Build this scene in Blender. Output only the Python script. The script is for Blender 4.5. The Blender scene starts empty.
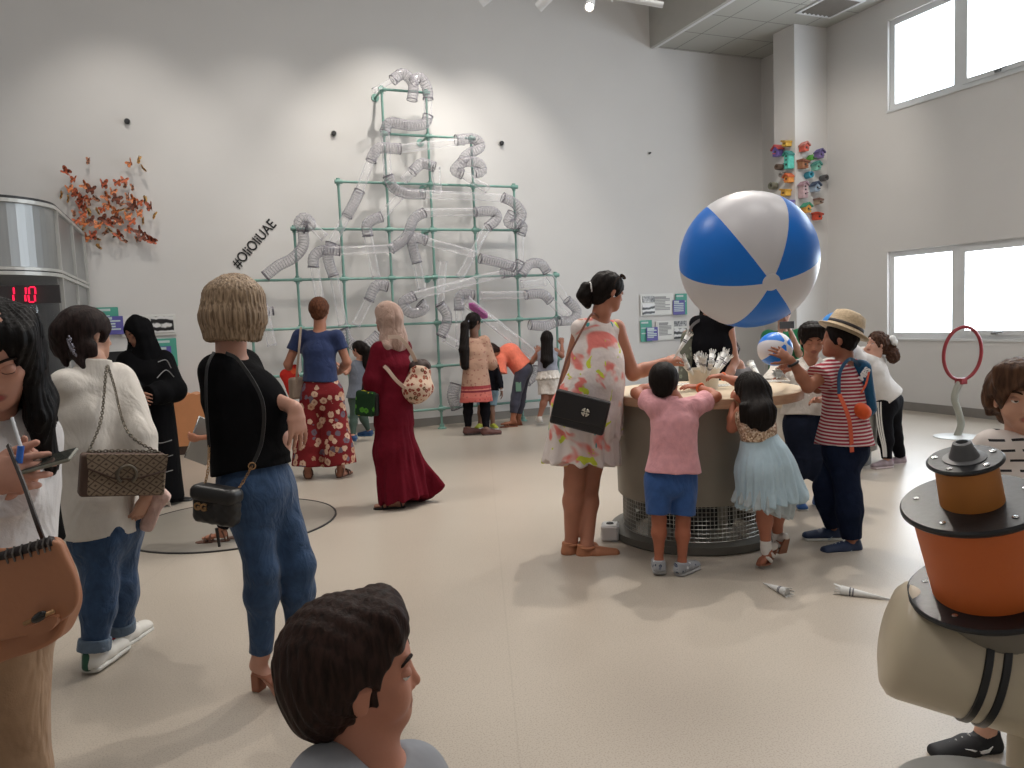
import bpy, math, random
import numpy as np
from mathutils import Vector, Matrix
PI = math.pi
rnd = random.Random(7)
SC = bpy.context.scene
COL = SC.collection
# ------------------------------------------------------------------ camera
F = 769.0; CH = 1.4
def _cam():
    yaw, pit, rol = (math.radians(a) for a in (22.38, 4.92, -2.32))
    f = np.array([math.sin(yaw)*math.cos(pit), math.cos(yaw)*math.cos(pit), -math.sin(pit)])
    r = np.array([math.cos(yaw), -math.sin(yaw), 0.0]); u = np.cross(r, f)
    c, s = math.cos(rol), math.sin(rol)
    return c*r+s*u, -s*r+c*u, f
CR, CU, CF = _cam()
CP = np.array([0, 0, CH])
def ray(px, py): return CR*(px-512)/F - CU*(py-384)/F + CF
def P(px, py, z): return CP + ray(px, py)*z
def floor_at(px, py, h=0.0):
    d = ray(px, py); return CP + d*((h-CH)/d[2])
def zfloor(px, py, h=0.0):
    d = ray(px, py); return (h-CH)/d[2]
def on_y(px, py, Y):
    d = ray(px, py); return CP + d*(Y/d[1])
def on_x(px, py, X):
    d = ray(px, py); return CP + d*(X/d[0])
def V(*a): return np.array(a, float)
def unit(v):
    v = np.asarray(v, float); n = np.linalg.norm(v); return v/n if n > 1e-9 else v
UP = V(0, 0, 1)
HF = unit(V(CF[0], CF[1], 0)); HR = unit(V(CR[0], CR[1], 0))   # away from the viewer, and to the right
# ------------------------------------------------------------------ objects
def tag(o, label=None, cat=None, group=None, kind=None):
    if label: o['label'] = label
    if cat: o['category'] = cat
    if group: o['group'] = group
    if kind: o['kind'] = kind
    return o
def empty(name, loc, label=None, cat=None, group=None):
    o = bpy.data.objects.new(name, None); COL.objects.link(o)
    o.location = Vector([float(v) for v in loc]); o.empty_display_size = .1
    return tag(o, label, cat, group)
def link(name, verts, faces, mat, parent=None, smooth=True, base=None):
    """verts in world space; stored relative to the parent thing (or to base)"""
    v = np.asarray(verts, np.float32).reshape(-1, 3)
    if parent is not None: base = root_loc(parent)
    elif base is None: base = V(0, 0, 0)
    v = v-np.asarray(base, np.float32)
    me = bpy.data.meshes.new(name)
    if isinstance(faces, np.ndarray):
        n = len(faces); me.vertices.add(len(v)); me.vertices.foreach_set('co', v.ravel())
        me.loops.add(n*4); me.loops.foreach_set('vertex_index', faces.astype(np.int32).ravel())
        me.polygons.add(n); me.polygons.foreach_set('loop_start', np.arange(0, n*4, 4, dtype=np.int32))
        me.update(calc_edges=True)
    else:
        me.from_pydata([tuple(map(float, q)) for q in v], [], [tuple(f) for f in faces]); me.update()
    me.polygons.foreach_set('use_smooth', [smooth]*len(me.polygons))
    for m in (mat if isinstance(mat, (list, tuple)) else [mat]): me.materials.append(m)
    o = bpy.data.objects.new(name, me); COL.objects.link(o)
    if parent is None: o.location = Vector([float(x) for x in base])
    else: o.parent = parent
    return o
def root_loc(o):
    l = np.zeros(3)
    while o is not None: l = l+np.array(o.location); o = o.parent
    return l
class MB:
    """collects simple shapes (world space) into one mesh"""
    def __init__(s): s.v = []; s.f = []; s.m = []
    def add(s, v, f, mi=0):
        b = len(s.v); s.v += [tuple(map(float, q)) for q in v]; s.f += [tuple(i+b for i in q) for q in f]; s.m += [mi]*len(f); return s
    def box(s, c, half, R=None, mi=0, bev=0.0):
        c = np.asarray(c, float); hx, hy, hz = half
        R = np.eye(3) if R is None else np.asarray(R, float)
        if bev <= 0:
            v = [c+R@V(x*hx, y*hy, z*hz) for x in (-1, 1) for y in (-1, 1) for z in (-1, 1)]
            return s.add(v, [(0,1,3,2),(4,6,7,5),(0,4,5,1),(2,3,7,6),(0,2,6,4),(1,5,7,3)], mi)
        pts = []; b = min(bev, hx*.99, hy*.99, hz*.99)
        # chamfered box via three nested faces per axis
        idx = {}; vs = []
        for sx in (-1, 1):
            for sy in (-1, 1):
                for sz in (-1, 1):
                    for ax in range(3):
                        p = V(sx*(hx-b), sy*(hy-b), sz*(hz-b)); p[ax] = (sx*hx, sy*hy, sz*hz)[ax]
                        idx[(sx, sy, sz, ax)] = len(vs); vs.append(c+R@p)
        fs = []
        for ax in range(3):
            o1, o2 = [a for a in range(3) if a != ax]
            for sg in (-1, 1):
                q = []
                for a, b2 in ((-1,-1),(1,-1),(1,1),(-1,1)):
                    k = [0, 0, 0]; k[ax] = sg; k[o1] = a; k[o2] = b2; q.append(idx[(*k, ax)])
                fs.append(q)
            for a in (-1, 1):
                for b2 in (-1, 1):
                    k0 = [0,0,0]; k1 = [0,0,0]; k0[ax] = -1; k1[ax] = 1
                    for k in (k0, k1): k[o1] = a; k[o2] = b2
                    fs.append([idx[(*k0, o1)], idx[(*k1, o1)], idx[(*k1, o2)], idx[(*k0, o2)]])
        for sx in (-1, 1):
            for sy in (-1, 1):
                for sz in (-1, 1): fs.append([idx[(sx, sy, sz, a)] for a in range(3)])
        return s.add(vs, fs, mi)
    def tube(s, pts, r, n=10, mi=0, cap=True, closed=False):
        pts = [np.asarray(p, float) for p in pts]; N = len(pts)
        rs = list(r) if isinstance(r, (list, tuple, np.ndarray)) else [r]*N
        T = []
        for i in range(N):
            a = pts[(i-1) % N if closed else max(i-1, 0)]; b = pts[(i+1) % N if closed else min(i+1, N-1)]; T.append(unit(b-a))
        ref = V(0, 0, 1) if abs(T[0][2]) < .9 else V(1, 0, 0)
        x = unit(np.cross(T[0], ref)); v = []; 
        for i in range(N):
            x = unit(x-T[i]*np.dot(x, T[i])); y = np.cross(T[i], x)
            for k in range(n): a = 2*PI*k/n; v.append(pts[i]+rs[i]*(math.cos(a)*x+math.sin(a)*y))
        f = []
        for i in range(N if closed else N-1):
            j = (i+1) % N
            for k in range(n): k2 = (k+1) % n; f.append((i*n+k, i*n+k2, j*n+k2, j*n+k))
        if cap and not closed: f.append(tuple(range(n))[::-1]); f.append(tuple((N-1)*n+k for k in range(n)))
        return s.add(v, f, mi)
    def lathe(s, c, prof, n=32, axis=UP, mi=0, a0=0.0, a1=2*PI, close=False, ref=None):
        """prof: list of (radius, height along axis)"""
        ax = unit(axis); ref = (V(1, 0, 0) if abs(ax[0]) < .9 else V(0, 1, 0)) if ref is None else ref
        x = unit(ref-ax*np.dot(ref, ax)); y = np.cross(ax, x); full = abs(a1-a0-2*PI) < 1e-6
        m = n if full else n+1; v = []
        for r, h in prof:
            for k in range(m): a = a0+(a1-a0)*k/n; v.append(np.asarray(c)+ax*h+r*(math.cos(a)*x+math.sin(a)*y))
        f = []; L = len(prof)
        for i in range(L if close else L-1):
            j = (i+1) % L
            for k in range(n): k2 = (k+1) % m; f.append((i*m+k, i*m+k2, j*m+k2, j*m+k))
        if not close and full:
            if prof[0][0] > 1e-6: f.append(tuple(range(m))[::-1])
            if prof[-1][0] > 1e-6: f.append(tuple((L-1)*m+k for k in range(m)))
        return s.add(v, f, mi)
    def prism(s, poly, d, mi=0):
        """poly: 3-D points of a planar outline, d: extrusion vector"""
        n = len(poly); poly = [np.asarray(p, float) for p in poly]; d = np.asarray(d, float)
        v = poly+[p+d for p in poly]
        f = [tuple(range(n))[::-1], tuple(range(n, 2*n))]+[(i, (i+1) % n, n+(i+1) % n, n+i) for i in range(n)]
        return s.add(v, f, mi)
    def ball(s, c, r, n=12, mi=0, R=None):
        r = r if hasattr(r, '__len__') else (r, r, r); R = np.eye(3) if R is None else R
        v = []; f = []; m = n//2
        for i in range(m+1):
            for k in range(n):
                t = PI*i/m; a = 2*PI*k/n; v.append(np.asarray(c)+R@V(r[0]*math.sin(t)*math.cos(a), r[1]*math.sin(t)*math.sin(a), r[2]*math.cos(t)))
        for i in range(m):
            for k in range(n): k2 = (k+1) % n; f.append((i*n+k, (i+1)*n+k, (i+1)*n+k2, i*n+k2))
        return s.add(v, f, mi)
    def build(s, name, mat, parent=None, smooth=False, base=None, label=None, cat=None, group=None, kind=None, auto=False):
        if parent is None and base is None and s.v:
            a = np.array(s.v); base = V((a[:,0].min()+a[:,0].max())/2, (a[:,1].min()+a[:,1].max())/2, a[:,2].min())
        o = link(name, s.v, s.f, mat, parent, smooth or auto, base)
        if any(s.m): o.data.polygons.foreach_set('material_index', s.m)
        if auto:
            try: o.data.set_sharp_from_angle(angle=math.radians(38))
            except Exception: pass
        return tag(o, label, cat, group, kind)
def frame(f, u=UP):
    """columns right, forward, up"""
    f = unit(f); r = unit(np.cross(f, u)); u2 = np.cross(r, f)
    return np.stack([r, f, u2], 1)
def spline(pts, n=8, closed=False):
    pts = [np.asarray(p, float) for p in pts]; N = len(pts); out = []
    for i in range(N if closed else N-1):
        if closed: p0, p1, p2, p3 = pts[(i-1) % N], pts[i], pts[(i+1) % N], pts[(i+2) % N]
        else: p0, p1, p2, p3 = pts[max(i-1, 0)], pts[i], pts[i+1], pts[min(i+2, N-1)]
        for k in range(n):
            t = k/n; out.append(.5*((2*p1)+(-p0+p2)*t+(2*p0-5*p1+4*p2-p3)*t*t+(-p0+3*p1-3*p2+p3)*t**3))
    if not closed: out.append(pts[-1])
    return out
# ------------------------------------------------------------------ materials
_M = {}
def lin(c):
    """sRGB 0-255 -> linear"""
    return tuple(((x/255)/12.92 if x/255 <= .04045 else ((x/255+.055)/1.055)**2.4) for x in c[:3])+(1.0,)
class NT:
    def __init__(s, name):
        s.m = bpy.data.materials.new(name); s.m.use_nodes = True; s.t = s.m.node_tree; s.n = s.t.nodes
        s.b = next(n for n in s.n if n.type == 'BSDF_PRINCIPLED'); s.out = next(n for n in s.n if n.type == 'OUTPUT_MATERIAL')
    def new(s, typ, **kw):
        n = s.n.new(typ)
        for k, v in kw.items():
            if hasattr(n, k) and not k[0].isupper(): setattr(n, k, v)
            else: n.inputs[k.replace('_', ' ')].default_value = v
        return n
    def l(s, a, b): s.t.links.new(a, b)
    def co(s, sc=(1, 1, 1), rot=(0, 0, 0), kind='Object'):
        tc = s.new('ShaderNodeTexCoord'); mp = s.new('ShaderNodeMapping'); mp.inputs['Scale'].default_value = sc; mp.inputs['Rotation'].default_value = rot
        s.l(tc.outputs[kind], mp.inputs[0]); return mp.outputs[0]
    def ramp(s, fac, stops, interp='LINEAR'):
        r = s.new('ShaderNodeValToRGB'); r.color_ramp.interpolation = interp; e = r.color_ramp.elements
        while len(e) > 1: e.remove(e[-1])
        e[0].position = stops[0][0]; e[0].color = stops[0][1]
        for p, c in stops[1:]: q = e.new(p); q.color = c
        s.l(fac, r.inputs[0]); return r.outputs[0]
    def mix(s, fac, a, b):
        m = s.new('ShaderNodeMix', data_type='RGBA')
        for i, v in ((0, fac), (6, a), (7, b)):
            if hasattr(v, 'is_output'): s.l(v, m.inputs[i])
            else: m.inputs[i].default_value = v
        return m.outputs[2]
    def math(s, op, a, b=0.0):
        m = s.new('ShaderNodeMath', operation=op)
        for i, v in ((0, a), (1, b)):
            if hasattr(v, 'is_output'): s.l(v, m.inputs[i])
            else: m.inputs[i].default_value = v
        return m.outputs[0]
    def noise(s, co, sc, det=3, dist=0.0):
        n = s.new('ShaderNodeTexNoise'); n.inputs['Scale'].default_value = sc; n.inputs['Detail'].default_value = det; n.inputs['Distortion'].default_value = dist
        s.l(co, n.inputs['Vector']); return n.outputs['Fac']
    def bump(s, h, st=.2, dist=.01):
        b = s.new('ShaderNodeBump'); b.inputs['Strength'].default_value = st; b.inputs['Distance'].default_value = dist
        s.l(h, b.inputs['Height']); s.l(b.outputs[0], s.b.inputs['Normal']); return b
    def base(s, c):
        if hasattr(c, 'is_output'): s.l(c, s.b.inputs['Base Color'])
        else: s.b.inputs['Base Color'].default_value = c
    def set(s, **kw):
        for k, v in kw.items(): s.b.inputs[k.replace('_', ' ')].default_value = v
def plain(name, rgb, rough=.5, metal=0.0, var=.06, nsc=8.0, bump=0.0, spec=.5, bsc=60.0, sheen=0.0, sc=(1, 1, 1)):
    if name in _M: return _M[name]
    t = NT(name); c = lin(rgb); co = t.co(sc)
    n = t.noise(co, nsc)
    dk = tuple(x*(1-var) for x in c[:3])+(1,); lt = tuple(min(1, x*(1+var)) for x in c[:3])+(1,)
    t.base(t.ramp(n, [(.3, dk), (.7, lt)]))
    t.set(Roughness=rough, Metallic=metal, Specular_IOR_Level=spec)
    if sheen: t.set(Sheen_Weight=sheen)
    if bump: t.bump(t.noise(co, bsc, 4), bump, .01)
    _M[name] = t.m; return t.m
def cloth(name, rgb, rough=.85, fold=.35, fsc=9.0, weave=.15, var=.08, sc=(1, 1, .6)):
    """fabric: soft folds plus fine weave"""
    if name in _M: return _M[name]
    t = NT(name); c = lin(rgb); co = t.co(sc); co1 = t.co()
    a = t.noise(co, fsc, 3, .6); b = t.noise(co1, 260, 2)
    h = t.math('ADD', a, t.math('MULTIPLY', b, weave*.1))
    dk = tuple(x*(1-var) for x in c[:3])+(1,); lt = tuple(min(1, x*(1+var)) for x in c[:3])+(1,)
    t.base(t.ramp(t.noise(co1, 30, 4), [(.3, dk), (.7, lt)]))
    t.set(Roughness=rough, Specular_IOR_Level=.2 if sum(rgb) > 150 else .08, Sheen_Weight=.15 if sum(rgb) > 150 else 0)
    t.bump(h, fold, .05); _M[name] = t.m; return t.m
def skin(name, rgb):
    if name in _M: return _M[name]
    rgb = (rgb[0]+4, rgb[1]+7, rgb[2]+8); t = NT(name); at = t.new('ShaderNodeAttribute', attribute_name='tint')
    c = lin(rgb); n = t.noise(t.co(), 14, 4)
    bc = t.ramp(n, [(.3, tuple(x*.92 for x in c[:3])+(1,)), (.7, tuple(min(1, x*1.06) for x in c[:3])+(1,))])
    t.base(t.mix(at.outputs['Alpha'], bc, at.outputs['Color']))
    t.set(Roughness=.5, Specular_IOR_Level=.35, Subsurface_Weight=.03, Subsurface_Scale=.01)
    t.b.inputs['Subsurface Radius'].default_value = (1, .35, .2)
    t.bump(t.noise(t.co(), 220, 2), .06, .003); _M[name] = t.m; return t.m
def hairmat(name, rgb, rgb2=None, sc=(1, 1, .08), rough=.6, freq=110.0, st=.5):
    if name in _M: return _M[name]
    t = NT(name); c = lin(rgb); c2 = lin(rgb2) if rgb2 else tuple(x*.55 for x in c[:3])+(1,)
    n = t.noise(t.co(sc), freq, 5, .3)
    t.base(t.ramp(n, [(.32, c2), (.62, c)])); t.set(Roughness=max(rough, .45), Specular_IOR_Level=.12)
    t.bump(n, st, .006); _M[name] = t.m; return t.m
def emis(name, rgb, st):
    if name in _M: return _M[name]
    t = NT(name); t.base((0, 0, 0, 1)); t.b.inputs['Emission Color'].default_value = lin(rgb); t.set(Emission_Strength=st)
    _M[name] = t.m; return t.m
def clear(name, op=.12, edge=.55, rgb=(225, 225, 228), rough=.08):
    """clear plastic: see-through with denser edges and a gloss"""
    if name in _M: return _M[name]
    t = NT(name); tr = t.new('ShaderNodeBsdfTransparent'); lw = t.new('ShaderNodeLayerWeight'); lw.inputs['Blend'].default_value = .35
    mx = t.new('ShaderNodeMixShader'); f = t.math('ADD', t.math('MULTIPLY', lw.outputs['Facing'], edge), op)
    t.base(lin(rgb)); t.set(Roughness=rough, Specular_IOR_Level=.7)
    t.l(f, mx.inputs[0]); t.l(tr.outputs[0], mx.inputs[1]); t.l(t.b.outputs[0], mx.inputs[2]); t.l(mx.outputs[0], t.out.inputs[0])
    _M[name] = t.m; return t.m
# ------------------------------------------------------------------ implicit surfaces
def smin(a, b, k):
    if k <= 0: return np.minimum(a, b)
    h = np.maximum(k-np.abs(a-b), 0)/k; return np.minimum(a, b)-h*h*k*.25
def nets(D, org, h):
    S = D < 0
    c = np.zeros(tuple(n-1 for n in D.shape), np.int8)
    C8 = [(i, j, k) for i in (0, 1) for j in (0, 1) for k in (0, 1)]
    sl = lambda o: tuple(slice(o[a], D.shape[a]-1+o[a]) for a in range(3))
    for o in C8: c += S[sl(o)]
    I, J, K = np.nonzero((c > 0) & (c < 8))
    if len(I) == 0: return np.zeros((0, 3)), np.zeros((0, 4), int)
    vals = {o: D[I+o[0], J+o[1], K+o[2]] for o in C8}
    acc = np.zeros((len(I), 3)); cnt = np.zeros(len(I))
    for o in C8:
        for ax in range(3):
            if o[ax]: continue
            q = list(o); q[ax] = 1; q = tuple(q); a, b = vals[o], vals[q]; m = (a < 0) != (b < 0)
            t = np.where(m, a/np.where(m, a-b, 1), 0); p = np.array(o, float)[None].repeat(len(I), 0); p[:, ax] += t
            acc += p*m[:, None]; cnt += m
    v = np.stack([I, J, K], 1)+acc/cnt[:, None]; v = v*h+org
    idx = np.full(c.shape, -1, np.int32); idx[I, J, K] = np.arange(len(I)); F_ = []
    for ax in range(3):
        a, b = [(1, 2), (2, 0), (0, 1)][ax]
        s0 = [slice(None)]*3; s1 = [slice(None)]*3; s0[ax] = slice(0, -1); s1[ax] = slice(1, None)
        A_ = S[tuple(s0)]; B_ = S[tuple(s1)]; E = np.nonzero(A_ != B_); e = np.stack(E, 1)
        ok = (e[:, a] > 0) & (e[:, b] > 0) & (e[:, a] < D.shape[a]-1) & (e[:, b] < D.shape[b]-1); e = e[ok]
        flip = A_[e[:, 0], e[:, 1], e[:, 2]]
        def g(da, db):
            q = e.copy(); q[:, a] += da; q[:, b] += db; return idx[q[:, 0], q[:, 1], q[:, 2]]
        q = np.stack([g(-1, -1), g(0, -1), g(0, 0), g(-1, 0)], 1)
        q[~flip] = q[~flip][:, ::-1]; F_.append(q)
    return v, np.concatenate(F_)
class SDF:
    def __init__(s, h=.006): s.h = h; s.ops = []; s.warp = None; s.cuts = []
    def _put(s, fn, lo, hi, k, mode): s.ops.append((fn, np.asarray(lo, float), np.asarray(hi, float), k, mode)); return s
    def cap(s, a, b, ra, rb=None, k=.02, mode='u', flat=False, flata=False):
        a = np.asarray(a, float); b = np.asarray(b, float); rb = ra if rb is None else rb
        ab = b-a; L2 = max(float(ab@ab), 1e-9); ax = unit(ab)
        def fn(x, y, z):
            t = np.clip(((x-a[0])*ab[0]+(y-a[1])*ab[1]+(z-a[2])*ab[2])/L2, 0, 1); r = ra+(rb-ra)*t
            d = np.sqrt((x-a[0]-t*ab[0])**2+(y-a[1]-t*ab[1])**2+(z-a[2]-t*ab[2])**2)-r
            if flat: d = np.maximum(d, (x-b[0])*ax[0]+(y-b[1])*ax[1]+(z-b[2])*ax[2])
            if flata: d = np.maximum(d, -((x-a[0])*ax[0]+(y-a[1])*ax[1]+(z-a[2])*ax[2]))
            return d
        m = max(ra, rb); return s._put(fn, np.minimum(a, b)-m, np.maximum(a, b)+m, k, mode)
    def ell(s, a, b, wa, wb, side, k=.03, mode='u', flat=False, flata=False):
        """tapered segment with elliptical section; wa = (half width along side, half depth)"""
        a = np.asarray(a, float); b = np.asarray(b, float); ab = b-a; L2 = max(float(ab@ab), 1e-9); ax = unit(ab)
        sd = unit(np.asarray(side, float)-ax*np.dot(side, ax)); fr = np.cross(ax, sd)
        def fn(x, y, z):
            X = x-a[0]; Y = y-a[1]; Z = z-a[2]
            t = np.clip((X*ab[0]+Y*ab[1]+Z*ab[2])/L2, 0, 1)
            X = X-t*ab[0]; Y = Y-t*ab[1]; Z = Z-t*ab[2]
            rw = wa[0]+(wb[0]-wa[0])*t; rd = wa[1]+(wb[1]-wa[1])*t; rm = np.minimum(rw, rd)
            u = X*sd[0]+Y*sd[1]+Z*sd[2]; v = X*fr[0]+Y*fr[1]+Z*fr[2]; w = X*ax[0]+Y*ax[1]+Z*ax[2]
            k0 = np.sqrt((u/rw)**2+(v/rd)**2+(w/rm)**2); k1 = np.sqrt((u/rw**2)**2+(v/rd**2)**2+(w/rm**2)**2)+1e-6
            d = np.where(k0 < .3, (k0-1)*rm, k0*(k0-1)/k1)
            if flat: d = np.maximum(d, (x-b[0])*ax[0]+(y-b[1])*ax[1]+(z-b[2])*ax[2])
            if flata: d = np.maximum(d, -((x-a[0])*ax[0]+(y-a[1])*ax[1]+(z-a[2])*ax[2]))
            return d
        m = max(*wa, *wb); return s._put(fn, np.minimum(a, b)-m, np.maximum(a, b)+m, k, mode)
    def ball(s, c, r, R=None, k=.02, mode='u'):
        c = np.asarray(c, float); r = np.array(r if hasattr(r, '__len__') else (r, r, r), float); R = np.eye(3) if R is None else R
        def fn(x, y, z):
            X = x-c[0]; Y = y-c[1]; Z = z-c[2]; u = [X*R[0, i]+Y*R[1, i]+Z*R[2, i] for i in range(3)]
            k0 = np.sqrt(sum((u[i]/r[i])**2 for i in range(3))); k1 = np.sqrt(sum((u[i]/r[i]**2)**2 for i in range(3)))+1e-6
            return np.where(k0 < .3, (k0-1)*r.min(), k0*(k0-1)/k1)
        m = r.max(); return s._put(fn, c-m, c+m, k, mode)
    def box(s, c, hf, R=None, rd=.01, k=.0, mode='u'):
        c = np.asarray(c, float); hf = np.asarray(hf, float); R = np.eye(3) if R is None else R
        def fn(x, y, z):
            X = x-c[0]; Y = y-c[1]; Z = z-c[2]; q = [np.abs(X*R[0, i]+Y*R[1, i]+Z*R[2, i])-hf[i]+rd for i in range(3)]
            o = np.sqrt(sum(np.maximum(w, 0)**2 for w in q)); return o+np.minimum(np.maximum(np.maximum(q[0], q[1]), q[2]), 0)-rd
        m = np.linalg.norm(hf); return s._put(fn, c-m, c+m, k, mode)
    def chain(s, pts, rs, k=.02):
        for i in range(len(pts)-1): s.cap(pts[i], pts[i+1], rs[i], rs[i+1], k)
        return s
    def cut(s, p0, n): s.cuts.append((np.asarray(p0, float), unit(n))); return s   # removes the side n points to
    def mesh(s):
        h = s.h; adds = [o for o in s.ops if o[4] == 'u']
        lo = np.min([o[1] for o in adds], 0)-3*h-.01; hi = np.max([o[2] for o in adds], 0)+3*h+.01
        n = np.ceil((hi-lo)/h).astype(int)+1
        D = np.full(tuple(n), 9.0, np.float32); ax = [lo[i]+h*np.arange(n[i]) for i in range(3)]
        ax = [a.astype(np.float32) for a in ax]
        for fn, l, g, k, mode in s.ops:
            m = 3*h+k
            i0 = np.clip(np.floor((l-m-lo)/h).astype(int), 0, n-1); i1 = np.clip(np.ceil((g+m-lo)/h).astype(int)+1, 1, n)
            if (i1 <= i0).any(): continue
            sl = tuple(slice(i0[q], i1[q]) for q in range(3))
            d = fn(ax[0][sl[0]][:, None, None], ax[1][sl[1]][None, :, None], ax[2][sl[2]][None, None, :])
            if mode == 'u': D[sl] = smin(D[sl], d, k)
            else: D[sl] = -smin(-D[sl], d, k)
        for p0, nn in s.cuts:
            D = np.maximum(D, (ax[0][:, None, None]-p0[0])*nn[0]+(ax[1][None, :, None]-p0[1])*nn[1]+(ax[2][None, None, :]-p0[2])*nn[2])
        if s.warp is not None:
            I = np.nonzero(np.abs(D) < 4*h+.012); D[I] += s.warp(ax[0][I[0]], ax[1][I[1]], ax[2][I[2]])
        return nets(D, lo, h)
    def build(s, name, mat, parent, tints=None, label=None):
        v, f = s.mesh(); o = link(name, v, f, mat, parent)
        if label: o['label'] = label
        if tints is None and not isinstance(mat, list) and mat.name.startswith('skin '): tints = []
        if tints is not None:
            a = np.zeros((len(v), 4), np.float32)
            for c, r, rgb, soft in tints:
                r = np.asarray(r, float); cc, R = c
                q = (v-cc)@R; d = np.sqrt(((q/r)**2).sum(1)); w = np.clip((1-d)/soft, 0, 1)[:, None]
                a = a*(1-w)+np.array(lin(rgb), np.float32)[None]*w
            at = o.data.color_attributes.new('tint', 'FLOAT_COLOR', 'POINT'); at.data.foreach_set('color', a.astype(np.float32).ravel())
        return o
def folds(amp, sc=12.0, seed=0, zs=.5):
    r = random.Random(seed); ws = [(V(r.gauss(0, 1), r.gauss(0, 1), r.gauss(0, 1)*zs)*sc*r.uniform(.6, 2.2), r.uniform(0, 6)) for _ in range(6)]
    def fn(x, y, z):
        d = 0
        for w, p in ws: d = d+np.sin(x*w[0]+y*w[1]+z*w[2]+p+1.5*np.sin((x+y)*sc*.7+z*sc*.3+p))
        return d*(amp/3)
    return fn
def strands(amp, c, freq=40, wob=8):
    """hair grooves running down around a vertical axis through c"""
    def fn(x, y, z):
        a = np.arctan2(y-c[1], x-c[0]); return amp*(np.sin(a*freq+np.sin(z*wob)*1.5)+.6*np.sin(a*freq*2.3+z*wob*.7))
    return fn
def strands3(amp, dirv, freq=300):
    """grooves running along a direction"""
    d = unit(dirv); a = unit(np.cross(d, V(.3, .5, .8))); b = np.cross(d, a)
    def fn(x, y, z):
        u = x*a[0]+y*a[1]+z*a[2]; v = x*b[0]+y*b[1]+z*b[2]; w = x*d[0]+y*d[1]+z*d[2]
        return amp*(np.sin(u*freq+2*np.sin(w*14))+np.sin(v*freq*.8+2*np.sin(w*11+1)))*.6
    return fn
# ================================================================== materials of the place
YB, XR, XL, YF, ZS, ZC = 9.9, 8.5, -4.9, -2.6, 5.26, 6.4
wall_m = plain('wall paint', (208, 206, 204), .75, var=.015, nsc=1.5, bump=.03, bsc=300, spec=.25)
base_m = plain('grey skirting', (128, 124, 119), .5, var=.03)
white_m = plain('white frame', (214, 216, 217), .4, var=.02)
ceil_m = plain('ceiling paint', (178, 177, 172), .8, var=.02)
dark_m = plain('dark metal', (38, 38, 40), .45, var=.1)
chrome_m = plain('chrome', (190, 190, 190), .25, 1.0, var=.03)
steel_m = plain('brushed steel', (158, 160, 160), .38, .75, var=.05, nsc=30, sc=(1, 1, .05))
gasket_m = plain('steel trim', (196, 196, 192), .4, .4, var=.03)
green_m = plain('sea green pipe', (116, 156, 146), .4, var=.08, nsc=20)
black_m = plain('black ink', (16, 16, 18), .6, var=.1)
def floor_mat():
    t = NT('floor vinyl'); co = t.co()
    sp = t.noise(co, 170, 2); bg = t.noise(co, .8, 3)
    c = t.ramp(bg, [(.3, lin((172, 162, 150))), (.7, lin((181, 171, 158)))])
    sk = t.ramp(sp, [(.35, lin((158, 150, 142))), (.5, (1, 1, 1, 1))]); m = t.mix(.22, c, sk)
    mm = t.new('ShaderNodeMix', data_type='RGBA', blend_type='MULTIPLY'); mm.inputs[0].default_value = .35; t.l(c, mm.inputs[6]); t.l(sk, mm.inputs[7])
    # welded sheet joints
    sx = t.new('ShaderNodeSeparateXYZ'); t.l(t.co(rot=(0, 0, .35)), sx.inputs[0])
    w = t.math('PINGPONG', t.math('ADD', sx.outputs[0], .4), 1.0); ln = t.math('LESS_THAN', w, .0035)
    t.base(t.mix(t.math('MULTIPLY', ln, .12), mm.outputs[2], lin((120, 108, 96))))
    t.set(Roughness=.33, Specular_IOR_Level=.42)
    t.bump(t.noise(co, 60, 3), .02, .01); return t.m
floor_m = floor_mat()
# ================================================================== shell
def shell(name, boxes, m):
    b = MB()
    for x0, x1, y0, y1, z0, z1 in boxes: b.box(((x0+x1)/2, (y0+y1)/2, (z0+z1)/2), ((x1-x0)/2, (y1-y0)/2, (z1-z0)/2))
    return b.build(name, m, kind='structure')
shell('floor', [(XL-.2, XR+.3, YF-.2, YB+.3, -.2, 0)], floor_m)
shell('wall_back', [(XL-.2, XR+.3, YB, YB+.25, 0, ZC+.2)], wall_m)
shell('wall_left', [(XL-.25, XL, YF-.2, YB, 0, ZC+.2)], wall_m)
shell('wall_front', [(XL, XR, YF-.25, YF, 0, ZC+.2)], wall_m)
X6 = on_y(652.7, 47, YB)[0]
shell('ceiling', [(XL, X6, YF, YB, ZC, ZC+.15)], ceil_m)
# lower ceiling of tiles along the windows, with its bulkhead
def tile_mat():
    t = NT('ceiling tiles'); co = t.co(); s = t.new('ShaderNodeSeparateXYZ'); t.l(co, s.inputs[0])
    a = t.math('LESS_THAN', t.math('PINGPONG', s.outputs[0], .31), .008); b = t.math('LESS_THAN', t.math('PINGPONG', s.outputs[1], .31), .008)
    ln = t.math('MAXIMUM', a, b); t.base(t.mix(ln, lin((176, 176, 170)), lin((128, 128, 124)))); t.set(Roughness=.8); return t.m
o = shell('ceiling_soffit', [(X6, XR, YF, YB, ZS, ZS+.06)], tile_mat())
shell('trim_1', [(X6-.05, X6, YF, YB, ZS-.02, ZC)], ceil_m)
shell('trim_2', [(X6, X6+.05, YF, YB, ZS-.02, ZS)], white_m)
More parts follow.
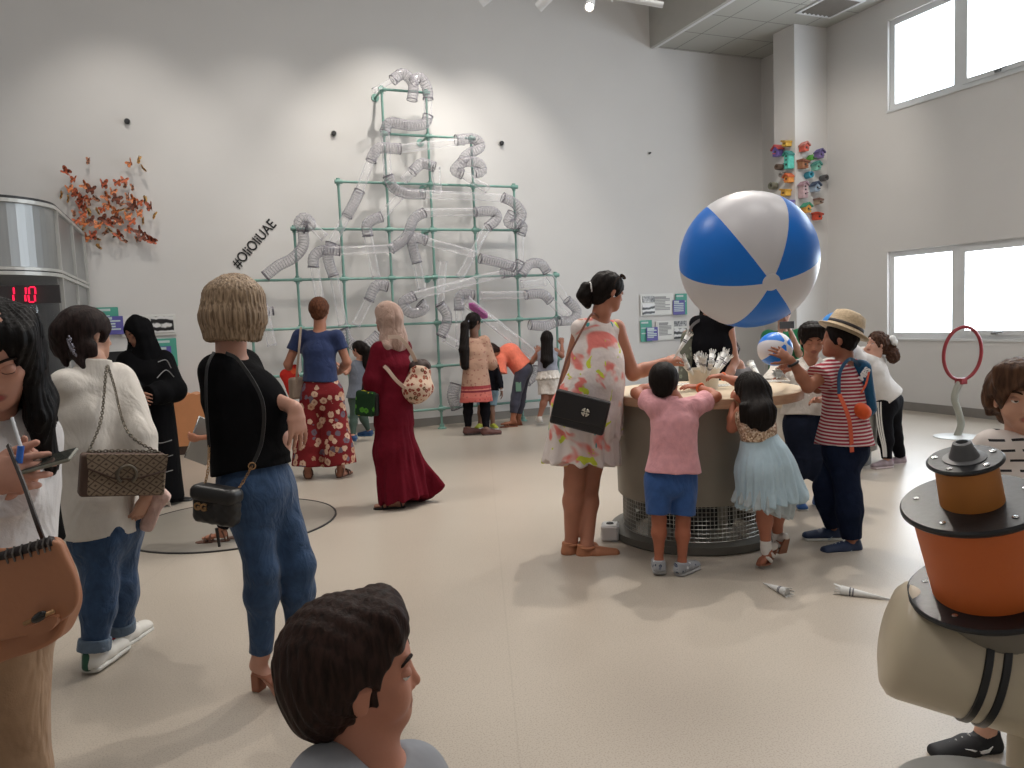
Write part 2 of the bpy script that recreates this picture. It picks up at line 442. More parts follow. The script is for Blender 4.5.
# right wall with window openings
wy = [on_x(p, 300, XR)[1] for p in (887.3, 948.5, 1024)]
y1 = wy[0]; pw = (y1-on_x(954, 300, XR)[1])   # width of one bay
NB = 5
z_lo = (.93, 2.06); z_up = (3.86, 4.99); ye = y1-NB*pw
T = .22
shell('wall_right', [(XR, XR+T, YF-.2, YB, 0, z_lo[0]), (XR, XR+T, YF-.2, YB, z_lo[1], z_up[0]), (XR, XR+T, YF-.2, YB, z_up[1], ZC+.2),
                     (XR, XR+T, y1, YB, z_lo[0], z_lo[1]), (XR, XR+T, y1, YB, z_up[0], z_up[1]),
                     (XR, XR+T, YF-.2, ye, z_lo[0], z_lo[1]), (XR, XR+T, YF-.2, ye, z_up[0], z_up[1])], wall_m)
glass_m = clear('window glass', .03, .15, (255, 255, 255), .02)
n_ = 0
for (za, zb) in (z_lo, z_up):
    n_ += 1
    b = MB(); fx = XR+.07; fw = .075
    for z in (za+fw/2, zb-fw/2): b.box((fx, (y1+ye)/2, z), (.03, (y1-ye)/2, fw/2))
    for k in range(NB+1): b.box((fx, y1-k*pw+(-fw/2 if k == 0 else fw/2 if k == NB else 0), (za+zb)/2), (.027, fw/2-.001 if k in (0, NB) else .06, (zb-za)/2-fw*.9))
    w = b.build('window_%d' % n_, white_m, kind='structure')
    MB().box((XR-.004, (y1+ye)/2, za-.012), (.012, (y1-ye)/2+.01, .012)).build('window_sill', white_m, w)
    for k in range(NB):
        ya, yb = y1-k*pw-.065, y1-(k+1)*pw+.065
        MB().box((fx+.01, (ya+yb)/2, (za+zb)/2), (.004, (ya-yb)/2, (zb-za)/2-.04)).build('pane', glass_m, w)
        if k % 2 == 1:
            s = MB(); q = .055; zc = (za+zb)/2; hz = (zb-za)/2-.045; hy = (ya-yb)/2
            for dz in (-hz+q/2, hz-q/2): s.box((fx-.02, (ya+yb)/2, zc+dz), (.025, hy, q/2))
            for dy in (-hy+q/2, hy-q/2): s.box((fx-.02, (ya+yb)/2+dy, zc), (.024, q/2, hz-q))
            sa = s.build('sash', white_m, w)
            h = MB().box((fx-.06, (ya+yb)/2-.02, za+.07), (.016, .03, .012)).tube([(fx-.075, (ya+yb)/2, za+.075), (fx-.085, (ya+yb)/2-.14, za+.085)], .009)
            h.build('window_handle', plain('handle grey', (120, 120, 120), .4, .3), sa)
shell('baseboard_back', [(XL, XR, YB-.015, YB, 0, .11)], base_m)
shell('baseboard_right', [(XR-.015, XR, YF, YB, 0, .11)], base_m)
# column in the corner
cx = on_y(794.9, 120, 8.35)[0]
pc = on_x(826.6, 31.2, XR)
PY0 = pc[1]; PX0 = on_y(794.9, 120, PY0)[0]; PY1 = on_x(774, 120, PX0)[1]
shell('wall_column', [(PX0, XR, PY0, min(PY1, YB), 0, ZS)], wall_m)
shell('baseboard_column', [(PX0-.015, XR, PY0-.015, min(PY1, YB)+.01, 0, .11)], base_m)
# ventilation grille in the low ceiling
vc = CP+ray(830, 6)*((ZS-CH)/ray(830, 6)[2])
v = empty('ceiling_vent', (vc[0], vc[1], ZS-.012), 'square louvred air vent in the low tiled ceiling by the corner column', 'air vent')
b = MB()
for s_ in (-1, 1): b.box((vc[0]+s_*.28, vc[1], ZS-.01), (.02, .3, .01)).box((vc[0], vc[1]+s_*.28, ZS-.01), (.26, .02, .01))
b.build('frame', white_m, v)
for k in range(7): MB().box((vc[0]-.22+k*.073, vc[1], ZS-.008), (.022, .26, .006), np.array(Matrix.Rotation(.5, 3, 'Y'))).build('louvre', base_m, v)
MB().box((vc[0], vc[1], ZS-.002), (.26, .26, .0015)).build('backing', plain('vent dark', (90, 90, 88), .7), v)
# ================================================================== track lights
def spot_fixture(p, aim, label):
    t = empty('track_spotlight', p, label, 'spotlight', 'spotlights on the ceiling track')
    d = unit(np.asarray(aim)-np.asarray(p))
    MB().lathe(p, [(.0, -.09), (.042, -.09), (.046, -.07), (.048, .09), (.040, .09), (.036, .06), (0, .055)], 20, d).build('housing', white_m, t, auto=True)
    MB().lathe(p, [(0, .056), (.035, .058), (.035, .062), (0, .066)], 20, d).build('lamp_face', emis('lamp glow', (255, 244, 225), 12), t, smooth=True)
    top = V(p[0], p[1], ZC-.3); MB().tube([p, p+(top-p)*.5, top], .009, 8).box(top, (.05, .03, .02)).build('bracket', white_m, t)
TL = []
for (px, py, lb) in ((590, 4, 'angled white track spotlight nearest to the low tiled ceiling'), (545, 1, 'small white track spotlight seen from the side, left of the angled one'), (488, -3, 'white track spotlight just at the top edge, leftmost of the three')):
    z = 7.6; p = P(px, py, z); TL.append(p); spot_fixture(p, V(4.2-1.5*len(TL), YB, 2.3) if len(TL) != 1 else p+V(-.35, -.5, -.5), lb)
a_, b_ = P(612, -4, 7.6), P(663, 5, 7.6)
tz = (a_[2]+b_[2])/2
r = empty('ceiling_conduit', a_, 'thin white conduit tube hanging below the high ceiling at the top', 'pipe')
MB().tube([a_, b_], .03, 12).build('conduit', white_m, r, auto=True)
MB().tube([V(a_[0], a_[1], tz), V(a_[0], a_[1], ZC)], .008, 8).build('hanger', white_m, r)
# ================================================================== small sensors on the wall
for px, py, lb in ((127, 121, 'small dark wall hook above the paper butterflies'), (334, 133, 'small dark wall hook left of the climbing pipes'), (502, 143, 'small dark wall hook right of the top pipes'), (650, 153, 'tiny dark wall hook farthest right above the signs')):
    p = on_y(px, py, YB-.03); t = empty('wall_hook', p, lb, 'wall hook')
    k = .5 if px == 650 else 1
    MB().lathe((p[0], YB, p[2]), [(0, .05), (.022*k, .05), (.03*k, .035), (.032*k, .0)], 16, (0, -1, 0)).build('cap', dark_m, t, auto=True)
    MB().lathe((p[0], YB, p[2]), [(.04*k, 0), (.04*k, .012), (0, .012)], 16, (0, -1, 0)).build('plate', gasket_m, t, auto=True)
# ================================================================== wall writing
def text_obj(name, body, size, loc, ax_x, ax_y, mat, ext=.002, parent=None, **kw):
    cu = bpy.data.curves.new(name, 'FONT'); cu.body = body; cu.size = size; cu.extrude = ext; cu.align_x = kw.get('align', 'CENTER'); cu.align_y = 'CENTER'; cu.offset = kw.get('bold', 0.0)
    tmp = bpy.data.objects.new('t', cu); COL.objects.link(tmp); bpy.context.view_layer.update()
    me = bpy.data.meshes.new_from_object(tmp.evaluated_get(bpy.context.evaluated_depsgraph_get())); 
    vs = np.array([v.co[:] for v in me.vertices]); fs = [tuple(p.vertices) for p in me.polygons]
    bpy.data.objects.remove(tmp); bpy.data.curves.remove(cu)
    if 'width' in kw: vs[:, 0] *= kw['width']/(vs[:, 0].max()-vs[:, 0].min())
    ax_x = unit(ax_x); ax_y = unit(ax_y); ax_z = np.cross(ax_x, ax_y)
    W = np.asarray(loc)+vs[:, :1]*ax_x+vs[:, 1:2]*ax_y+vs[:, 2:3]*ax_z
    bpy.data.meshes.remove(me)
    return link(name, W, fs, mat, parent, False, base=None if parent is not None else loc)
a = on_y(235, 266, YB-.006); b = on_y(273.5, 222, YB-.006); mid = (a+b)/2; dx = unit(b-a); dy = unit(np.cross(V(0, -1, 0), dx)); L_ = np.linalg.norm(b-a)
o = text_obj('wall_lettering', '#OliOliUAE', .17, mid, dx, dy, black_m, width=L_, bold=.002)
tag(o, 'slanting black #OliOliUAE lettering on the white wall left of the pipes', 'wall lettering')
# ================================================================== sign boards
teal_m = plain('teal card', (78, 158, 140), .5, var=.02); purp_m = plain('violet card', (92, 88, 158), .5, var=.02)
paper_m = plain('sign white', (214, 214, 210), .4, var=.01); grey_m = plain('sign text', (150, 150, 150), .6); wtxt_m = plain('sign light text', (190, 205, 205), .6)
def photo_mat(name, kind, hi=215):
    t = NT(name); co = t.co()
    if kind == 'swirl':
        w = t.new('ShaderNodeTexWave', wave_type='RINGS'); w.inputs['Scale'].default_value = 5; w.inputs['Distortion'].default_value = 6; w.inputs['Detail'].default_value = 3; t.l(co, w.inputs['Vector']); f = w.outputs['Fac']
    else: f = t.noise(co, 14, 4, 1.5)
    t.base(t.ramp(f, [(.35, lin((28, 28, 30))), (.75, lin((hi, hi, hi)))])); t.set(Roughness=.35); return t.m
swirl_m = photo_mat('spiral photograph', 'swirl'); blot_m = photo_mat('dark photograph', 'n')
def sign(items, label, name='wall_sign'):
    """items: (px0,py0,px1,py1, material, depth, part name, lines)"""
    x0, y0, x1, y1 = items[0][:4]; c = on_y((x0+x1)/2, (y0+y1)/2, YB)
    t = empty(name, (c[0], YB, c[2]), label, 'sign')
    for x0, y0, x1, y1, m, dep, nm, lines in items:
        a = on_y(x0, y1, YB); b = on_y(x1, y0, YB); hx = (b[0]-a[0])/2; hz = (b[2]-a[2])/2; cc = V((a[0]+b[0])/2, YB-dep, (a[2]+b[2])/2)
        pl = MB().box(cc, (hx, .004, hz), bev=.002).build(nm, m, t)
        if lines:
            mb = MB(); lm = grey_m if m is paper_m else wtxt_m; rr = random.Random(int(x0))
            for k in range(lines):
                w = hx*(.8 if k else .6)*(1 if rr.random() < .7 else .7); mb.box((cc[0]-hx*.85+w, YB-dep-.0045, cc[2]+hz*(.78-1.5*k/max(1, lines))), (w, .001, .008 if k else .014))
            mb.build('text_lines', lm, pl)
    return t
sign([(96, 307, 118, 332, teal_m, .02, 'teal_card', 3)], 'teal rounded card partly behind the violet sign by the steel booth')
sign([(103, 316, 123, 335, purp_m, .045, 'violet_card', 5)], 'violet text sign on the wall between the booth and the woman in black')
sign([(122, 314, 175, 337, paper_m, .02, 'board', 0), (152, 316, 173, 333, swirl_m, .03, 'photograph', 0)], 'white sign board with a grey spiral photograph above the hooded woman')
sign([(102, 350, 130, 372, paper_m, .02, 'board', 0), (105, 351, 124, 369, dark_m, .03, 'photograph', 0)], 'white sign board with a black photograph left of the hooded woman')
sign([(158, 338, 176, 367, teal_m, .02, 'teal_card', 3), (158, 346, 171, 364, purp_m, .045, 'violet_card', 5)], 'teal and violet sign cards right of the hooded woman')
sign([(640, 293.5, 672, 316, paper_m, .02, 'board', 0), (652, 295, 671, 314, paper_m, .026, 'text_panel', 9), (641.5, 296, 653.5, 302.5, blot_m, .03, 'photograph', 0), (641.5, 303.5, 653.5, 315, swirl_m, .03, 'drawing', 0)], 'upper white sign board with pictures at its left, right of the woman with sunglasses')
sign([(675, 293.5, 686, 315, teal_m, .02, 'teal_card', 3), (671.5, 300, 683, 315, purp_m, .045, 'violet_card', 6)], 'upper teal and violet card pair beside the white sign board')
sign([(640, 320, 651, 342, teal_m, .02, 'teal_card', 3), (645, 327, 656, 341, purp_m, .045, 'violet_card', 6)], 'lower teal and violet card pair, left of the lower sign board')
sign([(655.5, 320, 686, 340.5, paper_m, .02, 'board', 0), (657, 321, 672, 339, paper_m, .026, 'text_panel', 9), (673, 320.5, 685.5, 326.5, blot_m, .03, 'photograph', 0), (673, 328, 685.5, 339, swirl_m, .03, 'drawing', 0)], 'lower white sign board with pictures at its right end')
# ================================================================== paper butterflies
bm_cols = [(190, 98, 60), (206, 124, 76), (166, 86, 60), (186, 132, 104), (214, 168, 100), (132, 76, 58), (176, 124, 100)]
bfm = []
for i, c in enumerate(bm_cols):
    t = NT('butterfly paper'); co = t.co(); t.base(t.ramp(t.noise(co, 45, 3), [(.38, lin(tuple(int(x*.35) for x in c))), (.5, lin(c)), (.72, lin(tuple(min(255, int(x*1.25)) for x in c)))])); t.set(Roughness=.5); bfm.append(t.m)
def bf_mesh(s, fold):
    mb = MB()
    out = [(.0, .25), (.25, .75), (.7, 1.0), (1.0, .85), (.95, .45), (.65, .12), (.8, -.2), (.7, -.65), (.35, -.8), (.08, -.3)]
    for sg in (-1, 1):
        pts = [V(sg*x*s*math.cos(fold), -x*s*math.sin(fold)-.004, y*s) for x, y in out]; mb.prism(pts, V(0, .0015, 0))
    mb.tube([V(0, -.004, -.45*s), V(0, -.006, 0), V(0, -.004, .5*s)], [.05*s, .09*s, .05*s], 6)
    return mb
src_b = []
for i in range(6):
    mb = bf_mesh(.047+.008*(i % 3), .3+.25*i % 1.1); o = mb.build('paper_butterfly', bfm[i], base=V(0, 0, 0)); src_b.append([o, False])
bpts = [(66,172),(74,180),(90,162),(137,161),(144,170),(86,186),(91,190),(62,196),(69,200),(77,195),(82,199),(88,200),(95,199),(103,185),(117,183),(124,181),(127,186),(134,188),(79,206),(85,208),(90,204),(99,200),(107,197),(112,193),(116,199),(121,204),(128,197),(133,200),(139,203),(147,200),(151,207),(76,214),(83,215),(91,212),(97,212),(103,210),(109,206),(116,212),(121,210),(128,210),(134,206),(138,214),(153,216),(77,222),(84,224),(91,222),(98,226),(103,220),(110,224),(116,219),(121,222),(127,217),(132,222),(143,221),(82,231),(86,238),(92,236),(100,239),(106,233),(111,230),(115,236),(119,235),(126,241),(129,230),(140,232),(137,239),(142,238),(150,240),(154,241),(97,247),(131,164),(69,190)]
for i, (px, py) in enumerate(bpts):
    sp = src_b[rnd.randrange(6)]
    if sp[1]: o = sp[0].copy(); COL.objects.link(o)
    else: o = sp[0]; sp[1] = True
    p = on_y(px, py, YB-.04-.05*rnd.random()); o.location = Vector(p); o.rotation_euler = (rnd.uniform(-.3, .3), rnd.uniform(-1.2, 1.2), rnd.uniform(-.7, .7))
    tag(o, 'small orange-brown paper butterfly in the swarm on the white wall beside the steel booth', 'butterfly', 'paper butterflies on the wall')
# ================================================================== bird houses on the column and the wall beside it
def birdhouse(px, py, s, body, roof, label, kind='gable', wall='side'):
    if px < 795:  # on the left face of the column
        p = on_x(px, py, PX0-.06); n = V(-1, 0, 0); r_ = V(0, -1, 0)
    elif px < 827: p = on_y(px, py, PY0-.06); n = V(0, -1, 0); r_ = V(1, 0, 0)
    t = empty('birdhouse', p-n*.06, label, 'birdhouse')
    B = np.stack([r_, n, UP], 1); bm = plain('bh %d %d %d' % body, body, .6, var=.12, nsc=25); rm = plain('bh %d %d %d' % roof, roof, .6, var=.12, nsc=25); L = lambda x, y, z: p+B@V(x, y, z)
    s *= .44; w, h, d = s*.5, s*.55, .05
    if kind == 'tall': h = s*1.15; w = s*.42
    if kind in ('gable', 'tall'):
        MB().prism([L(-w, -d, -h), L(w, -d, -h), L(w, -d, h*.55), L(0, -d, h*.55+w*.8), L(-w, -d, h*.55)], n*2*d).build('body', bm, t)
        rb = MB()
        for sg in (-1, 1):
            a = L(0, -d, h*.55+w*.86); e = L(sg*w*1.35, -d, h*.55-w*.2); rb.prism([a, e, e+UP*.02, a+UP*.022], n*2.5*d)
        rb.build('roof', rm, t)
    elif kind == 'flat':
        MB().box(p, (w, d, h*.8), B).build('body', bm, t); MB().box(L(0, .01, h*.85), (w*1.3, d*1.25, .012), B@np.array(Matrix.Rotation(.2, 3, 'Y'))).build('roof', rm, t)
    elif kind == 'round':
        MB().lathe(L(0, -d, 0), [(w*1.0, 0), (w*1.05, d), (w*.95, d*2), (w*.55, d*2.0), (w*.5, d*1.2), (0, d*1.2)], 20, n).build('body', bm, t, auto=True)
        MB().lathe(L(0, -d, 0), [(w*.5, d*1.25), (0, d*1.25)], 16, n).build('nest_hole', dark_m, t)
    elif kind == 'leaf':
        MB().prism([L(0, -d, h*1.1), L(-w, -d, .0), L(-w*.7, -d, -h*.7), L(w*.7, -d, -h*.7), L(w, -d, 0)], n*1.6*d).build('body', bm, t); MB().tube([L(0, d, h*1.05), L(0, d*1.1, h*1.35)], .008).build('stem', rm, t)
    if kind in ('gable', 'flat', 'tall', 'leaf'):
        for zz in ((0,) if kind != 'tall' else (-.5*h, 0, .4*h)):
            MB().lathe(L(0, d, zz-.02*0), [(w*.32, 0), (w*.32, .004), (0, .004)], 14, n).build('entrance_hole', dark_m, t)
        MB().tube([L(0, d, -h*.45), L(0, d+.05, -h*.45)], .007, 6).build('perch', rm, t)
bh = [(787, 144, .17, (214, 170, 70), (190, 150, 60), 'small yellow birdhouse topmost on the column', 'flat'),
      (778, 152, .25, (112, 96, 168), (190, 84, 84), 'violet birdhouse with red roof on the column', 'gable'),
      (789, 160, .24, (92, 190, 174), (60, 130, 125), 'tall turquoise birdhouse with a row of holes on the column', 'tall'),
      (779, 167, .19, (110, 90, 78), (90, 70, 60), 'round brown nest box on the column, left of the turquoise one', 'round'),
      (783, 175, .17, (140, 132, 126), (110, 100, 90), 'small round grey nest box below the brown one', 'round'),
      (789, 179, .19, (226, 150, 70), (200, 100, 60), 'orange birdhouse below the turquoise one', 'gable'),
      (773, 186, .24, (128, 126, 110), (100, 98, 88), 'round grey-green nest box, lowest left on the column', 'round'),
      (786, 193, .21, (222, 172, 70), (200, 150, 50), 'yellow birdhouse with sloping roof just above the big ball', 'flat'),
      (790, 203, .16, (150, 140, 190), (120, 110, 170), 'pale violet birdhouse at the upper edge of the big ball', 'flat'),
      (804, 148, .19, (204, 96, 80), (190, 120, 110), 'red birdhouse highest right of the column edge', 'gable'),
      (819, 155, .19, (130, 112, 164), (100, 90, 140), 'violet birdhouse farthest right in the upper row', 'gable'),
      (811, 158, .17, (92, 170, 70), (60, 130, 50), 'bright green leaf-shaped birdhouse', 'leaf'),
      (803, 165, .24, (160, 108, 78), (130, 80, 60), 'large brown wooden birdhouse beside the column edge', 'flat'),
      (816, 167, .18, (130, 190, 170), (90, 160, 150), 'mint green birdhouse right of the brown one', 'gable'),
      (809, 175, .21, (60, 140, 160), (50, 110, 130), 'round teal nest box with a white egg hole', 'round'),
      (824, 178, .20, (92, 90, 92), (70, 70, 72), 'round dark grey nest box farthest right', 'round'),
      (803, 190, .22, (190, 164, 168), (160, 130, 140), 'tall pale pink birdhouse', 'tall'),
      (815, 188, .21, (160, 178, 196), (70, 84, 108), 'pale blue birdhouse with a navy roof', 'gable'),
      (818, 202, .15, (170, 150, 130), (130, 100, 90), 'small beige twig birdhouse', 'flat'),
      (806, 209, .21, (222, 160, 74), (70, 150, 120), 'orange birdhouse with a green roof beside the big ball', 'gable'),
      (817, 217, .21, (206, 84, 62), (180, 70, 50), 'bright red birdhouse lowest of all', 'flat')]
for q in bh: birdhouse(*q)
# ================================================================== scaffold of sea-green pipes
YS = YB-.36
fr = empty('pipe_frame', (3.0, YS, 0), 'tall stepped frame of sea green pipes fixed along the white wall', 'pipe frame')
colx = [on_y(*q, YS)[0] for q in ((249, 281), (294.3, 230), (341, 230), (389, 230), (432.5, 230), (475, 230), (515.5, 230), (555.3, 278))]
rowz = [on_y(*q, YS)[2] for q in ((392, 100), (427, 136.5), (425, 184.5), (405, 229.7), (400, 278), (420, 323.5), (470, 364), (470, 406))]
ctop = [4, 3, 2, 0, 0, 1, 2, 4]     # index of the row each column reaches
rext = [(3, 4), (3, 5), (2, 6), (1, 6), (0, 7), (0, 7), (0, 7), (0, 7)]
rp = .016
rowz[0] = on_y(385, 90, YS)[2]
for i, x in enumerate(colx):
    MB().tube([(x, YS, 0), (x, YS, rowz[ctop[i]]+.02)], rp, 12).build('upright_pipe', green_m, fr, auto=True)
    MB().lathe((x, YS, 0), [(.06, 0), (.06, .012), (.034, .02), (.032, .06)], 14).build('foot_flange', green_m, fr, auto=True)
for j, z in enumerate(rowz):
    a, b = rext[j]; MB().tube([(colx[a]-(.0 if j else .02), YS-.02, z), (colx[b], YS-.02, z)], rp, 12).build('cross_pipe', green_m, fr, auto=True)
    for i in range(a, b+1):
        if ctop[i] <= j:
            MB().tube([(colx[i]-.045, YS-.02, z), (colx[i]+.045, YS-.02, z)], .026, 12).tube([(colx[i], YS, z-.045), (colx[i], YS, z+.045)], .025, 12).build('clamp', green_m, fr, auto=True)
    if j < 7:
        i = a+(j % max(1, b-a)); MB().tube([(colx[i], YS, z), (colx[i], YB, z)], .016, 8).lathe((colx[i], YB, z), [(.05, 0), (.05, .015), (0, .015)], 14, (0, -1, 0)).build('wall_bracket', green_m, fr, auto=True)
# ------------------------------------------------------------------ clear tubes
tube_m = clear('clear tube plastic', .07, .60, (232, 230, 234), .08)
hose_m = clear('ribbed hose plastic', .22, .60, (188, 185, 192), .18)
band_m = plain('hose wire', (84, 80, 88), .4)
def dens(pts, n=10): return spline(pts, n)
def run(segs, label, group='clear marble tubes on the pipe frame', extra=None):
    """segs: list of ('h' ribbed hose | 's' straight pipe, radius, [(px,py),...], depth offset)"""
    x, y = segs[0][2][0]; c = on_y(x, y, YS-segs[0][3]); t = empty('clear_tube_run', c, label, 'tube', group)
    for kind, r, pts, off in segs:
        W = [on_y(px, py, YS-off+(0 if len(q_) < 1 else q_[0])) for px, py, *q_ in pts]
        if kind == 's':
            mb = MB().tube(W, r, 14, cap=False); o = mb.build('straight_pipe', tube_m, t, smooth=True)
            for e in (0, -1):
                d = unit(W[1]-W[0]) if e == 0 else unit(W[-1]-W[-2])
                MB().tube([W[e]-d*.012, W[e]+d*.012], r*1.1, 14, cap=False).build('collar', hose_m, o, smooth=True)
        else:
            D = dens(W, 26); L = np.cumsum([0]+[np.linalg.norm(D[i+1]-D[i]) for i in range(len(D)-1)]); n = int(L[-1]/.0125); 
            s = np.linspace(0, L[-1], n); A = np.array(D); pts3 = np.stack([np.interp(s, L, A[:, k]) for k in range(3)], 1)
            rr = [r*(1+.085*(i % 2)) for i in range(n)]
            o = MB().tube(list(pts3), rr, 14, cap=False).build('ribbed_hose', hose_m, t, smooth=True)
            w = MB(); 
            for e in (0, -1):
                d = unit(pts3[1]-pts3[0]) if e == 0 else unit(pts3[-1]-pts3[-2]); w.tube([pts3[e]-d*.006, pts3[e]+d*.006], r*1.13, 14, cap=False)
            # wire helix
            hl = []; per = .034
            for q in range(int(L[-1]/per*10)):
                u = q*per/10; c0 = np.array([np.interp(u, L, A[:, k]) for k in range(3)]); c1 = np.array([np.interp(min(u+.01, L[-1]), L, A[:, k]) for k in range(3)]); T_ = unit(c1-c0) if np.linalg.norm(c1-c0) > 1e-6 else T_
                ex = unit(np.cross(T_, V(0, 1, .01))); ey = np.cross(T_, ex); a = 2*PI*q/10; hl.append(c0+r*1.08*(math.cos(a)*ex+math.sin(a)*ey))
            w.tube(hl, .0022, 4); w.build('wire_rings', band_m, o, smooth=True)
    return t
R1, R2 = .062, .052
runs = [
 ([('s', .03, [(373.7, 90.5), (396, 78)], .1), ('h', R1, [(393, 80), (403, 74), (413, 84), (412, 100)], .1)], 'topmost ribbed hose arching over the peak of the frame with a thin spout'),
 ([('h', R1, [(413, 82), (420, 78), (427, 88), (428, 99)], .06), ('s', R2, [(428, 98), (428, 118)], .06), ('h', R1, [(428, 116), (424, 124), (409, 125.5), (390, 123), (385, 132)], .08), ('s', R2, [(385, 132), (388, 176)], .1), ('h', R1, [(388, 176), (394, 188), (407, 193.5), (424, 194)], .1), ('s', R2, [(422, 194), (504, 198)], .12), ('h', R1, [(503, 197.5), (514, 203), (522, 214), (516, 224), (508, 222), (512, 213)], .12)], 'long clear tube from the peak down to the curl at the right of the frame'),
 ([('h', R1, [(519, 224), (523, 227), (521, 234)], .05), ('s', R2, [(520, 233), (520, 262)], .05), ('h', R1, [(520, 262), (514, 271), (502, 273.5)], .08), ('s', R2, [(503, 273), (412, 296.5)], .14), ('h', R1, [(414, 296), (403, 303), (411, 313), (424, 309), (420, 303)], .14)], 'clear tube falling down the right side then sloping left to a hooked end'),
 ([('s', R2, [(398, 149), (463, 141)], .12), ('h', R1, [(400, 149), (380, 148), (374, 154), (371, 161)], .12), ('s', R2, [(371, 160), (359, 192)], .12), ('h', R1, [(359.5, 191), (355, 201), (347, 216)], .12), ('s', R2, [(346, 217), (331, 245)], .12), ('h', R1, [(331, 243), (328, 258), (333.5, 276)], .14), ('s', R2, [(333.5, 274), (343, 325)], .14)], 'clear tube running from the upper right bend down the left of the frame'),
 ([('h', R1, [(456, 140), (474, 139), (480, 147), (467, 155), (462, 162)], .1)], 'ribbed hose curl at the end of the second pipe row'),
 ([('h', R1, [(462, 174), (455, 170), (464, 162), (478, 163), (482, 171), (474, 173)], .2), ('s', R2, [(461, 173), (487, 189)], .2)], 'looped ribbed hose with a short slanted pipe right of the top'),
 ([('s', R2, [(404, 180), (414, 169)], .1), ('h', R1, [(412, 172), (422, 163.5), (434, 167)], .1), ('s', R2, [(436, 168), (438, 192)], .1)], 'short bent tube below the second pipe row'),
 ([('s', R2, [(422, 212.7), (476, 211.8)], .1), ('h', R1, [(475, 211.8), (492, 211.5), (497, 218), (488, 227)], .1), ('s', R2, [(488, 226), (460, 277)], .1)], 'clear tube turning down at the right above the fourth row'),
 ([('h', R1, [(424, 212.7), (414, 219), (406, 237), (391, 249)], .1), ('s', R2, [(392, 248.5), (338, 251)], .16), ('h', R1, [(339, 250.5), (322, 251), (314, 257), (313.5, 267)], .16), ('s', R2, [(314, 266), (322, 311)], .16)], 'S-shaped ribbed hose with a level pipe leading to the left bend'),
 ([('s', R2, [(422, 289), (417, 262)], .1), ('h', R1, [(417, 263), (412, 243), (416, 238), (426, 240.5)], .1), ('s', R2, [(425, 241), (474, 254)], .1)], 'hook-shaped hose in the middle with a long thin sloping pipe'),
 ([('h', R1, [(480, 258.5), (497, 262), (514, 267)], .14)], 'short straight ribbed hose right of the middle'),
 ([('h', R1, [(306, 228), (299, 224), (304, 218), (311, 224), (306, 227)], .16), ('s', R2, [(307, 221), (324, 237)], .2)], 'small coiled hose on the upper left corner of the frame'),
 ([('h', R1, [(303, 231), (303, 246), (293, 258), (278, 266), (265.5, 276)], .1)], 'bent ribbed hose hanging at the far left of the frame'),
 ([('s', R2, [(376, 277), (368, 235)], .08), ('h', R1, [(368, 236), (367, 225), (373, 220), (381, 217)], .08), ('s', R2, [(380, 218), (400, 196)], .08)], 'kinked tube rising right in the centre left bay'),
 ([('h', R1, [(387, 286.5), (376, 286), (369, 300)], .1), ('s', R2, [(368.5, 300), (356, 325)], .1)], 'short elbow hose just left of the beige headscarf'),
 ([('h', R1, [(522, 274), (530, 264), (541, 264), (547, 272)], .1), ('s', R2, [(546, 271), (569, 303)], .1), ('h', R1, [(567, 300), (577, 311), (572, 320), (559, 321)], .1)], 'arched tube at the lower right corner of the frame'),
 ([('s', R2, [(481, 295.5), (527, 294.8)], .1), ('h', R1, [(526, 294.8), (542, 294), (550, 301)], .1), ('s', R2, [(548, 299), (567, 316)], .1)], 'level tube bending down to the lower right corner'),
 ([('h', R1, [(473, 295), (462, 294.5), (459, 300), (459, 310)], .1), ('s', R2, [(459, 308), (460, 346)], .1)], 'elbow hose above the woman with the long ponytail'),
 ([('s', R2, [(443, 262), (440, 305)], .1), ('h', R1, [(440, 304), (447, 315), (446, 325), (441, 336)], .1)], 'upright tube with a bulging hose in the lower middle'),
 ([('h', R1, [(343, 329), (349, 342), (363, 347), (378, 335)], .1)], 'U-shaped hose behind the small girl in grey'),
 ([('s', R2, [(522, 284), (545, 282)], .1), ('h', R1, [(530, 325), (545, 326), (556, 322)], .14)], 'short tube pieces at the lower right bay'),
 ([('h', .075, [(456, 384), (453, 396), (457, 408)], .1)], 'wide ribbed catcher standing at the floor pipe'),
 ([('s', R2, [(445, 338), (470, 352)], .2), ('h', R1, [(527, 382), (536, 374), (538, 366)], .14)], 'low clear tube behind the woman with the long ponytail'),
 ([('h', .05, [(262, 312), (273, 311)], .1), ('s', R2, [(263, 305), (272, 345)], .12)], 'small ribbed piece at the left beside the blonde hair'),
]
for i, (s, lb) in enumerate(runs): run(s, lb)
# wide tube with the magenta brush
t = run([('s', .07, [(466, 301), (537, 357)], .3)], 'clear sloping tube with a magenta brush stuck inside')
a = on_y(469, 303.5, YS-.3); b = on_y(487, 317.5, YS-.3)
mg = plain('magenta bristle', (196, 60, 168), .6, var=.2, nsc=60)
br = empty('magenta_brush', (a+b)/2, 'magenta bristle brush inside the sloping clear tube', 'brush')
mb = MB(); n = 60; d = b-a
mb.tube([a, b], .006, 6)
for k in range(n):
    c = a+d*(k/(n-1)); ex = unit(np.cross(d, UP)); ey = unit(np.cross(d, ex)); r_ = .05*min(1, 6*(k+1)/n, 6*(n-k)/n+.2)
    for j in range(12): an = 2*PI*j/12+k; q = c+r_*(math.cos(an)*ex+math.sin(an)*ey); mb.tube([c, q], .0035, 4)
mb.build('bristles', mg, br)
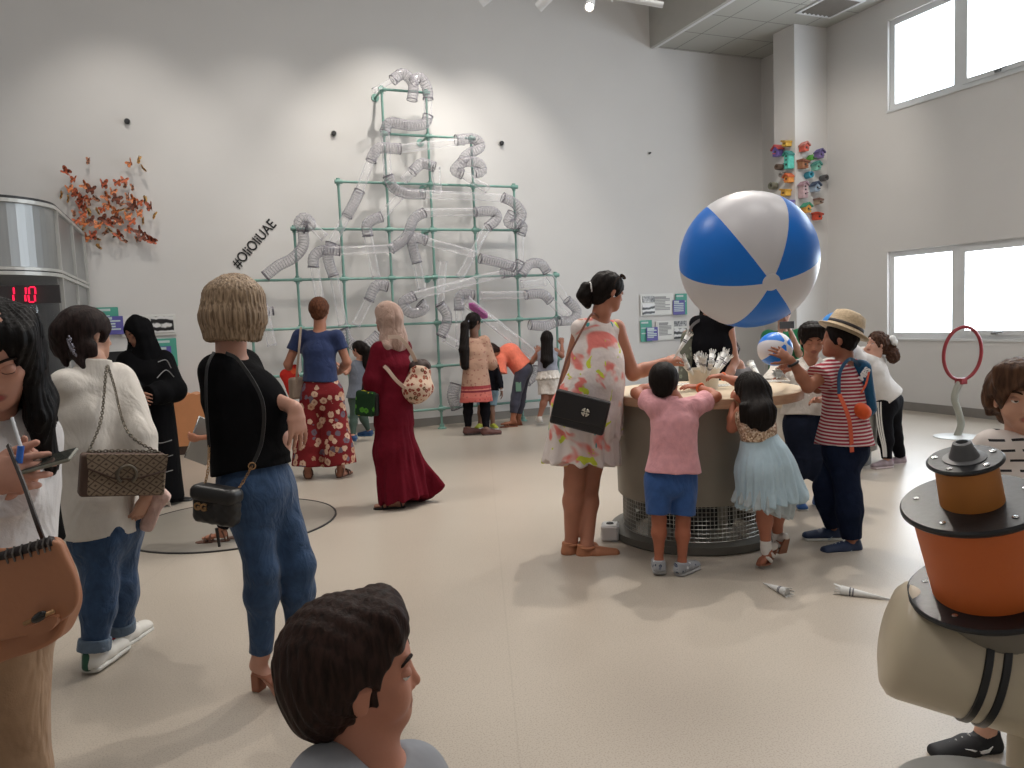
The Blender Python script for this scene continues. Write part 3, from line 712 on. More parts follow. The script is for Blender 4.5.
# ================================================================== steel booth with the red digits
def booth():
    p = on_y(86, 300, YB-.25); bx1 = p[0]                   # right side wall
    yb = YB-.05; c_ = on_x(62, 300, bx1); yf = c_[1]-.0     # where the side bends into the front
    zt = on_y(88, 229, YB-.25)[2]; zm = on_y(88, 287, YB-.25)[2]
    R_ = .55; yc = yf
    pts = [V(bx1, yb, 0), V(bx1, yc, 0)]
    for k in range(1, 13): a = PI/2*k/12; pts.append(V(bx1-R_*(1-math.cos(a)), yc-R_*math.sin(a), 0))
    pts.append(V(bx1-3.0, yc-R_, 0)); pts.append(V(bx1-3.0, yb, 0))
    t = empty('exhibit_booth', (bx1-1.2, (yb+yc)/2, 0), 'large rounded steel booth with a glazed front and red digital display at the left', 'booth')
    def band(z0, z1, off, m, name, par=t):
        P2 = []
        cen = V(bx1-1.5, (yb+yc)/2, 0)
        for q in pts: d = q-cen; P2.append(q+V(np.sign(d[0])*off, (np.sign(d[1]) if q[1] < yb-.01 else 0)*off, 0)+V(0, 0, z0))
        return MB().prism(P2[::-1], V(0, 0, z1-z0)).build(name, m, par)
    band(zm+.06, zt-.05, 0, steel_m, 'upper_panel'); band(zt-.05, zt-.02, .025, gasket_m, 'top_trim'); band(zt-.02, zt+.005, .01, dark_m, 'top_gasket')
    band(zm+.03, zm+.055, .03, gasket_m, 'middle_trim'); band(zm+.02, zm+.03, .012, dark_m, 'middle_gasket'); band(zm-.01, zm+.02, .028, gasket_m, 'lower_trim')
    band(0, .35, .01, steel_m, 'plinth')
    # posts
    for q in (pts[1]+V(0, .0, 0), V(bx1, yb-.03, 0), V(bx1, (yb+yc)/2, 0)): MB().box(q+V(.002, 0, (zt+.3)/2), (.022, .022, (zt-.35)/2-.02)).build('post', gasket_m, t)
    # dark inside with glazing
    gl = clear('booth glass', .22, .3, (120, 122, 124), .05)
    n = len(pts); v = []; 
    for z in (.35, zm-.01): v += [q*V(1, 1, 0)+V(0, 0, z) for q in pts[1:-1]]
    m = n-2; link('glazing', v, [(k, k+1, m+k+1, m+k) for k in range(m-1)], gl, t, True)
    MB().box((bx1-.01, (yb+yc)/2, (zm+.35)/2), (.01, (yb-yc)/2, (zm-.35)/2)).build('side_panel', steel_m, t)
    inner = plain('booth inside', (104, 103, 101), .7)
    MB().box((bx1-1.55, yb-.04, (zm+.35)/2), (1.45, .02, (zm-.35)/2)).build('inner_wall', inner, t)
    MB().box((bx1-.62, yc+.35, (zm+.35)/2), (.14, .02, (zm-.35)/2-.1)).build('inner_post', plain('inner grey', (150, 148, 143), .5), t)
    for xx in (-.78, -.66): MB().tube([V(bx1+xx, yc+.2, 1.0), V(bx1+xx, yc+.2, zm-.35)], .028, 12).build('clear_column', plain('bright acrylic', (200, 200, 200), .2), t, auto=True)
    # display
    zd = 0; pa = P(22, 294, 1.0); 
    fy = yc-R_-.012; c0 = on_y(23, 294.5, fy)
    d = MB().box(c0+V(0, .05, 0), (.26, .02, .075)).build('digital_display', plain('display black', (52, 50, 52), .4), t)
    red = emis('red segments', (255, 24, 70), 1.6); sg = MB()
    h_ = .030; w_ = .022
    def seg(cx_, cz, kind):
        sh = .12*0
        for k in kind:
            x_, z_, hor = {'a': (0, h_*2, 1), 'b': (w_, h_, 0), 'c': (w_, -h_, 0), 'd': (0, -h_*2, 1), 'e': (-w_, -h_, 0), 'f': (-w_, h_, 0)}[k]
            sg.box((cx_+x_+z_*.12, fy-.002, cz+z_), (w_*.8 if hor else .006, .004, .006 if hor else h_*.86))
    for px_, kk in ((10.5, 'bc'), (22.5, 'bc'), (32, 'abcdef')):
        q = on_y(px_, 294.5, fy); seg(q[0], q[2], kk)
    sg.build('red_digits', red, d)
booth()
# ================================================================== orange counter with scalloped top
oc = empty('orange_counter', floor_at(175, 455), 'orange counter with a wavy top edge behind the woman in black', 'counter')
zc_ = zfloor(190, 455)
def flat_at(px, py): return P(px, py, zc_)
A_ = floor_at(158, 457); B_ = floor_at(212, 453); dx_ = unit(B_-A_); nn_ = unit(np.cross(UP, dx_)); nn_ = nn_ if nn_[1] > 0 else -nn_
L_ = np.linalg.norm(B_-A_); zt_ = flat_at(190, 394)[2]
poly = [A_+UP*.1, A_+dx_*L_+UP*.1]
for k in range(41): u = 1-k/40; poly.append(A_+dx_*L_*u+UP*(zt_-.012+.016*abs(math.sin(u*PI*5))))
MB().prism(poly, nn_*.3).build('body', plain('orange laminate', (198, 134, 90), .45, var=.04), oc)
MB().box(A_+dx_*L_/2+nn_*.16+UP*.05, (L_/2-.02, .13, .05), np.stack([dx_, nn_, UP], 1)).build('plinth', plain('dark brown plinth', (70, 52, 44), .5), oc)
# ================================================================== floor disc
dc = floor_at(233, 523); 
da = floor_at(334, 517); r_d = np.linalg.norm(da-dc)
MB().lathe((dc[0], dc[1], 0), [(r_d, 0), (r_d, .006), (r_d-.02, .008), (0, .008)], 64).build('floor_disc', plain('grey disc', (140, 134, 125), .4, var=.03), label='large flat grey round disc set on the floor behind the blonde woman', cat='floor disc', auto=True)
MB().lathe((dc[0], dc[1], 0), [(r_d+.012, 0), (r_d+.012, .009), (r_d+.0, .0095), (r_d, 0)], 64, close=True).build('rim', dark_m, bpy.data.objects['floor_disc'], auto=True)
# ================================================================== hoop on a bent stand
hb = floor_at(957.5, 437); zh = zfloor(957.5, 437)
t = empty('hoop_stand', hb, 'red oval hoop on a wavy grey pole standing near the windows', 'hoop stand')
MB().lathe(hb, [(.0, 0), (.22, 0), (.22, .008), (.1, .02), (0, .022)], 28).build('base_plate', gasket_m, t, auto=True)
pl_ = [(957, 436), (961, 424), (958, 410), (954.5, 399), (957, 388), (961, 381)]
MB().tube(spline([P(a, b, zh) for a, b in pl_], 8), .034, 16).build('pole', plain('hoop pole grey', (150, 150, 140), .4, .2), t, auto=True)
cc = P(962.5, 353.5, zh); hx = 18.8*zh/F; hz = 26.5*zh/F
aa = V(CR[0], CR[1], 0); aa = unit(aa); tilt = .06
ring = [cc+aa*(hx*math.cos(a))+UP*(hz*math.sin(a))+aa*(tilt*hz*math.sin(a)) for a in [2*PI*k/64 for k in range(64)]]
MB().tube(ring, .018, 12, closed=True).build('hoop', plain('red hoop', (132, 34, 42), .4), t, auto=True)
MB().box(P(961, 381, zh), (.04, .04, .03)).build('hoop_clamp', plain('red hoop', (132, 34, 42), .4), t)
# ================================================================== round activity table
zt0 = 4.95; tcx, tcy = floor_at(694, 540)[:2]; 
Tc = P(694, 500, 4.88); Tc = V(Tc[0], Tc[1], 0)
t = empty('round_table', Tc, 'big round drum table with a pale wood top and caged foot in the middle', 'table')
drum_m = plain('olive grey laminate', (136, 129, 116), .45, var=.02)
TH = P(700, 387, 4.95)[2]
rD, rT = .475, .59
MB().lathe(Tc, [(rD-.02, .27), (rD, .275), (rD+.01, TH-.06), (0, TH-.06)], 64).build('drum', drum_m, t, auto=True)
MB().box(Tc+unit(CP*V(1,1,0)-Tc)*(rD+.002)+V(0, 0, .6), (.001, .001, .3)).build('seam', dark_m, t)
wood_m = plain('pale wood edge', (178, 140, 112), .5, var=.12, nsc=12, sc=(1, 1, 8))
tp_m = plain('cream table top', (214, 196, 170), .35, var=.03)
Tt = Tc+HR*.075
MB().lathe(Tt, [(rT-.03, TH-.06), (rT, TH-.055), (rT, TH-.004), (0, TH-.004)], 72).build('tabletop', wood_m, t, auto=True)
MB().lathe(Tt, [(rT-.004, TH-.004), (rT-.006, TH), (0, TH)], 72).build('top_surface', tp_m, t, auto=True)
MB().lathe(Tc, [(rD+.04, 0), (rD+.05, .01), (rD+.05, .05), (rD-.04, .06), (rD-.04, 0)], 64, close=True).build('foot_ring', plain('foot grey', (92, 90, 84), .5), t, auto=True)
mesh_m = plain('cage wire', (176, 176, 170), .3, .6)
cg = MB(); rc = rD-.03
for k in range(120): a = 2*PI*k/120; e = V(math.cos(a), math.sin(a), 0)*rc; cg.tube([Tc+e+UP*.055, Tc+e+UP*.275], .0022, 4, cap=False)
for j in range(9): z = .06+j*.025; cg.tube([Tc+V(rc*math.cos(a), rc*math.sin(a), z) for a in [2*PI*k/72 for k in range(72)]], .0022, 4, closed=True)
cg.build('wire_cage', mesh_m, t)
for a in (0.3, 1.35, 2.4, 3.45, 4.5, 5.5): MB().lathe(Tc+V(math.cos(a), math.sin(a), 0)*(rD-.07), [(.03, .0), (.03, .275)], 12).build('support_post', plain('post grey', (140, 138, 130), .5), t, auto=True)
MB().box(Tc+V(0, 0, .15), (.2, .16, .11), bev=.02).build('blower_unit', dark_m, t)
MB().tube([Tc+V(-.2, .05, .12), Tc+V(-.32, .1, .2), Tc+V(-.34, .1, .27)], .05, 14).build('blower_hose', plain('hose grey', (110, 110, 108), .5), t, auto=True)
# air grilles on top
gr_m = plain('white perforated plate', (218, 216, 210), .4)
for (px, py, w, h) in ((664+14, 384.5, .12, .07), (730, 385, .10, .06), (772, 381, .1, .06)):
    d = ray(px, py); q = CP+d*((TH+.003-CH)/d[2]); g = MB().box(q, (w, h, .003), frame(HF), bev=.002)
    pn = g.build('air_grille', gr_m, t); hm = MB(); Fm = frame(HF)
    for i in range(10):
        for j in range(5): hm.lathe(q+Fm@V((i-4.5)*w*.19, (j-2)*h*.38, .003), [(.005, 0), (.005, .0006), (0, .0006)], 6)
    hm.build('perforations', dark_m, pn, kind='stuff')
# plug box at its foot
q = floor_at(612, 540); t2 = empty('socket_box', q, 'small white box on the floor against the foot of the drum table', 'box')
MB().box(q+V(0, .02, .05), (.055, .06, .05), frame(HF+HR*.2), bev=.012).build('housing', white_m, t2)
MB().lathe(q+V(0, .02, .1), [(.0, .006), (.02, .006), (.024, 0)], 14).build('button', dark_m, t2, auto=True)
# second drum behind
D2 = P(825, 455, 6.95)*V(1, 1, 0); r2 = .43; D2H = P(825, 398, 6.95)[2]
t = empty('drum_table', D2, 'smaller white drum table behind the boy in the straw hat', 'table')
MB().lathe(D2, [(r2, .13), (r2+.005, D2H-.05), (0, D2H-.05)], 56).build('drum', plain('warm white laminate', (200, 194, 184), .45, var=.02), t, auto=True)
MB().lathe(D2, [(r2-.05, 0), (r2-.05, .13), (0, .13)], 56).build('plinth', plain('grey plinth', (120, 117, 110), .5), t, auto=True)
MB().lathe(D2, [(r2+.05, D2H-.05), (r2+.05, D2H), (0, D2H)], 56).build('tabletop', tp_m, t, auto=True)
# ================================================================== beach balls
def ball_mat(name, off=0.0, n=6, white=(204, 202, 214), blue=(22, 122, 226)):
    t = NT(name); s = t.new('ShaderNodeSeparateXYZ'); t.l(t.co(), s.inputs[0])
    a = t.math('ARCTAN2', s.outputs[1], s.outputs[0]); u = t.math('FRACT', t.math('ADD', t.math('MULTIPLY', a, n/2/(2*PI)), off))
    m = t.math('LESS_THAN', u, .5); t.base(t.mix(m, lin(white), lin(blue))); t.set(Roughness=.36, Specular_IOR_Level=.4)
    return t.m
def beach_ball(c, r, R, label, off=0.0, name='beach_ball', white=(222, 220, 224)):
    t = empty(name, c, label, 'ball')
    m = ball_mat('beach ball vinyl', off, white=white)
    mb = MB(); N = 48
    mb.ball((0, 0, 0), r, N)
    o = link('ball_skin', np.array(mb.v), mb.f, m, None, True, base=V(0, 0, 0)); o.parent = t; o.location = (0, 0, 0)
    o.rotation_euler = Matrix([list(map(float, x)) for x in R]).to_euler()
    wm = plain('ball cap white', (224, 222, 226), .3)
    for sg in (1, -1):
        ax = R@V(0, 0, sg); MB().lathe(np.asarray(c)+ax*(r-.004), [(r*.13, -.002), (r*.12, .004), (0, .0055)], 24, ax).build('end_cap', wm, t, auto=True)
    ax = R@V(0, 0, -1); MB().lathe(np.asarray(c)+ax*(r+.001), [(.012, 0), (.009, .008), (0, .009)], 12, ax).build('valve', wm, t, auto=True)
    return t
bc = P(748, 260, 2.5); br_ = 67.5*2.5/F
# pole of the ball points to the viewer, low right
axz = unit(-CF*.93+CR*.05-CU*.47); axx = unit(np.cross(CU, axz)); RB = np.stack([axx, np.cross(axz, axx), axz], 1)
beach_ball(bc, br_, RB, 'big blue and white beach ball floating in the air above the table', .90)
# ================================================================== people toolkit
def dv(r, u, a): return unit(HR*r+UP*u+HF*a)     # right, up, away from the viewer
def lerp(a, b, t): return a+(b-a)*t
lash_m = plain('lashes', (24, 18, 16), .6); white_eye = plain('eye white', (215, 210, 205), .2); iris_m = plain('brown iris', (52, 32, 22), .15)
class Fig:
    def __init__(s, label, foot, Z, sk, h=.007, bw=1.0, group=None, cat='person'):
        s.Z = Z; s.h = h; s.bw = bw; f = P(foot[0], foot[1], Z); s.root = empty('person', (f[0], f[1], 0), label, cat, group)
        s.sk = sk; s.b = SDF(h); s.tints = []; s.J = {}
    def q(s, px, py, d=0.0): return P(px, py, s.Z+d)
    def joints(s, **k):
        for n, v in k.items(): s.J[n] = s.q(*v)
        return s.J
    def torso(s):
        J = s.J; w = s.bw; C = (J['shA']+J['shB'])/2; H = (J['hpA']+J['hpB'])/2; s.C, s.H = C, H
        s.side = unit(unit(J['shB']-J['shA'])*.6+unit(J['hpB']-J['hpA'])*.4); s.dn = unit(H-C)
        c = lerp(C, J.get('mid', lerp(C, H, .5)), .5); wa = J.get('mid', lerp(C, H, .62)); s.ch, s.wa = c, wa
        b = s.b
        b.ell(C+s.dn*.04*w, c, (.115*w, .075*w), (.14*w, .10*w), s.side, .04); b.ell(c, wa, (.14*w, .10*w), (.12*w, .088*w), s.side, .04); b.ell(wa, H, (.12*w, .088*w), (.15*w, .105*w), s.side, .05)
        b.cap(J['shA']+s.dn*.01, J['shB']+s.dn*.01, .048*w, k=.04)
        if 'nk' in J: b.cap(C+s.dn*.02, J['nk'], .056*w, .05*w, .04)
    def arm(s, X, r=1.0, k=.02):
        J = s.J; w = s.bw*r; a, e, v = J['sh'+X], J['el'+X], J['wr'+X]
        s.b.cap(a, e, .046*w, .036*w, .03).cap(e, lerp(e, v, .35), .036*w, .037*w, .02).cap(lerp(e, v, .35), v, .037*w, .024*w, .02)
    def leg(s, X, r=1.0):
        J = s.J; w = s.bw*r; a, e, v = J['hp'+X], J['kn'+X], J['an'+X]
        m = lerp(e, v, .3)+unit(np.cross(np.cross(unit(J.get('to'+X, v+HF*-.1)-v), UP), e-v))*0
        s.b.cap(a, e, .084*w, .054*w, .05).cap(e, m, .052*w, .055*w, .03).cap(m, v, .055*w, .034*w, .03)
        if 'to'+X in J: 
            t = J['to'+X]; d = unit(t-v); d2 = unit(V(d[0], d[1], 0)); hl = v+V(0, 0, -.045*w)-d2*.03*w
            sd = np.cross(d2, UP)
            s.b.cap(v, hl+d2*.008, .034*w, .026*w, .02).ell(hl+d2*.008, lerp(hl, t, .7), (.028*w, .026*w), (.035*w, .020*w), sd, .03).ell(lerp(hl, t, .65), t, (.035*w, .018*w), (.030*w, .012*w), sd, .02)
    def foot(s, X, d, L=.165, drop=.06):
        w = s.bw; s.J['to'+X] = s.J['an'+X]+unit(d*V(1, 1, 0))*L*w+V(0, 0, -drop*w)
    def hand(s, X=None, wr=None, d=None, n=None, curl=.5, sc=1.0, thumb=1, spread=.12, curls=None, th=.6, th_curl=.4, first=None):
        """palm then four bent fingers and a thumb; d = pointing direction, n = where the palm faces"""
        J = s.J; wr = J['wr'+X] if wr is None else wr; d = unit(d); n = unit(n-d*np.dot(n, d)); sd = np.cross(d, n)*thumb; b = s.b; w = sc
        pc = wr+d*.085*w
        b.ell(wr+d*.012*w, wr+d*.045*w, (.026*w, .018*w), (.036*w, .0155*w), sd, .012).ell(wr+d*.045*w, pc, (.038*w, .0155*w), (.038*w, .0125*w), sd, .01)
        Ls = (.066, .077, .072, .056); cs = curls or (curl,)*4
        for i in range(4):
            o = (.029, .010, -.010, -.029)[i]; base = wr+d*(.082-.004*abs(i-1.3))*w+sd*o*w; L = Ls[i]*w
            dd = unit(d+sd*spread*(1.5-i)); c = cs[i]; an = c*.5; p = base; r0 = .0088*w
            for j, (f, rr) in enumerate(((.44, .95), (.32, .85), (.27, .72))):
                q = p+(dd*math.cos(an)+n*math.sin(an))*L*f; b.cap(p, q, r0*(1, .93, .82)[j], r0*rr, .003 if j else .006); p = q; an += c*(.85 if j == 0 else .6)
        tb = wr+d*.022*w+sd*.022*w+n*.006*w; t1 = unit(d*math.cos(th)+sd*math.sin(th)+n*.25); p1 = tb+t1*.042*w; t2 = unit(t1+d*th_curl*.8-sd*th_curl*.5+n*th_curl*.5); p2 = p1+t2*.032*w; p3 = p2+unit(t2+n*th_curl*.3)*.024*w
        b.cap(tb, p1, .0165*w, .0115*w, .01).cap(p1, p2, .0112*w, .0095*w, .004).cap(p2, p3, .0095*w, .0078*w, .003)
        return pc
    def head(s, c, f, u=UP, H=.225, chin=1.0, child=False, ears=True, jaw=1.0, lips=(150, 84, 76), nose=1.0):
        """c: centre of the head"""
        f = unit(f); R = frame(f, u); s.hc, s.hR, s.hH = c, R, H; L = lambda x, y, z: c+R@V(x, y, z)*H; s.L = L; b = s.b
        b.ball(L(0, -.05, .12), V(.335, .42, .375)*H, R, .02*H/.22)
        jw = .25 if child else .255
        b.ball(L(0, .13, -.16), V(jw*jaw, .255, .29)*H, R, .10*H).ball(L(0, .25, -.365), V(.13, .12, .11)*H, R, .12*H)
        if child: 
            for sx in (-1, 1): b.ball(L(sx*.16, .22, -.16), V(.12, .12, .13)*H, R, .08*H)
        for sx in (-1, 1): b.ball(L(sx*.165, .22, -.06), V(.09, .09, .08)*H, R, .08*H)
        b.ell(L(-.12, .31, .10), L(.12, .31, .10), (.06*H, .05*H), (.06*H, .05*H), R@V(0, 0, 1), .06*H)
        for sx in (-1, 1): b.ball(L(sx*.15, .435, .02), V(.085, .085, .055)*H, R, .06*H, 's')
        nl = .02*nose
        b.cap(L(0, .34, .05), L(0, .385+nl, -.12), .026*H, .040*H, .04*H).ball(L(0, .395+nl, -.135), .036*H, None, .02*H)
        for sx in (-1, 1): b.ball(L(sx*.05, .375, -.145), V(.030, .035, .024)*H, R, .02*H)
        b.ell(L(-.07, .355, -.245), L(.07, .355, -.245), (.022*H, .03*H), (.022*H, .03*H), R@V(0, 0, 1), .02*H)
        b.ell(L(-.055, .345, -.285), L(.055, .345, -.285), (.024*H, .03*H), (.024*H, .03*H), R@V(0, 0, 1), .02*H)
        b.cap(L(-.07, .40, -.265), L(.07, .40, -.265), .010*H, k=.01*H, mode='s')
        if ears:
            for sx in (-1, 1): b.ell(L(sx*.335, -.01, .03), L(sx*.325, .0, -.12), (.085*H, .03*H), (.05*H, .028*H), R@V(.0, 1, 0), .03*H).ball(L(sx*.375, .02, -.02), V(.02, .045, .06)*H, R, .02*H, 's')
        s.tints.append(((L(0, .36, -.265), R), V(.115, .12, .055)*H, lips, .35))
        if 'nk' in s.J: b.cap(s.J['nk'], L(0, -.08, -.22), .05*s.bw, .052*s.bw, .03)
        return L
    def face(s, gaze=0.0, iris=True, brow=(40, 28, 24), lid=.35):
        """eyes and eyebrows as parts"""
        H = s.hH; L = s.L; R = s.hR; bm = hairmat('brow %d' % brow[0], brow, sc=(1, 1, 1), rough=.6)
        for sx in (-1, 1):
            c = L(sx*.15, .305, .02); r = .057*H; ax = unit(R@V(gaze, 1, -.1)); mb = MB()
            prof = [(0, r)]+[(r*math.sin(a), r*math.cos(a)) for a in (.18, .2, .5, .54, .9, 1.3, 1.7, 2.2)]+[(0, -r)]
            v0 = len(mb.f); mb.lathe(c, prof, 18, ax)
            mi = []
            for i in range(len(prof)-1): mi += [2 if i < 1 else 1 if i < 3 else 0]*18
            e = mb.build('eye', [white_eye, iris_m, lash_m], s.root, smooth=True); e.data.polygons.foreach_set('material_index', mi+[0]*(len(e.data.polygons)-len(mi)))
            lid_z = lid*r
            g = SDF(max(.0012, r*.12)); g.ball(c, r*1.13, None, 0); g.cut(c+R@V(0, 0, 1)*(r*(.45-lid*1.3)), R@V(0, -.1, -1)); g.build('eyelid', s.skm, s.root)
            g = MB(); pts = [c+R@V(r*1.14*math.sin(a)*.98, r*1.14*math.cos(a)*.93, r*(.47-lid*1.3)) for a in np.linspace(-1.15, 1.15, 9)]; g.tube(pts, r*.05, 5); g.build('eyelashes', lash_m, s.root, smooth=True)
            pts = [L(sx*x, y, z) for x, y, z in ((.07, .375, .105), (.13, .368, .135), (.19, .335, .14), (.24, .285, .115))]
            MB().tube(spline(pts, 4), [H*.004]+[H*.014]*8+[H*.011]*3+[H*.003], 6).build('eyebrow', bm, s.root, smooth=True)
    def finish(s, warp=None):
        s.skm = skin('skin %d %d %d' % s.sk, s.sk)
        return s.b.build('body', s.skm, s.root, tints=s.tints or None)
    # ---------------------------------------------------------------- clothing
    def g(s, h=None): return SDF(h or s.h)
    def top(s, name, mat, off=.012, hem=None, sleeves=('short', 'short'), loose=.01, warp=None, neck=.05, hemw=None, g=None, build=True, cutneck=True, sr=0.0, tuck=0):
        J = s.J; w = s.bw; g = g or s.g(); hem = s.H+s.dn*.04 if hem is None else hem; o = off; l = loose
        hw = hemw or (.15*w+o+l, .105*w+o+l)
        g.ell(s.C+s.dn*.04*w, s.ch, (.115*w+o, .075*w+o), (.14*w+o, .10*w+o), s.side, .04).ell(s.ch, s.wa, (.14*w+o, .10*w+o), (.125*w+o+l*.5, .09*w+o+l*.5), s.side, .04)
        g.ell(s.wa, hem, (.125*w+o+l*.5, .09*w+o+l*.5), hw, s.side, .04, flat=True)
        g.cap(J['shA']+s.dn*.012, J['shB']+s.dn*.012, .048*w+o*.8, k=.04)
        for X, t in zip('AB', sleeves):
            if t == 'none' or t is None or 'el'+X not in J: continue
            a, e = J['sh'+X], J['el'+X]; r0 = .046*w+o+sr*.5; 
            if t == 'short': g.cap(a, lerp(a, e, .52), r0, .045*w+o+l*.6+sr, .035, flat=True)
            elif t == 'half': g.cap(a, lerp(a, e, .95), r0, .042*w+o+l+sr, .035, flat=True)
            else:
                f = 1.0 if t == 'long' else float(t); v = J['wr'+X]
                g.cap(a, e, r0, .040*w+o+sr, .035).cap(e, lerp(e, v, .5*f), .040*w+o+sr, .038*w+o+sr*.8, .02).cap(lerp(e, v, .5*f), lerp(e, v, .96*f), .038*w+o+sr*.8, .026*w+o*1.3+sr*.5, .02, flat=True)
        if cutneck and 'nk' in J: g.ball(J['nk'], neck*w+.012, None, .012, 's')
        g.warp = warp or folds(.0045, 11, int(s.root.location.x*100) % 97)
        return g.build(name, mat, s.root) if build else g
    def pants(s, name, mat, off=.012, waist=None, length=1.0, loose=.0, flare=0.0, warp=None, g=None, build=True, only='AB', rr=1.0, seat=None):
        J = s.J; w = s.bw; g = g or s.g(); wt = lerp(s.wa, s.H, .4) if waist is None else waist
        sw, sd = seat or (.15*w+off, .105*w+off)
        g.ell(wt, s.H+s.dn*.02, (.13*w+off, .09*w+off), (sw, sd), s.side, .05, flata=True)
        for X in only:
            a, e, v = J['hp'+X], J['kn'+X], J['an'+X]; o = off+loose
            if length <= .5:
                t = length/.5; g.cap(a, lerp(a, e, t), .080*w*rr+off, (.080-.024*t)*w*rr+o+flare, .016, flat=True)
            else:
                t = (length-.5)/.5; g.cap(a, e, .084*w*rr+off, .054*w*rr+o+flare*.4, .05).cap(e, lerp(e, v, .3), .054*w*rr+o+flare*.4, .055*w*rr+o+flare*.6, .03)
                g.cap(lerp(e, v, .3), lerp(e, v, t), .055*w*rr+o+flare*.6, (.055-.021*t)*w*rr+o+flare, .03, flat=True)
        g.warp = warp or folds(.004, 13, 3+int(s.root.location.y*50) % 53, .9)
        return g.build(name, mat, s.root) if build else g
    def shoe(s, X, mat, sole=None, L=.25, w=1.0, high=False, d=None, name='shoe', laces=True, tab=None, pitch=0.0, logo=None):
        J = s.J; v = J['an'+X]; t = J['to'+X]; d = unit((t-v)*V(1, 1, 0)) if d is None else unit(d); sd = unit(np.cross(d, UP)); 
        u = UP
        if pitch: u = unit(UP*math.cos(pitch)+d*math.sin(pitch)); d = unit(d*math.cos(pitch)-UP*math.sin(pitch))
        # ankle joint sits .075 above the sole
        z = .080*w; base = v-u*z-d*.05*w; B = lambda f, r_, q: base+d*f*L*1.0+sd*r_+u*q
        g = SDF(min(s.h, .005)); W = .043*w
        g.ell(B(.09, 0, .032), B(.42, 0, .036), (W*.86, .034*w), (W*.98, .036*w), sd, .02).ell(B(.42, 0, .036), B(.86, 0, .028), (W*1.0, .040*w), (W*.98, .028*w), sd, .02)
        g.ell(B(.13, 0, .035), B(.15, 0, .09*w if not high else .125*w), (W*.9, .046*w), (W*.9, .044*w), sd, .02, flat=True)
        g.cut(B(0, 0, .020), -u); o = g.build(name, mat, s.root)
        sm = sole or plain('white sole', (205, 205, 200), .5)
        m = SDF(min(s.h, .005)); m.ell(B(.07, 0, .012), B(.45, 0, .012), (W*1.06, .020*w), (W*1.08, .020*w), sd, .01).ell(B(.45, 0, .012), B(.88, 0, .012), (W*1.10, .020*w), (W*1.04, .018*w), sd, .01); m.cut(B(0, 0, .0), -u); m.cut(B(0, 0, .024), u); m.build('sole', sm, o)
        if laces:
            mb = MB()
            for k in range(4): f = .40+.09*k; zz = .078-.007*k; mb.tube([B(f, -W*.5, zz*w-.004), B(f+.02, 0, zz*w+.008), B(f, W*.5, zz*w-.004)], .0028, 5)
            mb.build('laces', plain('lace grey', (200, 200, 198), .7), o)
        if tab is not None:
            SDF(.004).ell(B(.115, 0, .03), B(.125, 0, .075*w), (W*.62, .052*w), (W*.55, .050*w), sd, .005).cut(B(.12, 0, 0), d).build('heel_tab', tab, o)
        return o
    def sandal(s, X, mat, L=.24, w=1.0, d=None, name='sandal', thong=False, thick=.012):
        J = s.J; v = J['an'+X]; t = J['to'+X]; d = unit((t-v)*V(1, 1, 0)) if d is None else unit(d); sd = unit(np.cross(d, UP))
        base = V(v[0], v[1], 0)-d*.06*w; B = lambda f, r_, q: base+d*f*L+sd*r_+UP*q
        out = [(0, .0), (.03, .024), (.2, .031), (.45, .029), (.7, .04), (.9, .036), (1, .015)]
        poly = [B(f, r_*w, 0) for f, r_ in out]+[B(f, -r_*w, 0) for f, r_ in out[::-1]]
        o = MB().prism(poly, UP*thick).build(name, mat, s.root)
        mb = MB()
        if thong: mb.tube(spline([B(.35, .03*w, thick), B(.6, .02*w, .045*w), B(.78, 0, .03*w)], 5), .006*w, 6).tube(spline([B(.35, -.03*w, thick), B(.6, -.02*w, .045*w), B(.78, 0, .03*w)], 5), .006*w, 6)
        else:
            for f, hh in ((.7, .042), (.55, .055)): mb.tube(spline([B(f, .04*w, thick), B(f, .025*w, hh*w), B(f, -.025*w, hh*w), B(f, -.04*w, thick)], 5), .008*w, 6)
            mb.tube(spline([B(.1, .03*w, thick), B(.14, .04*w, .07*w), B(.26, .0, .105*w), B(.14, -.04*w, .07*w), B(.1, -.03*w, thick)], 5), .006*w, 6)
        mb.build('strap', mat, o, smooth=True); return o
    def haircap(s, mat, thick=.045, front=0.0, nape=-.30, extra=None, extra2=None, warp=None, name='hair', h=None, build=True, sides=.0):
        """hair shell around the skull, open at the face"""
        H = s.hH; L = s.L; R = s.hR; g = SDF(h or min(s.h, .005)); t = thick
        g.ball(L(0, -.06, .12), V(.335+t, .425+t, .385+t)*H, R, 0)
        g.ell(L(0, -.20, .0), L(0, -.22, nape+.1), ((.29+t)*H, (.25+t)*H), ((.22+t)*H, (.18+t)*H), R@V(1, 0, 0), .06*H)
        if extra: extra(g, L, H, R)
        g.ball(L(0, .52+front, -.10), V(.36, .40, .36)*H, R, .03*H, 's')
        g.box(L(0, .35, -.48), V(.6, .38+sides, .34)*H, R, .01, .03*H, 's')
        for sx in (-1, 1): g.ball(L(sx*.40, .06, -.08), V(.11, .13, .17)*H, R, .03*H, 's')
        if extra2: extra2(g, L, H, R)
        g.warp = warp or strands3(.0020, R@V(0, -.5, -1), 230)
        return g.build(name, mat, s.root) if build else g
blackhair = hairmat('black hair', (28, 22, 20)); brownhair = hairmat('dark brown hair', (52, 36, 28))
denim = cloth('blue denim', (50, 72, 102), .9, .5, 14, .5, .18); navydenim = cloth('dark navy denim', (24, 32, 52), .9, .4, 14, .4, .12)
whitesole = plain('white sole', (205, 205, 200), .5); blacksole = plain('black sole', (30, 30, 32), .6)
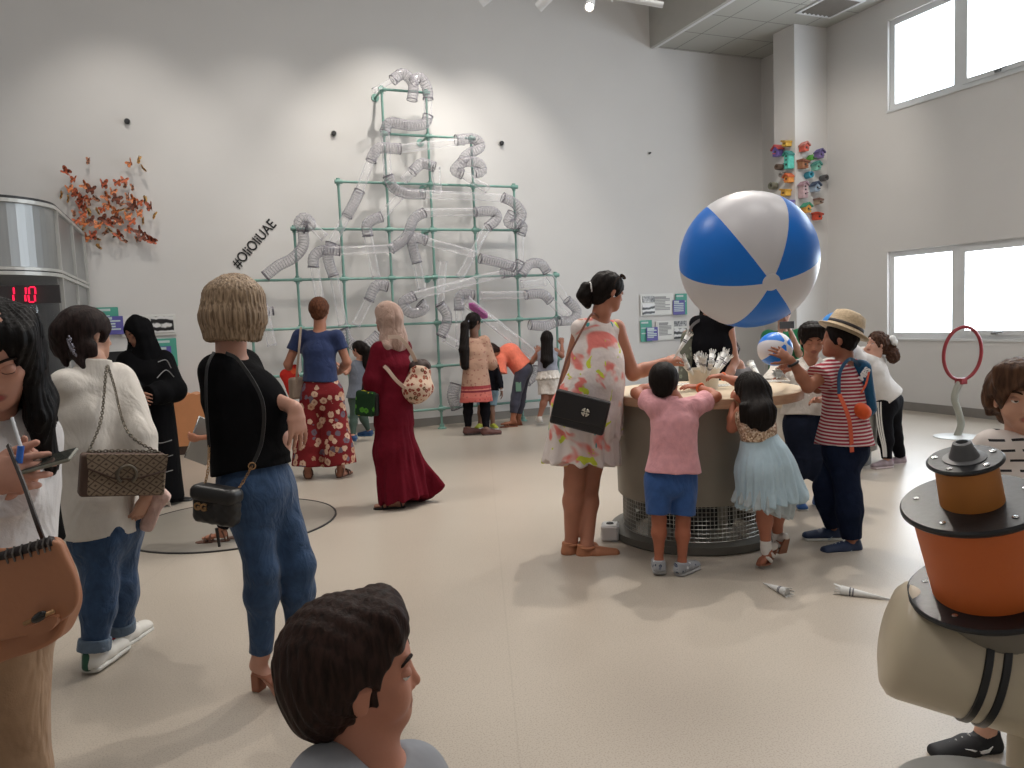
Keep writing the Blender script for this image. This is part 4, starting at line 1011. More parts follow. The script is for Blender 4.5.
def strap_between(name, pts, w, t, mat, parent, nrm=None):
    """flat strap along points"""
    pts = [np.asarray(p, float) for p in pts]; mb = MB(); v = []; n = len(pts)
    for i in range(n):
        T = unit(pts[min(i+1, n-1)]-pts[max(i-1, 0)]); nn = unit(nrm if nrm is not None else -HF); x = unit(np.cross(T, nn)); y = unit(np.cross(x, T))
        v += [pts[i]+x*w/2+y*t/2, pts[i]-x*w/2+y*t/2, pts[i]-x*w/2-y*t/2, pts[i]+x*w/2-y*t/2]
    f = [(0, 1, 2, 3), (4*n-1, 4*n-2, 4*n-3, 4*n-4)]
    for i in range(n-1):
        for k in range(4): f.append((i*4+k, (i+1)*4+k, (i+1)*4+(k+1) % 4, i*4+(k+1) % 4))
    mb.add(v, f); return mb.build(name, mat, parent, smooth=False)
def chain_links(name, pts, mat, parent, link_l=.012, r=.0016):
    pts = [np.asarray(p, float) for p in pts]; A = np.array(spline(pts, 12)); L = np.cumsum([0]+[np.linalg.norm(A[i+1]-A[i]) for i in range(len(A)-1)])
    mb = MB(); n = int(L[-1]/(link_l*.8))
    for k in range(n):
        u = (k+.5)/n*L[-1]; c = np.array([np.interp(u, L, A[:, j]) for j in range(3)]); c2 = np.array([np.interp(min(u+.003, L[-1]), L, A[:, j]) for j in range(3)]); T = unit(c2-c) if np.linalg.norm(c2-c) > 1e-6 else T
        x = unit(np.cross(T, V(.2, .3, .9))); 
        if k % 2: x = np.cross(T, x)
        mb.tube([c+T*link_l*.62*math.cos(a)+x*link_l*.38*math.sin(a) for a in [2*PI*j/8 for j in range(8)]], r, 4, closed=True)
    return mb.build(name, mat, parent, smooth=True)
# ================================================================== blonde woman in black top and jeans
f = Fig('blonde bob-haired woman in black top, tight blue jeans and heeled mules, seen from behind', (262, 690), 2.95, (188, 138, 118), h=.0065, bw=1.0)
J = f.joints(shA=(217, 369, -.04), shB=(244, 364, .14), mid=(246, 425, .04), hpA=(243, 488, -.04), hpB=(268, 484, .10), nk=(231, 344, .02),
             knA=(262, 570, -.04), anA=(261, 655, .02), toA=(292, 702, .0), knB=(299, 566, .06), anB=(297, 650, .12), toB=(330, 690, .12),
             elA=(240, 440, -.02), wrA=(284, 405, .10), elB=(276, 428, .12), wrB=(240, 430, .26))
f.torso(); f.arm('A'); f.arm('B'); f.leg('A', .90); f.leg('B', .90)
f.b.ball(lerp(f.wa, f.H, .3)+dv(.8, 0, .3)*.06, (.10, .09, .10), None, .06)
f.hand(wr=f.q(294, 406, -.02), d=dv(.10, -1, .0), n=dv(-.75, -.1, .5), curl=.30, sc=1.1, thumb=1, spread=.09, th=.3)
f.b.cap(f.q(270, 398, .04), f.q(293, 407, -.01), .031, .027, .02)
f.head(f.q(239, 307, .03), dv(.50, -.12, .88), H=.225); f.finish()
blond = hairmat('ash blond hair', (164, 142, 118), (98, 80, 64), (1, 1, .05), .35, 130, .6)
H = .225; L = f.L; g = SDF(.005)
c0 = L(0, -.06, 0)
g.ball(L(0, -.07, .13), V(.43, .51, .44)*H, f.hR, 0)
for a in np.linspace(-2.6, 2.6, 15):
    dx, dy = math.sin(a), -math.cos(a)
    if dy > .55: continue
    p0 = c0+f.hR@V(dx*.30, dy*.32, .12)*H; p1 = c0+f.hR@V(dx*.36, dy*.40, -.20)*H; p2 = c0+f.hR@V(dx*.42, dy*.46, -.52)*H+UP*(-.006*abs(math.sin(a*7)))
    g.cap(p0, p1, .034, .032, .05).cap(p1, p2, .032, .014, .04)
g.ball(L(0, .60, -.1), V(.34, .38, .5)*H, f.hR, .02, 's'); g.ball(L(0, -.02, -.62), V(.30, .32, .24)*H, f.hR, .02, 's')
g.warp = strands(.0022, c0, 46, 9); g.build('hair', blond, f.root)
blk = cloth('black jersey', (12, 12, 14), .9, .25, 10, .3)
g = f.top('', None, .012, hem=lerp(f.wa, f.H, .72), sleeves=('long', 'long'), loose=.018, build=False, sr=.004)
g.ball(f.q(256, 412, .05), (.12, .12, .16), None, .06); g.ell(f.q(246, 425, .04), f.q(253, 458, .04), (.145, .12), (.135, .13), f.side, .04, flat=True)
g.ball(f.q(284, 424, .15), (.045, .05, .06), None, .03); g.ball(f.hc+f.hR@V(0, 0, -.62)*H, .055, None, .02, 's')
g.build('top', blk, f.root)
f.pants('jeans', denim, .011, waist=lerp(f.wa, f.H, .45), length=.98, rr=.93, seat=(.16, .13))
tan = plain('tan leather mule', (150, 96, 72), .5)
v = J['anA']; d = dv(.95, 0, -.35); base = V(v[0], v[1], 0)-d*.055; sd = unit(np.cross(d, UP))
B = lambda fx, r_, z: base+d*fx+sd*r_+UP*z
g = SDF(.004); g.ell(B(.03, 0, .078), B(.10, 0, .06), (.03, .012), (.032, .010), sd, .01).ell(B(.10, 0, .06), B(.17, 0, .018), (.034, .010), (.042, .012), sd, .01).ell(B(.17, 0, .018), B(.235, 0, .014), (.042, .012), (.032, .010), sd, .01)
g.ell(B(.15, 0, .05), B(.20, 0, .038), (.044, .03), (.042, .022), sd, .01); m = g.build('heeled_mule', tan, f.root)
SDF(.004).box(B(.035, 0, .037), (.019, .025, .037), np.stack([d, sd, UP], 1), .006).build('block_heel', tan, m)
v = J['anB']; base = V(v[0], v[1], 0)-d*.055; g = SDF(.004); g.ell(B(.03, 0, .078), B(.10, 0, .06), (.03, .012), (.032, .010), sd, .01).ell(B(.10, 0, .06), B(.17, 0, .018), (.034, .010), (.042, .012), sd, .01).ell(B(.15, 0, .04), B(.22, 0, .02), (.042, .03), (.032, .018), sd, .01); m = g.build('heeled_mule', tan, f.root)
SDF(.004).box(B(.035, 0, .037), (.019, .025, .037), np.stack([d, sd, UP], 1), .006).build('block_heel', tan, m)
MB().tube([f.q(301, 443, .11)+UP*.0+V(.009*math.cos(a), .009*math.sin(a), .0) for a in [2*PI*k/14 for k in range(14)]], .0016, 6, closed=True).build('ring', plain('silver', (210, 210, 210), .2, 1.0), f.root, smooth=True)
# black quilted chain bag
gold = plain('dull gold', (170, 134, 96), .35, .8); blkl = plain('black leather', (20, 19, 20), .42, bump=.12, bsc=35)
Fb = frame(dv(.25, 0, .97)); bz = -.22
t = empty('shoulder_bag', f.q(218, 506, bz), 'small black quilted bag with gold GG emblem on a chain at the blonde woman', 'handbag')
bcn = f.q(217, 506, bz); g = SDF(.004); tl = frame(dv(.3, 0, .95), UP+HR*.12); g.box(bcn, (.092, .036, .068), tl, .03)
g.warp = lambda x, y, z: .0018*np.abs(np.sin((x+z)*95))+.0018*np.abs(np.sin((x-z)*95)); g.build('bag_body', blkl, t)
SDF(.004).box(bcn+tl@V(0, -.004, .045), (.095, .040, .030), tl, .026).build('flap', plain('black leather smooth', (22, 21, 22), .4), t)
text_obj('emblem', 'GG', .036, bcn+tl@V(-.030, -.050, .004), tl[:, 0], tl[:, 2], gold, .003, t, bold=.0012)
MB().tube([bcn+tl@V(.03, -.038, -.065), bcn+tl@V(.045, -.04, -.13)], [.007, .005], 6).build('tassel', blkl, t)
chain_links('chain', [bcn+tl@V(-.055, 0, .066), f.q(208, 470, bz+.02), f.q(209, 446, bz+.05)], gold, t)
strap_between('shoulder_strap', spline([f.q(209, 447, bz+.05), f.q(206, 400, bz-.02+.06), f.q(207, 368, -.15), f.q(214, 352, -.12)], 6), .010, .004, blkl, t)
chain_links('chain', [bcn+tl@V(.075, 0, .06), f.q(243, 482, bz+.04), f.q(252, 466, bz+.04)], gold, t)
strap_between('shoulder_strap', spline([f.q(252, 466, bz+.04), f.q(262, 440, bz+.06), f.q(262, 400, -.17), f.q(240, 362, -.10), f.q(226, 353, -.06)], 6), .013, .004, blkl, t)
MB().tube([f.q(252, 466, bz+.04)+V(.012*math.cos(a), 0, .012*math.sin(a)) for a in [2*PI*k/16 for k in range(16)]], .0025, 6, closed=True).build('ring', gold, t, smooth=True)
# ================================================================== woman in the white shirt
f = Fig('dark-haired woman in loose white shirt and cuffed jeans, seen from behind at left', (105, 665), 3.3, (176, 130, 108), h=.0065)
J = f.joints(shA=(64, 384, -.12), shB=(116, 382, .10), mid=(96, 450, .0), hpA=(95, 528, -.06), hpB=(117, 524, .08), nk=(92, 362, .0),
             knA=(100, 590, -.06), anA=(94, 650, -.08), toA=(124, 672, .06), knB=(120, 582, .10), anB=(120, 630, .16), toB=(138, 640, .34),
             elA=(70, 440, .12), wrA=(85, 430, .30), elB=(137, 438, .02), wrB=(147, 494, .0))
f.foot('A', dv(.12, 0, 1)); f.foot('B', dv(.15, 0, 1))
f.torso(); f.arm('A'); f.arm('B'); f.leg('A'); f.leg('B')
f.hand('B', d=dv(-.45, -1, -.1), n=dv(-.9, 0, .3), curl=.5, sc=1.0, thumb=1, spread=.06)
f.hand('A', d=dv(1, 0, .5), n=dv(0, 0, -1), curl=.6, sc=1.0)
f.head(f.q(88, 336, .04), dv(.60, -.10, .80), H=.225); f.finish()
dkbrown = hairmat('near-black brown hair', (46, 34, 32), (22, 16, 15), (1, 1, .1))
def ex(g, L, H, R):
    g.ball(L(0, -.12, .14), V(.40, .46, .42)*H, R, .03); g.cap(L(0, -.30, -.02), L(.02, -.50, .05), .050, .045, .03); g.ball(L(-.12, -.46, -.12), V(.24, .16, .30)*H, R, .03); g.ball(f.q(77, 348, -.02), (.042, .04, .05), None, .03); g.ball(f.q(88, 350, -.03), (.05, .04, .05), None, .03); g.cap(f.q(78, 354, -.05), f.q(84, 368, -.07), .03, .012, .02); g.cap(L(-.05, -.42, -.30), L(.02, -.40, -.56), .034, .012, .02)
f.haircap(dkbrown, .05, extra=ex, warp=strands3(.0016, f.hR@V(.2, -.7, -.6), 230))
cm = MB(); r2_ = random.Random(3); 
for k in range(26): u = r2_.random(); p = f.q(66+8*u+3*r2_.random(), 333+24*u, -.075-.012*math.sin(u*3)); cm.ball(p, r2_.uniform(.003, .0065), 6)
cm.tube(spline([f.q(66, 333, -.07), f.q(69, 344, -.078), f.q(74, 356, -.07)], 6), .005, 6).build('hair_clip', plain('silver beads', (150, 148, 160), .25, .7), f.root, smooth=True)
shirt_m = cloth('white linen', (206, 200, 192), .9, .55, 8, .4, .03)
hem = f.q(98, 533, .0)
g = f.top('', None, .022, hem=hem, sleeves=('none', 'long'), loose=.05, sr=.022, hemw=(.185, .15), build=False, warp=folds(.007, 9, 5, .6))
g.cap(J['shA'], J['elA'], .06, .06, .03); g.cap(J['elA'], lerp(J['elA'], J['wrA'], .85), .06, .045, .03, flat=True); g.ell(f.q(95, 360, .0), f.q(93, 374, -.01), (.060, .058), (.080, .07), f.side, .02, flata=True)
g.ball(f.q(138, 440, .02), (.06, .065, .09), None, .04)
g.build('shirt', shirt_m, f.root)
f.pants('jeans', denim, .010, length=.95, loose=.004, seat=(.165, .12))
cuff = cloth('denim cuff', (92, 108, 126), .9, .4, 20)
for X in 'AB':
    e, v = J['kn'+X], J['an'+X]; SDF(.0055).cap(lerp(e, v, .80), lerp(e, v, 1.0), .064, .066, 0, flat=True, flata=True).build('jeans_cuff', cuff, f.root)
wsh = plain('white trainer leather', (208, 206, 200), .45)
f.shoe('A', wsh, L=.26, tab=plain('dark green tab', (24, 78, 60), .4)); f.shoe('B', wsh, L=.26, tab=plain('red tab', (196, 30, 46), .4))
# patterned bag
def mono_mat():
    t = NT('beige monogram canvas'); co = t.co(rot=(0, .0, .0)); s = t.new('ShaderNodeSeparateXYZ'); t.l(co, s.inputs[0])
    hx = t.math('ADD', t.math('MULTIPLY', s.outputs[0], float(HR[0])), t.math('MULTIPLY', s.outputs[1], float(HR[1])))
    a = t.math('PINGPONG', t.math('ADD', hx, s.outputs[2]), .02); b = t.math('PINGPONG', t.math('SUBTRACT', hx, s.outputs[2]), .02)
    m = t.math('MAXIMUM', t.math('LESS_THAN', a, .0028), t.math('LESS_THAN', b, .0028))
    d = t.math('MULTIPLY', t.math('GREATER_THAN', a, .0145), t.math('GREATER_THAN', b, .0145)); m = t.math('MAXIMUM', m, d)
    t.base(t.mix(m, lin((142, 124, 104)), lin((86, 70, 58)))); t.set(Roughness=.6); return t.m
mono = mono_mat(); brl = plain('brown suede', (82, 62, 52), .75); ant = plain('antique silver', (120, 112, 100), .4, .8)
bz = -.20; t = empty('shoulder_bag', f.q(123, 480, bz), 'beige diamond-patterned shoulder bag with a horseshoe clasp hanging on the white shirt', 'handbag')
bc = f.q(123, 474, bz); Fr = frame(dv(.10, -.05, 1), UP-HR*.17)
Fr = frame(dv(-.55, 0, .8), unit(UP+HR*.17)); sx_ = .155; 
SDF(.004).box(bc, (sx_, .04, .085), Fr, .014).build('bag_body', brl, t)
SDF(.004).box(bc+Fr@V(.012, -.014, 0), (sx_-.014, .032, .080), Fr, .01).build('canvas_front', mono, t)
g = MB(); g.prism([bc+Fr@V(x, -.048, z) for x, z in ((-.140, .086), (.155, .086), (.150, .02), (.04, -.012), (-.03, -.012), (-.132, .03))], Fr@V(0, -.006, 0)); g.build('flap', mono, t)
MB().tube([bc+Fr@V(x, -.055, z) for x, z in ((-.132, .03), (-.03, -.012), (.04, -.012), (.150, .02))], .004, 6).build('flap_edge', brl, t, smooth=True)
MB().tube(spline([bc+Fr@V(.005+.034*math.sin(a), -.062, .006+.036*math.cos(a)) for a in np.linspace(-2.5, 2.5, 12)], 3), .0065, 8).build('horseshoe_clasp', ant, t, smooth=True)
chain_links('chain', [bc+Fr@V(-.13, 0, .085), f.q(101, 420, bz+.02), f.q(106, 372, -.09), f.q(108, 366, -.02)], ant, t, .014, .0022)
chain_links('chain', [bc+Fr@V(.13, 0, .085), f.q(128, 432, bz+.04), f.q(114, 385, -.05), f.q(108, 366, -.01)], ant, t, .014, .0022)
chain_links('chain', [bc+Fr@V(-.13, 0, .09), bc+Fr@V(0, 0, .094), bc+Fr@V(.13, 0, .09)], ant, t, .014, .0022)
# pale pink scarf held in her hand
t = empty('scarf', f.q(156, 505, .05), 'sheer pale pink fringed scarf hanging from the hand below the patterned bag', 'scarf')
pk = cloth('pale pink gauze', (214, 184, 176), .9, .6, 14)
g = SDF(.005); g.ell(f.q(150, 484, .05), f.q(157, 500, .05), (.02, .016), (.045, .02), HR, .02).ell(f.q(157, 500, .05), f.q(146, 528, .05), (.045, .02), (.03, .015), HR, .02).ell(f.q(157, 488, .05), f.q(166, 498, .05), (.02, .012), (.018, .01), HR, .02); g.warp = folds(.006, 34, 4); g.build('cloth', pk, t)
mb = MB()
for k in range(16): p = f.q(161+.6*k*.5, 490+.9*k, .04); mb.tube([p, p+HR*.02-UP*.012, p+HR*.028-UP*.03], [.002, .0015, .0008], 4)
mb.build('fringe', plain('cream fringe', (220, 206, 194), .8), t)
# ================================================================== hooded woman in black by the signs
abm = cloth('black abaya cloth', (13, 13, 15), .85, .4, 8, .3)
f = Fig('woman in black hooded robe with striped sleeve, looking down by the wall signs', (158, 505), 6.25, (150, 104, 84), h=.008)
J = f.joints(shA=(130, 362, -.05), shB=(163, 361, .08), mid=(150, 390, 0), hpA=(149, 425, -.03), hpB=(159, 424, .03), nk=(143, 350, 0),
             knA=(150, 462, 0), anA=(150, 498, 0), toA=(140, 508, -.1), knB=(162, 462, .05), anB=(169, 496, .1), toB=(178, 505, .12),
             elA=(128, 388, -.1), wrA=(138, 395, -.25), elB=(173, 390, -.02), wrB=(146, 396, -.25))
f.torso(); f.arm('A'); f.arm('B'); f.leg('A'); f.leg('B'); f.hand('A', d=dv(.5, -.3, -.4), n=dv(0, 0, 1), curl=.7); f.hand('B', d=dv(-.8, 0, -.3), n=dv(0, 0, 1), curl=.7)
f.head(f.q(138, 333, -.04), dv(-.52, -.42, -.75), H=.225); f.finish(); f.face(lid=.9)
g = f.g(.007); L = f.L; H = .225
g.ball(L(0, -.06, .12), V(.43, .48, .47)*H, f.hR, 0); g.cap(L(0, -.12, .42), L(0, -.2, .2), .03, .06, .06); g.ell(L(0, -.05, -.1), f.q(146, 360, .02), (.10, .11), (.15, .11), f.side, .05)
g.ball(L(0, .50, -.06), V(.26, .40, .37)*H, f.hR, .02, 's'); g.cap(L(-.2, .1, -.4), L(.2, .1, -.45), .05, .05, .04); g.warp = folds(.004, 22, 8); g.build('headscarf', abm, f.root)
g = f.top('', None, .03, hem=f.q(158, 500, .03), sleeves=('long', 'long'), loose=.02, sr=.035, hemw=(.21, .19), build=False, cutneck=False, warp=folds(.008, 10, 8, .25))
g.cap(J['elB'], f.q(178, 390, .0), .06, .03, .05); g.build('robe', abm, f.root)
sl = plain('pale piping', (150, 150, 150), .5)
for i, (pts) in enumerate((((158, 362), (166, 360), (171, 368)), ((157, 378), (166, 370), (174, 377)), ((159, 388), (168, 386), (176, 388)), ((146, 440), (160, 443), (172, 440)), ((147, 455), (160, 458), (173, 455)), ((147, 470), (160, 473), (173, 470)))):
    strap_between('sleeve_stripe' if i < 3 else 'hem_stripe', spline([f.q(a, b, -.17+.05*k if i < 3 else -.21+.03*abs(k-1)) for k, (a, b) in enumerate(pts)], 6), .006, .003, sl, f.root)
for X in 'AB': f.shoe(X, plain('black leather shoe', (18, 18, 20), .4), blacksole, L=.24, laces=False)
# ================================================================== person in black behind the woman at the left edge
f = Fig('person all in black, mostly hidden behind the long-haired woman at the left', (28, 640), 2.55, (170, 120, 98), h=.008)
J = f.joints(shA=(-22, 395, 0), shB=(18, 392, .05), mid=(-2, 460, 0), hpA=(-10, 520, 0), hpB=(10, 520, 0), nk=(-2, 378, 0), knA=(-10, 600, 0), anA=(-10, 735, 0), toA=(-17, 735, -.2), knB=(12, 600, 0), anB=(14, 735, 0), toB=(20, 735, -.2), elA=(-28, 455, 0), wrA=(-12, 440, -.2), elB=(28, 452, .0), wrB=(23, 436, -.12))
f.torso(); f.arm('A'); f.arm('B'); f.leg('A'); f.leg('B'); f.hand('B', d=dv(-.2, 1, -.2), n=dv(-1, 0, 0), curl=.7, sc=.9); f.head(f.q(-2, 352, 0), dv(.3, -.3, -.9), H=.215); f.finish()
g = f.g(.007); L = f.L; H = .215; g.ball(L(0, -.06, .08), V(.40, .46, .42)*H, f.hR, 0).ell(L(0, -.05, -.1), f.q(-2, 392, .02), (.09, .10), (.15, .11), f.side, .05); g.ball(L(0, .50, -.06), V(.26, .36, .34)*H, f.hR, .02, 's'); g.warp = folds(.004, 22, 8); g.build('headscarf', abm, f.root)
f.top('robe', abm, .025, hem=f.q(4, 545, 0), sleeves=('long', .75), loose=.02, sr=.02, cutneck=False, hemw=(.18, .15))
f.pants('trousers', abm, .015, length=.95)
for X in 'AB': f.shoe(X, plain('black leather shoe', (18, 18, 20), .4), blacksole, L=.25, laces=False)
# ================================================================== long-haired woman at the left edge
f = Fig('woman with long black hair at left edge, white shirt, beige trousers, holding a phone', (0, 760), 1.72, (186, 134, 114), h=.005)
J = f.joints(shA=(-72, 442, -.05), shB=(24, 438, .10), mid=(-28, 530, .02), hpA=(-45, 610, 0), hpB=(5, 606, .06), nk=(-14, 424, .04),
             knA=(-45, 780, 0), anA=(-50, 930, 0), toA=(-40, 990, -.1), knB=(10, 780, .04), anB=(10, 920, .04), toB=(30, 985, -.1),
             elA=(-95, 540, -.05), wrA=(-20, 480, -.12), elB=(16, 520, .12), wrB=(6, 490, -.04))
f.torso(); f.arm('A'); f.arm('B'); f.leg('A'); f.leg('B')
f.hand('A', d=dv(1, .14, -.05), n=dv(.05, -.15, 1), curls=(.45, .7, .85, 1.0), sc=1.0, thumb=1, spread=.03)
f.hand('B', d=dv(.75, .45, -.1), n=dv(-.3, .6, -.8), curls=(.9, 1.0, 1.05, 1.1), sc=.98, thumb=-1, spread=.04)
f.head(f.q(-4, 354, -.02), dv(.30, -.50, -.80), H=.225, lips=(160, 80, 78)); f.finish(); f.face(gaze=.0, lid=.75)
g = SDF(.005); L = f.L; H = .225; R = f.hR
g.ball(L(0, -.07, .13), V(.345, .43, .37)*H, R, 0); g.ball(L(0, .55, -.10), V(.275, .40, .43)*H, R, .02, 's')
for sx in (-1, 1):
    for k, (y0, y2, w_) in enumerate(((-.25, -.1, .026), (-.02, .02, .024), (.12, .10, .018))):
        top_ = L(sx*.25, y0+.05, .25); m_ = L(sx*.25, y0, -.15)
        e_ = m_+UP*-.11-HR*(.004*sx) + HF*.02; g.cap(top_, m_, .028, w_*.9, .03).cap(m_, e_, w_*.9, w_*.95, .03).cap(e_, e_-UP*.12+HF*.03+HR*.01*sx, w_*.95, .02, .03)
g.ell(L(0, -.35, .1), f.q(-4, 420, .12), (.07, .06), (.085, .05), HR, .04)
g.warp = strands(.0022, L(0, -.05, 0), 34, 7); g.build('hair', hairmat('glossy black hair', (20, 17, 17), (8, 7, 7), (1, 1, .06), .33), f.root)
ws = cloth('white cotton shirt', (204, 202, 202), .85, .5, 9, .3, .02)
g = f.top('', None, .02, hem=f.q(-14, 612, .02), sleeves=('long', 'long'), loose=.03, sr=.018, build=False, hemw=(.17, .13), warp=folds(.005, 14, 2))
g.build('shirt', ws, f.root)
f.pants('trousers', cloth('beige cotton trousers', (150, 122, 96), .9, .5, 9), .014, length=.96, loose=.012)
for X in 'AB': f.shoe(X, plain('beige shoe', (180, 160, 140), .5), L=.25)
cd = plain('black cord', (26, 26, 28), .6)
t = empty('smartphone', f.q(48, 462, -.16), 'flat phone with a pale case tilted in the hands of the long-haired woman', 'phone')
phR = np.stack([dv(.95, .22, .15), dv(-.1, .25, .9), unit(np.cross(dv(.95, .22, .15), dv(-.1, .25, .9)))], 1); phR[:, 1] = unit(np.cross(phR[:, 2], phR[:, 0]))
MB().box(f.q(50, 461, -.10), (.050, .030, .004), phR, bev=.003).build('phone_case', plain('phone case grey', (120, 120, 108), .35), t)
MB().box(f.q(50, 461, -.10)+phR[:, 2]*.0045, (.047, .027, .0008), phR).build('screen', plain('phone screen', (60, 62, 58), .12), t)
t = empty('ballpoint_pen', f.q(20, 450, -.16), 'white pen with a blue cap standing up from the clasped hands at the left', 'pen')
MB().tube([f.q(19, 463, -.15), f.q(21, 446, -.15)], .0065, 10).build('pen_cap', plain('bright blue cap', (40, 100, 190), .4), t, auto=True)
MB().tube([f.q(21, 447, -.15), f.q(12, 418, -.12)], .0035, 10).build('pen_barrel', plain('pen white', (190, 192, 196), .4), t, auto=True)
# tan saddle bag
t = empty('saddle_bag', f.q(20, 640, -.30), 'large tan leather saddle bag with a studded dark rim hanging at the left edge', 'handbag')
tanl = plain('tan leather', (166, 112, 80), .5, var=.05, bump=.15, bsc=25); bz = -.22
def shape(pts, d0, th, nm, m, par=t, rd=None):
    W_ = [f.q(a, b, d0) for a, b in spline([V(a, b) for a, b in pts], 6, True)]; W_ = [w for w in W_]
    return MB().prism(W_, HF*th).build(nm, m, par, auto=True)
g = SDF(.005)
shp = [(-55, 575), (10, 552), (42, 544), (56, 562), (68, 600), (64, 625), (50, 645), (10, 660), (-55, 675)]
cen = f.q(5, 605, bz); 
o = shape(shp, bz-.03, .055, 'bag_body', tanl); bv = o.modifiers.new('b', 'BEVEL'); bv.width = .012; bv.segments = 3
o = shape([(-55, 560), (10, 549), (52, 541), (64, 556), (76, 585), (72, 612), (40, 632), (0, 642), (-55, 655)], bz-.045, .016, 'flap', tanl); bv = o.modifiers.new('b', 'BEVEL'); bv.width = .006; bv.segments = 3
rim = [f.q(a, b, bz-.04) for a, b in spline([V(-40, 562), V(0, 556), (20, 551), V(40, 545), V(53, 541)], 5)]
MB().tube(rim, .010, 8).build('rim_cord', plain('dark brown cord', (40, 32, 32), .6), t, smooth=True)
mb = MB()
for i in range(1, len(rim)-1, 2): mb.tube([rim[i]+UP*.012-HF*.004, rim[i]-HF*.012, rim[i]-UP*.016-HF*.006], .0025, 5)
mb.build('rim_lacing', plain('pewter', (110, 106, 104), .35, .8), t)
cl = MB().tube([f.q(24, 624, bz-.065), f.q(38, 618, bz-.065), f.q(54, 611, bz-.065)], [.004, .004, .004], 8).build('clasp_bar', gold, t, smooth=True)
MB().ball(f.q(39, 617, bz-.066), (.017, .008, .010), 12, R=np.stack([dv(.9, .38, 0), HF, UP], 1)).build('clasp_stone', plain('black stone', (20, 18, 18), .2), cl, smooth=True)
o = shape([(26, 630), (36, 624), (54, 616), (57, 622), (48, 632), (32, 638)], bz-.055, .014, 'buckle_tab', tanl)
strap_between('bag_strap', spline([f.q(44, 542, bz), f.q(36, 520, bz-.02), f.q(24, 485, -.2), f.q(8, 445, -.12)], 6), .008, .004, plain('dark strap', (48, 38, 36), .5), t)
# ================================================================== woman in blue tee and floral trousers
f = Fig('short-haired woman in navy tee and wide red floral trousers, seen from behind', (325, 478), 7.1, (168, 112, 88), h=.008)
J = f.joints(shA=(300, 336, 0), shB=(337, 336, 0), mid=(320, 366, 0), hpA=(312, 392, 0), hpB=(332, 392, 0), nk=(320, 326, 0),
             knA=(309, 435, 0), anA=(308, 470, 0), knB=(337, 435, 0), anB=(341, 469, 0),
             elA=(288, 364, .02), wrA=(294, 385, .14), elB=(347, 362, .03), wrB=(340, 372, .24))
f.foot('A', dv(-.25, 0, 1)); f.foot('B', dv(.3, 0, 1)); f.torso(); f.arm('A', 1.05); f.arm('B', 1.05); f.leg('A'); f.leg('B')
f.hand('A', d=dv(.2, -.6, .6), n=dv(1, 0, 0), curl=.8); f.hand('B', d=dv(-.6, .1, .8), n=dv(-.5, 0, -.3), curl=.7)
f.head(f.q(319.5, 311, .01), dv(.05, -.05, 1), H=.238); f.finish()
f.haircap(hairmat('auburn short hair', (104, 64, 44), (60, 36, 26), (1, 1, .3)), .05, nape=-.25)
f.top('t_shirt', cloth('navy blue jersey', (44, 56, 92), .9, .4, 9), .014, hem=f.q(320, 382, 0), sleeves=('short', 'short'), loose=.012, hemw=(.17, .125), sr=.0)
def floral(name, base_, c1, c2, c3, sc=14.0, thr=.42):
    t = NT(name); co = t.co(); w = t.new('ShaderNodeTexVoronoi'); w.inputs['Scale'].default_value = sc; t.l(co, w.inputs['Vector'])
    nz = t.noise(co, sc*3.2, 2); d = t.math('ADD', w.outputs['Distance'], t.math('MULTIPLY', nz, .35))
    sx = t.new('ShaderNodeSeparateColor'); t.l(w.outputs['Color'], sx.inputs[0])
    pick = t.ramp(sx.outputs[0], [(0, lin(c1)), (.45, lin(c2)), (.75, lin(c3))], 'CONSTANT')
    m = t.math('LESS_THAN', d, thr); ring = t.math('LESS_THAN', d, thr*.55)
    c = t.mix(m, lin(base_), pick); t.base(t.mix(t.math('MULTIPLY', ring, .55), c, lin(base_))); t.set(Roughness=.85, Specular_IOR_Level=.2); t.bump(t.noise(co, 9, 3), .4, .04); return t.m
flo = floral('red floral cotton', (114, 30, 34), (196, 164, 142), (176, 138, 112), (104, 92, 104), 15, .64)
f.pants('wide_trousers', flo, .016, length=.93, loose=.02, flare=.075, waist=lerp(f.wa, f.H, .5), seat=(.18, .14))
for X in 'AB': f.sandal(X, plain('brown sandal', (92, 64, 50), .6))
sb = strap_between('bag_strap', spline([f.q(301, 327, -.08), f.q(299, 350, -.15), f.q(297, 372, -.13), f.q(296, 392, -.05)], 6), .02, .004, plain('taupe strap', (150, 132, 118), .6), f.root)
t = empty('tote_bag', f.q(297, 395, -.02), 'taupe crossbody bag at the left hip of the woman in the navy tee', 'handbag')
SDF(.006).box(f.q(297, 388, -.03), (.05, .07, .10), frame(dv(.6, 0, .7)), .03).build('bag_body', plain('taupe canvas', (140, 122, 108), .7, bump=.2), t)
t = empty('red_pouch', f.q(291, 385, .06), 'bright red-orange bag hanging from the left arm of the woman in navy tee', 'handbag')
g = SDF(.006); g.ell(f.q(287, 374, .05), f.q(294, 396, .03), (.07, .05), (.045, .03), HR, .03).cap(f.q(294, 368, .05), f.q(297, 380, .03), .03, .03, .03); g.warp = folds(.006, 26, 9); g.build('pouch', floral('red orange print', (206, 52, 44), (226, 96, 60), (220, 70, 50), (232, 140, 100), 9, .5), t)
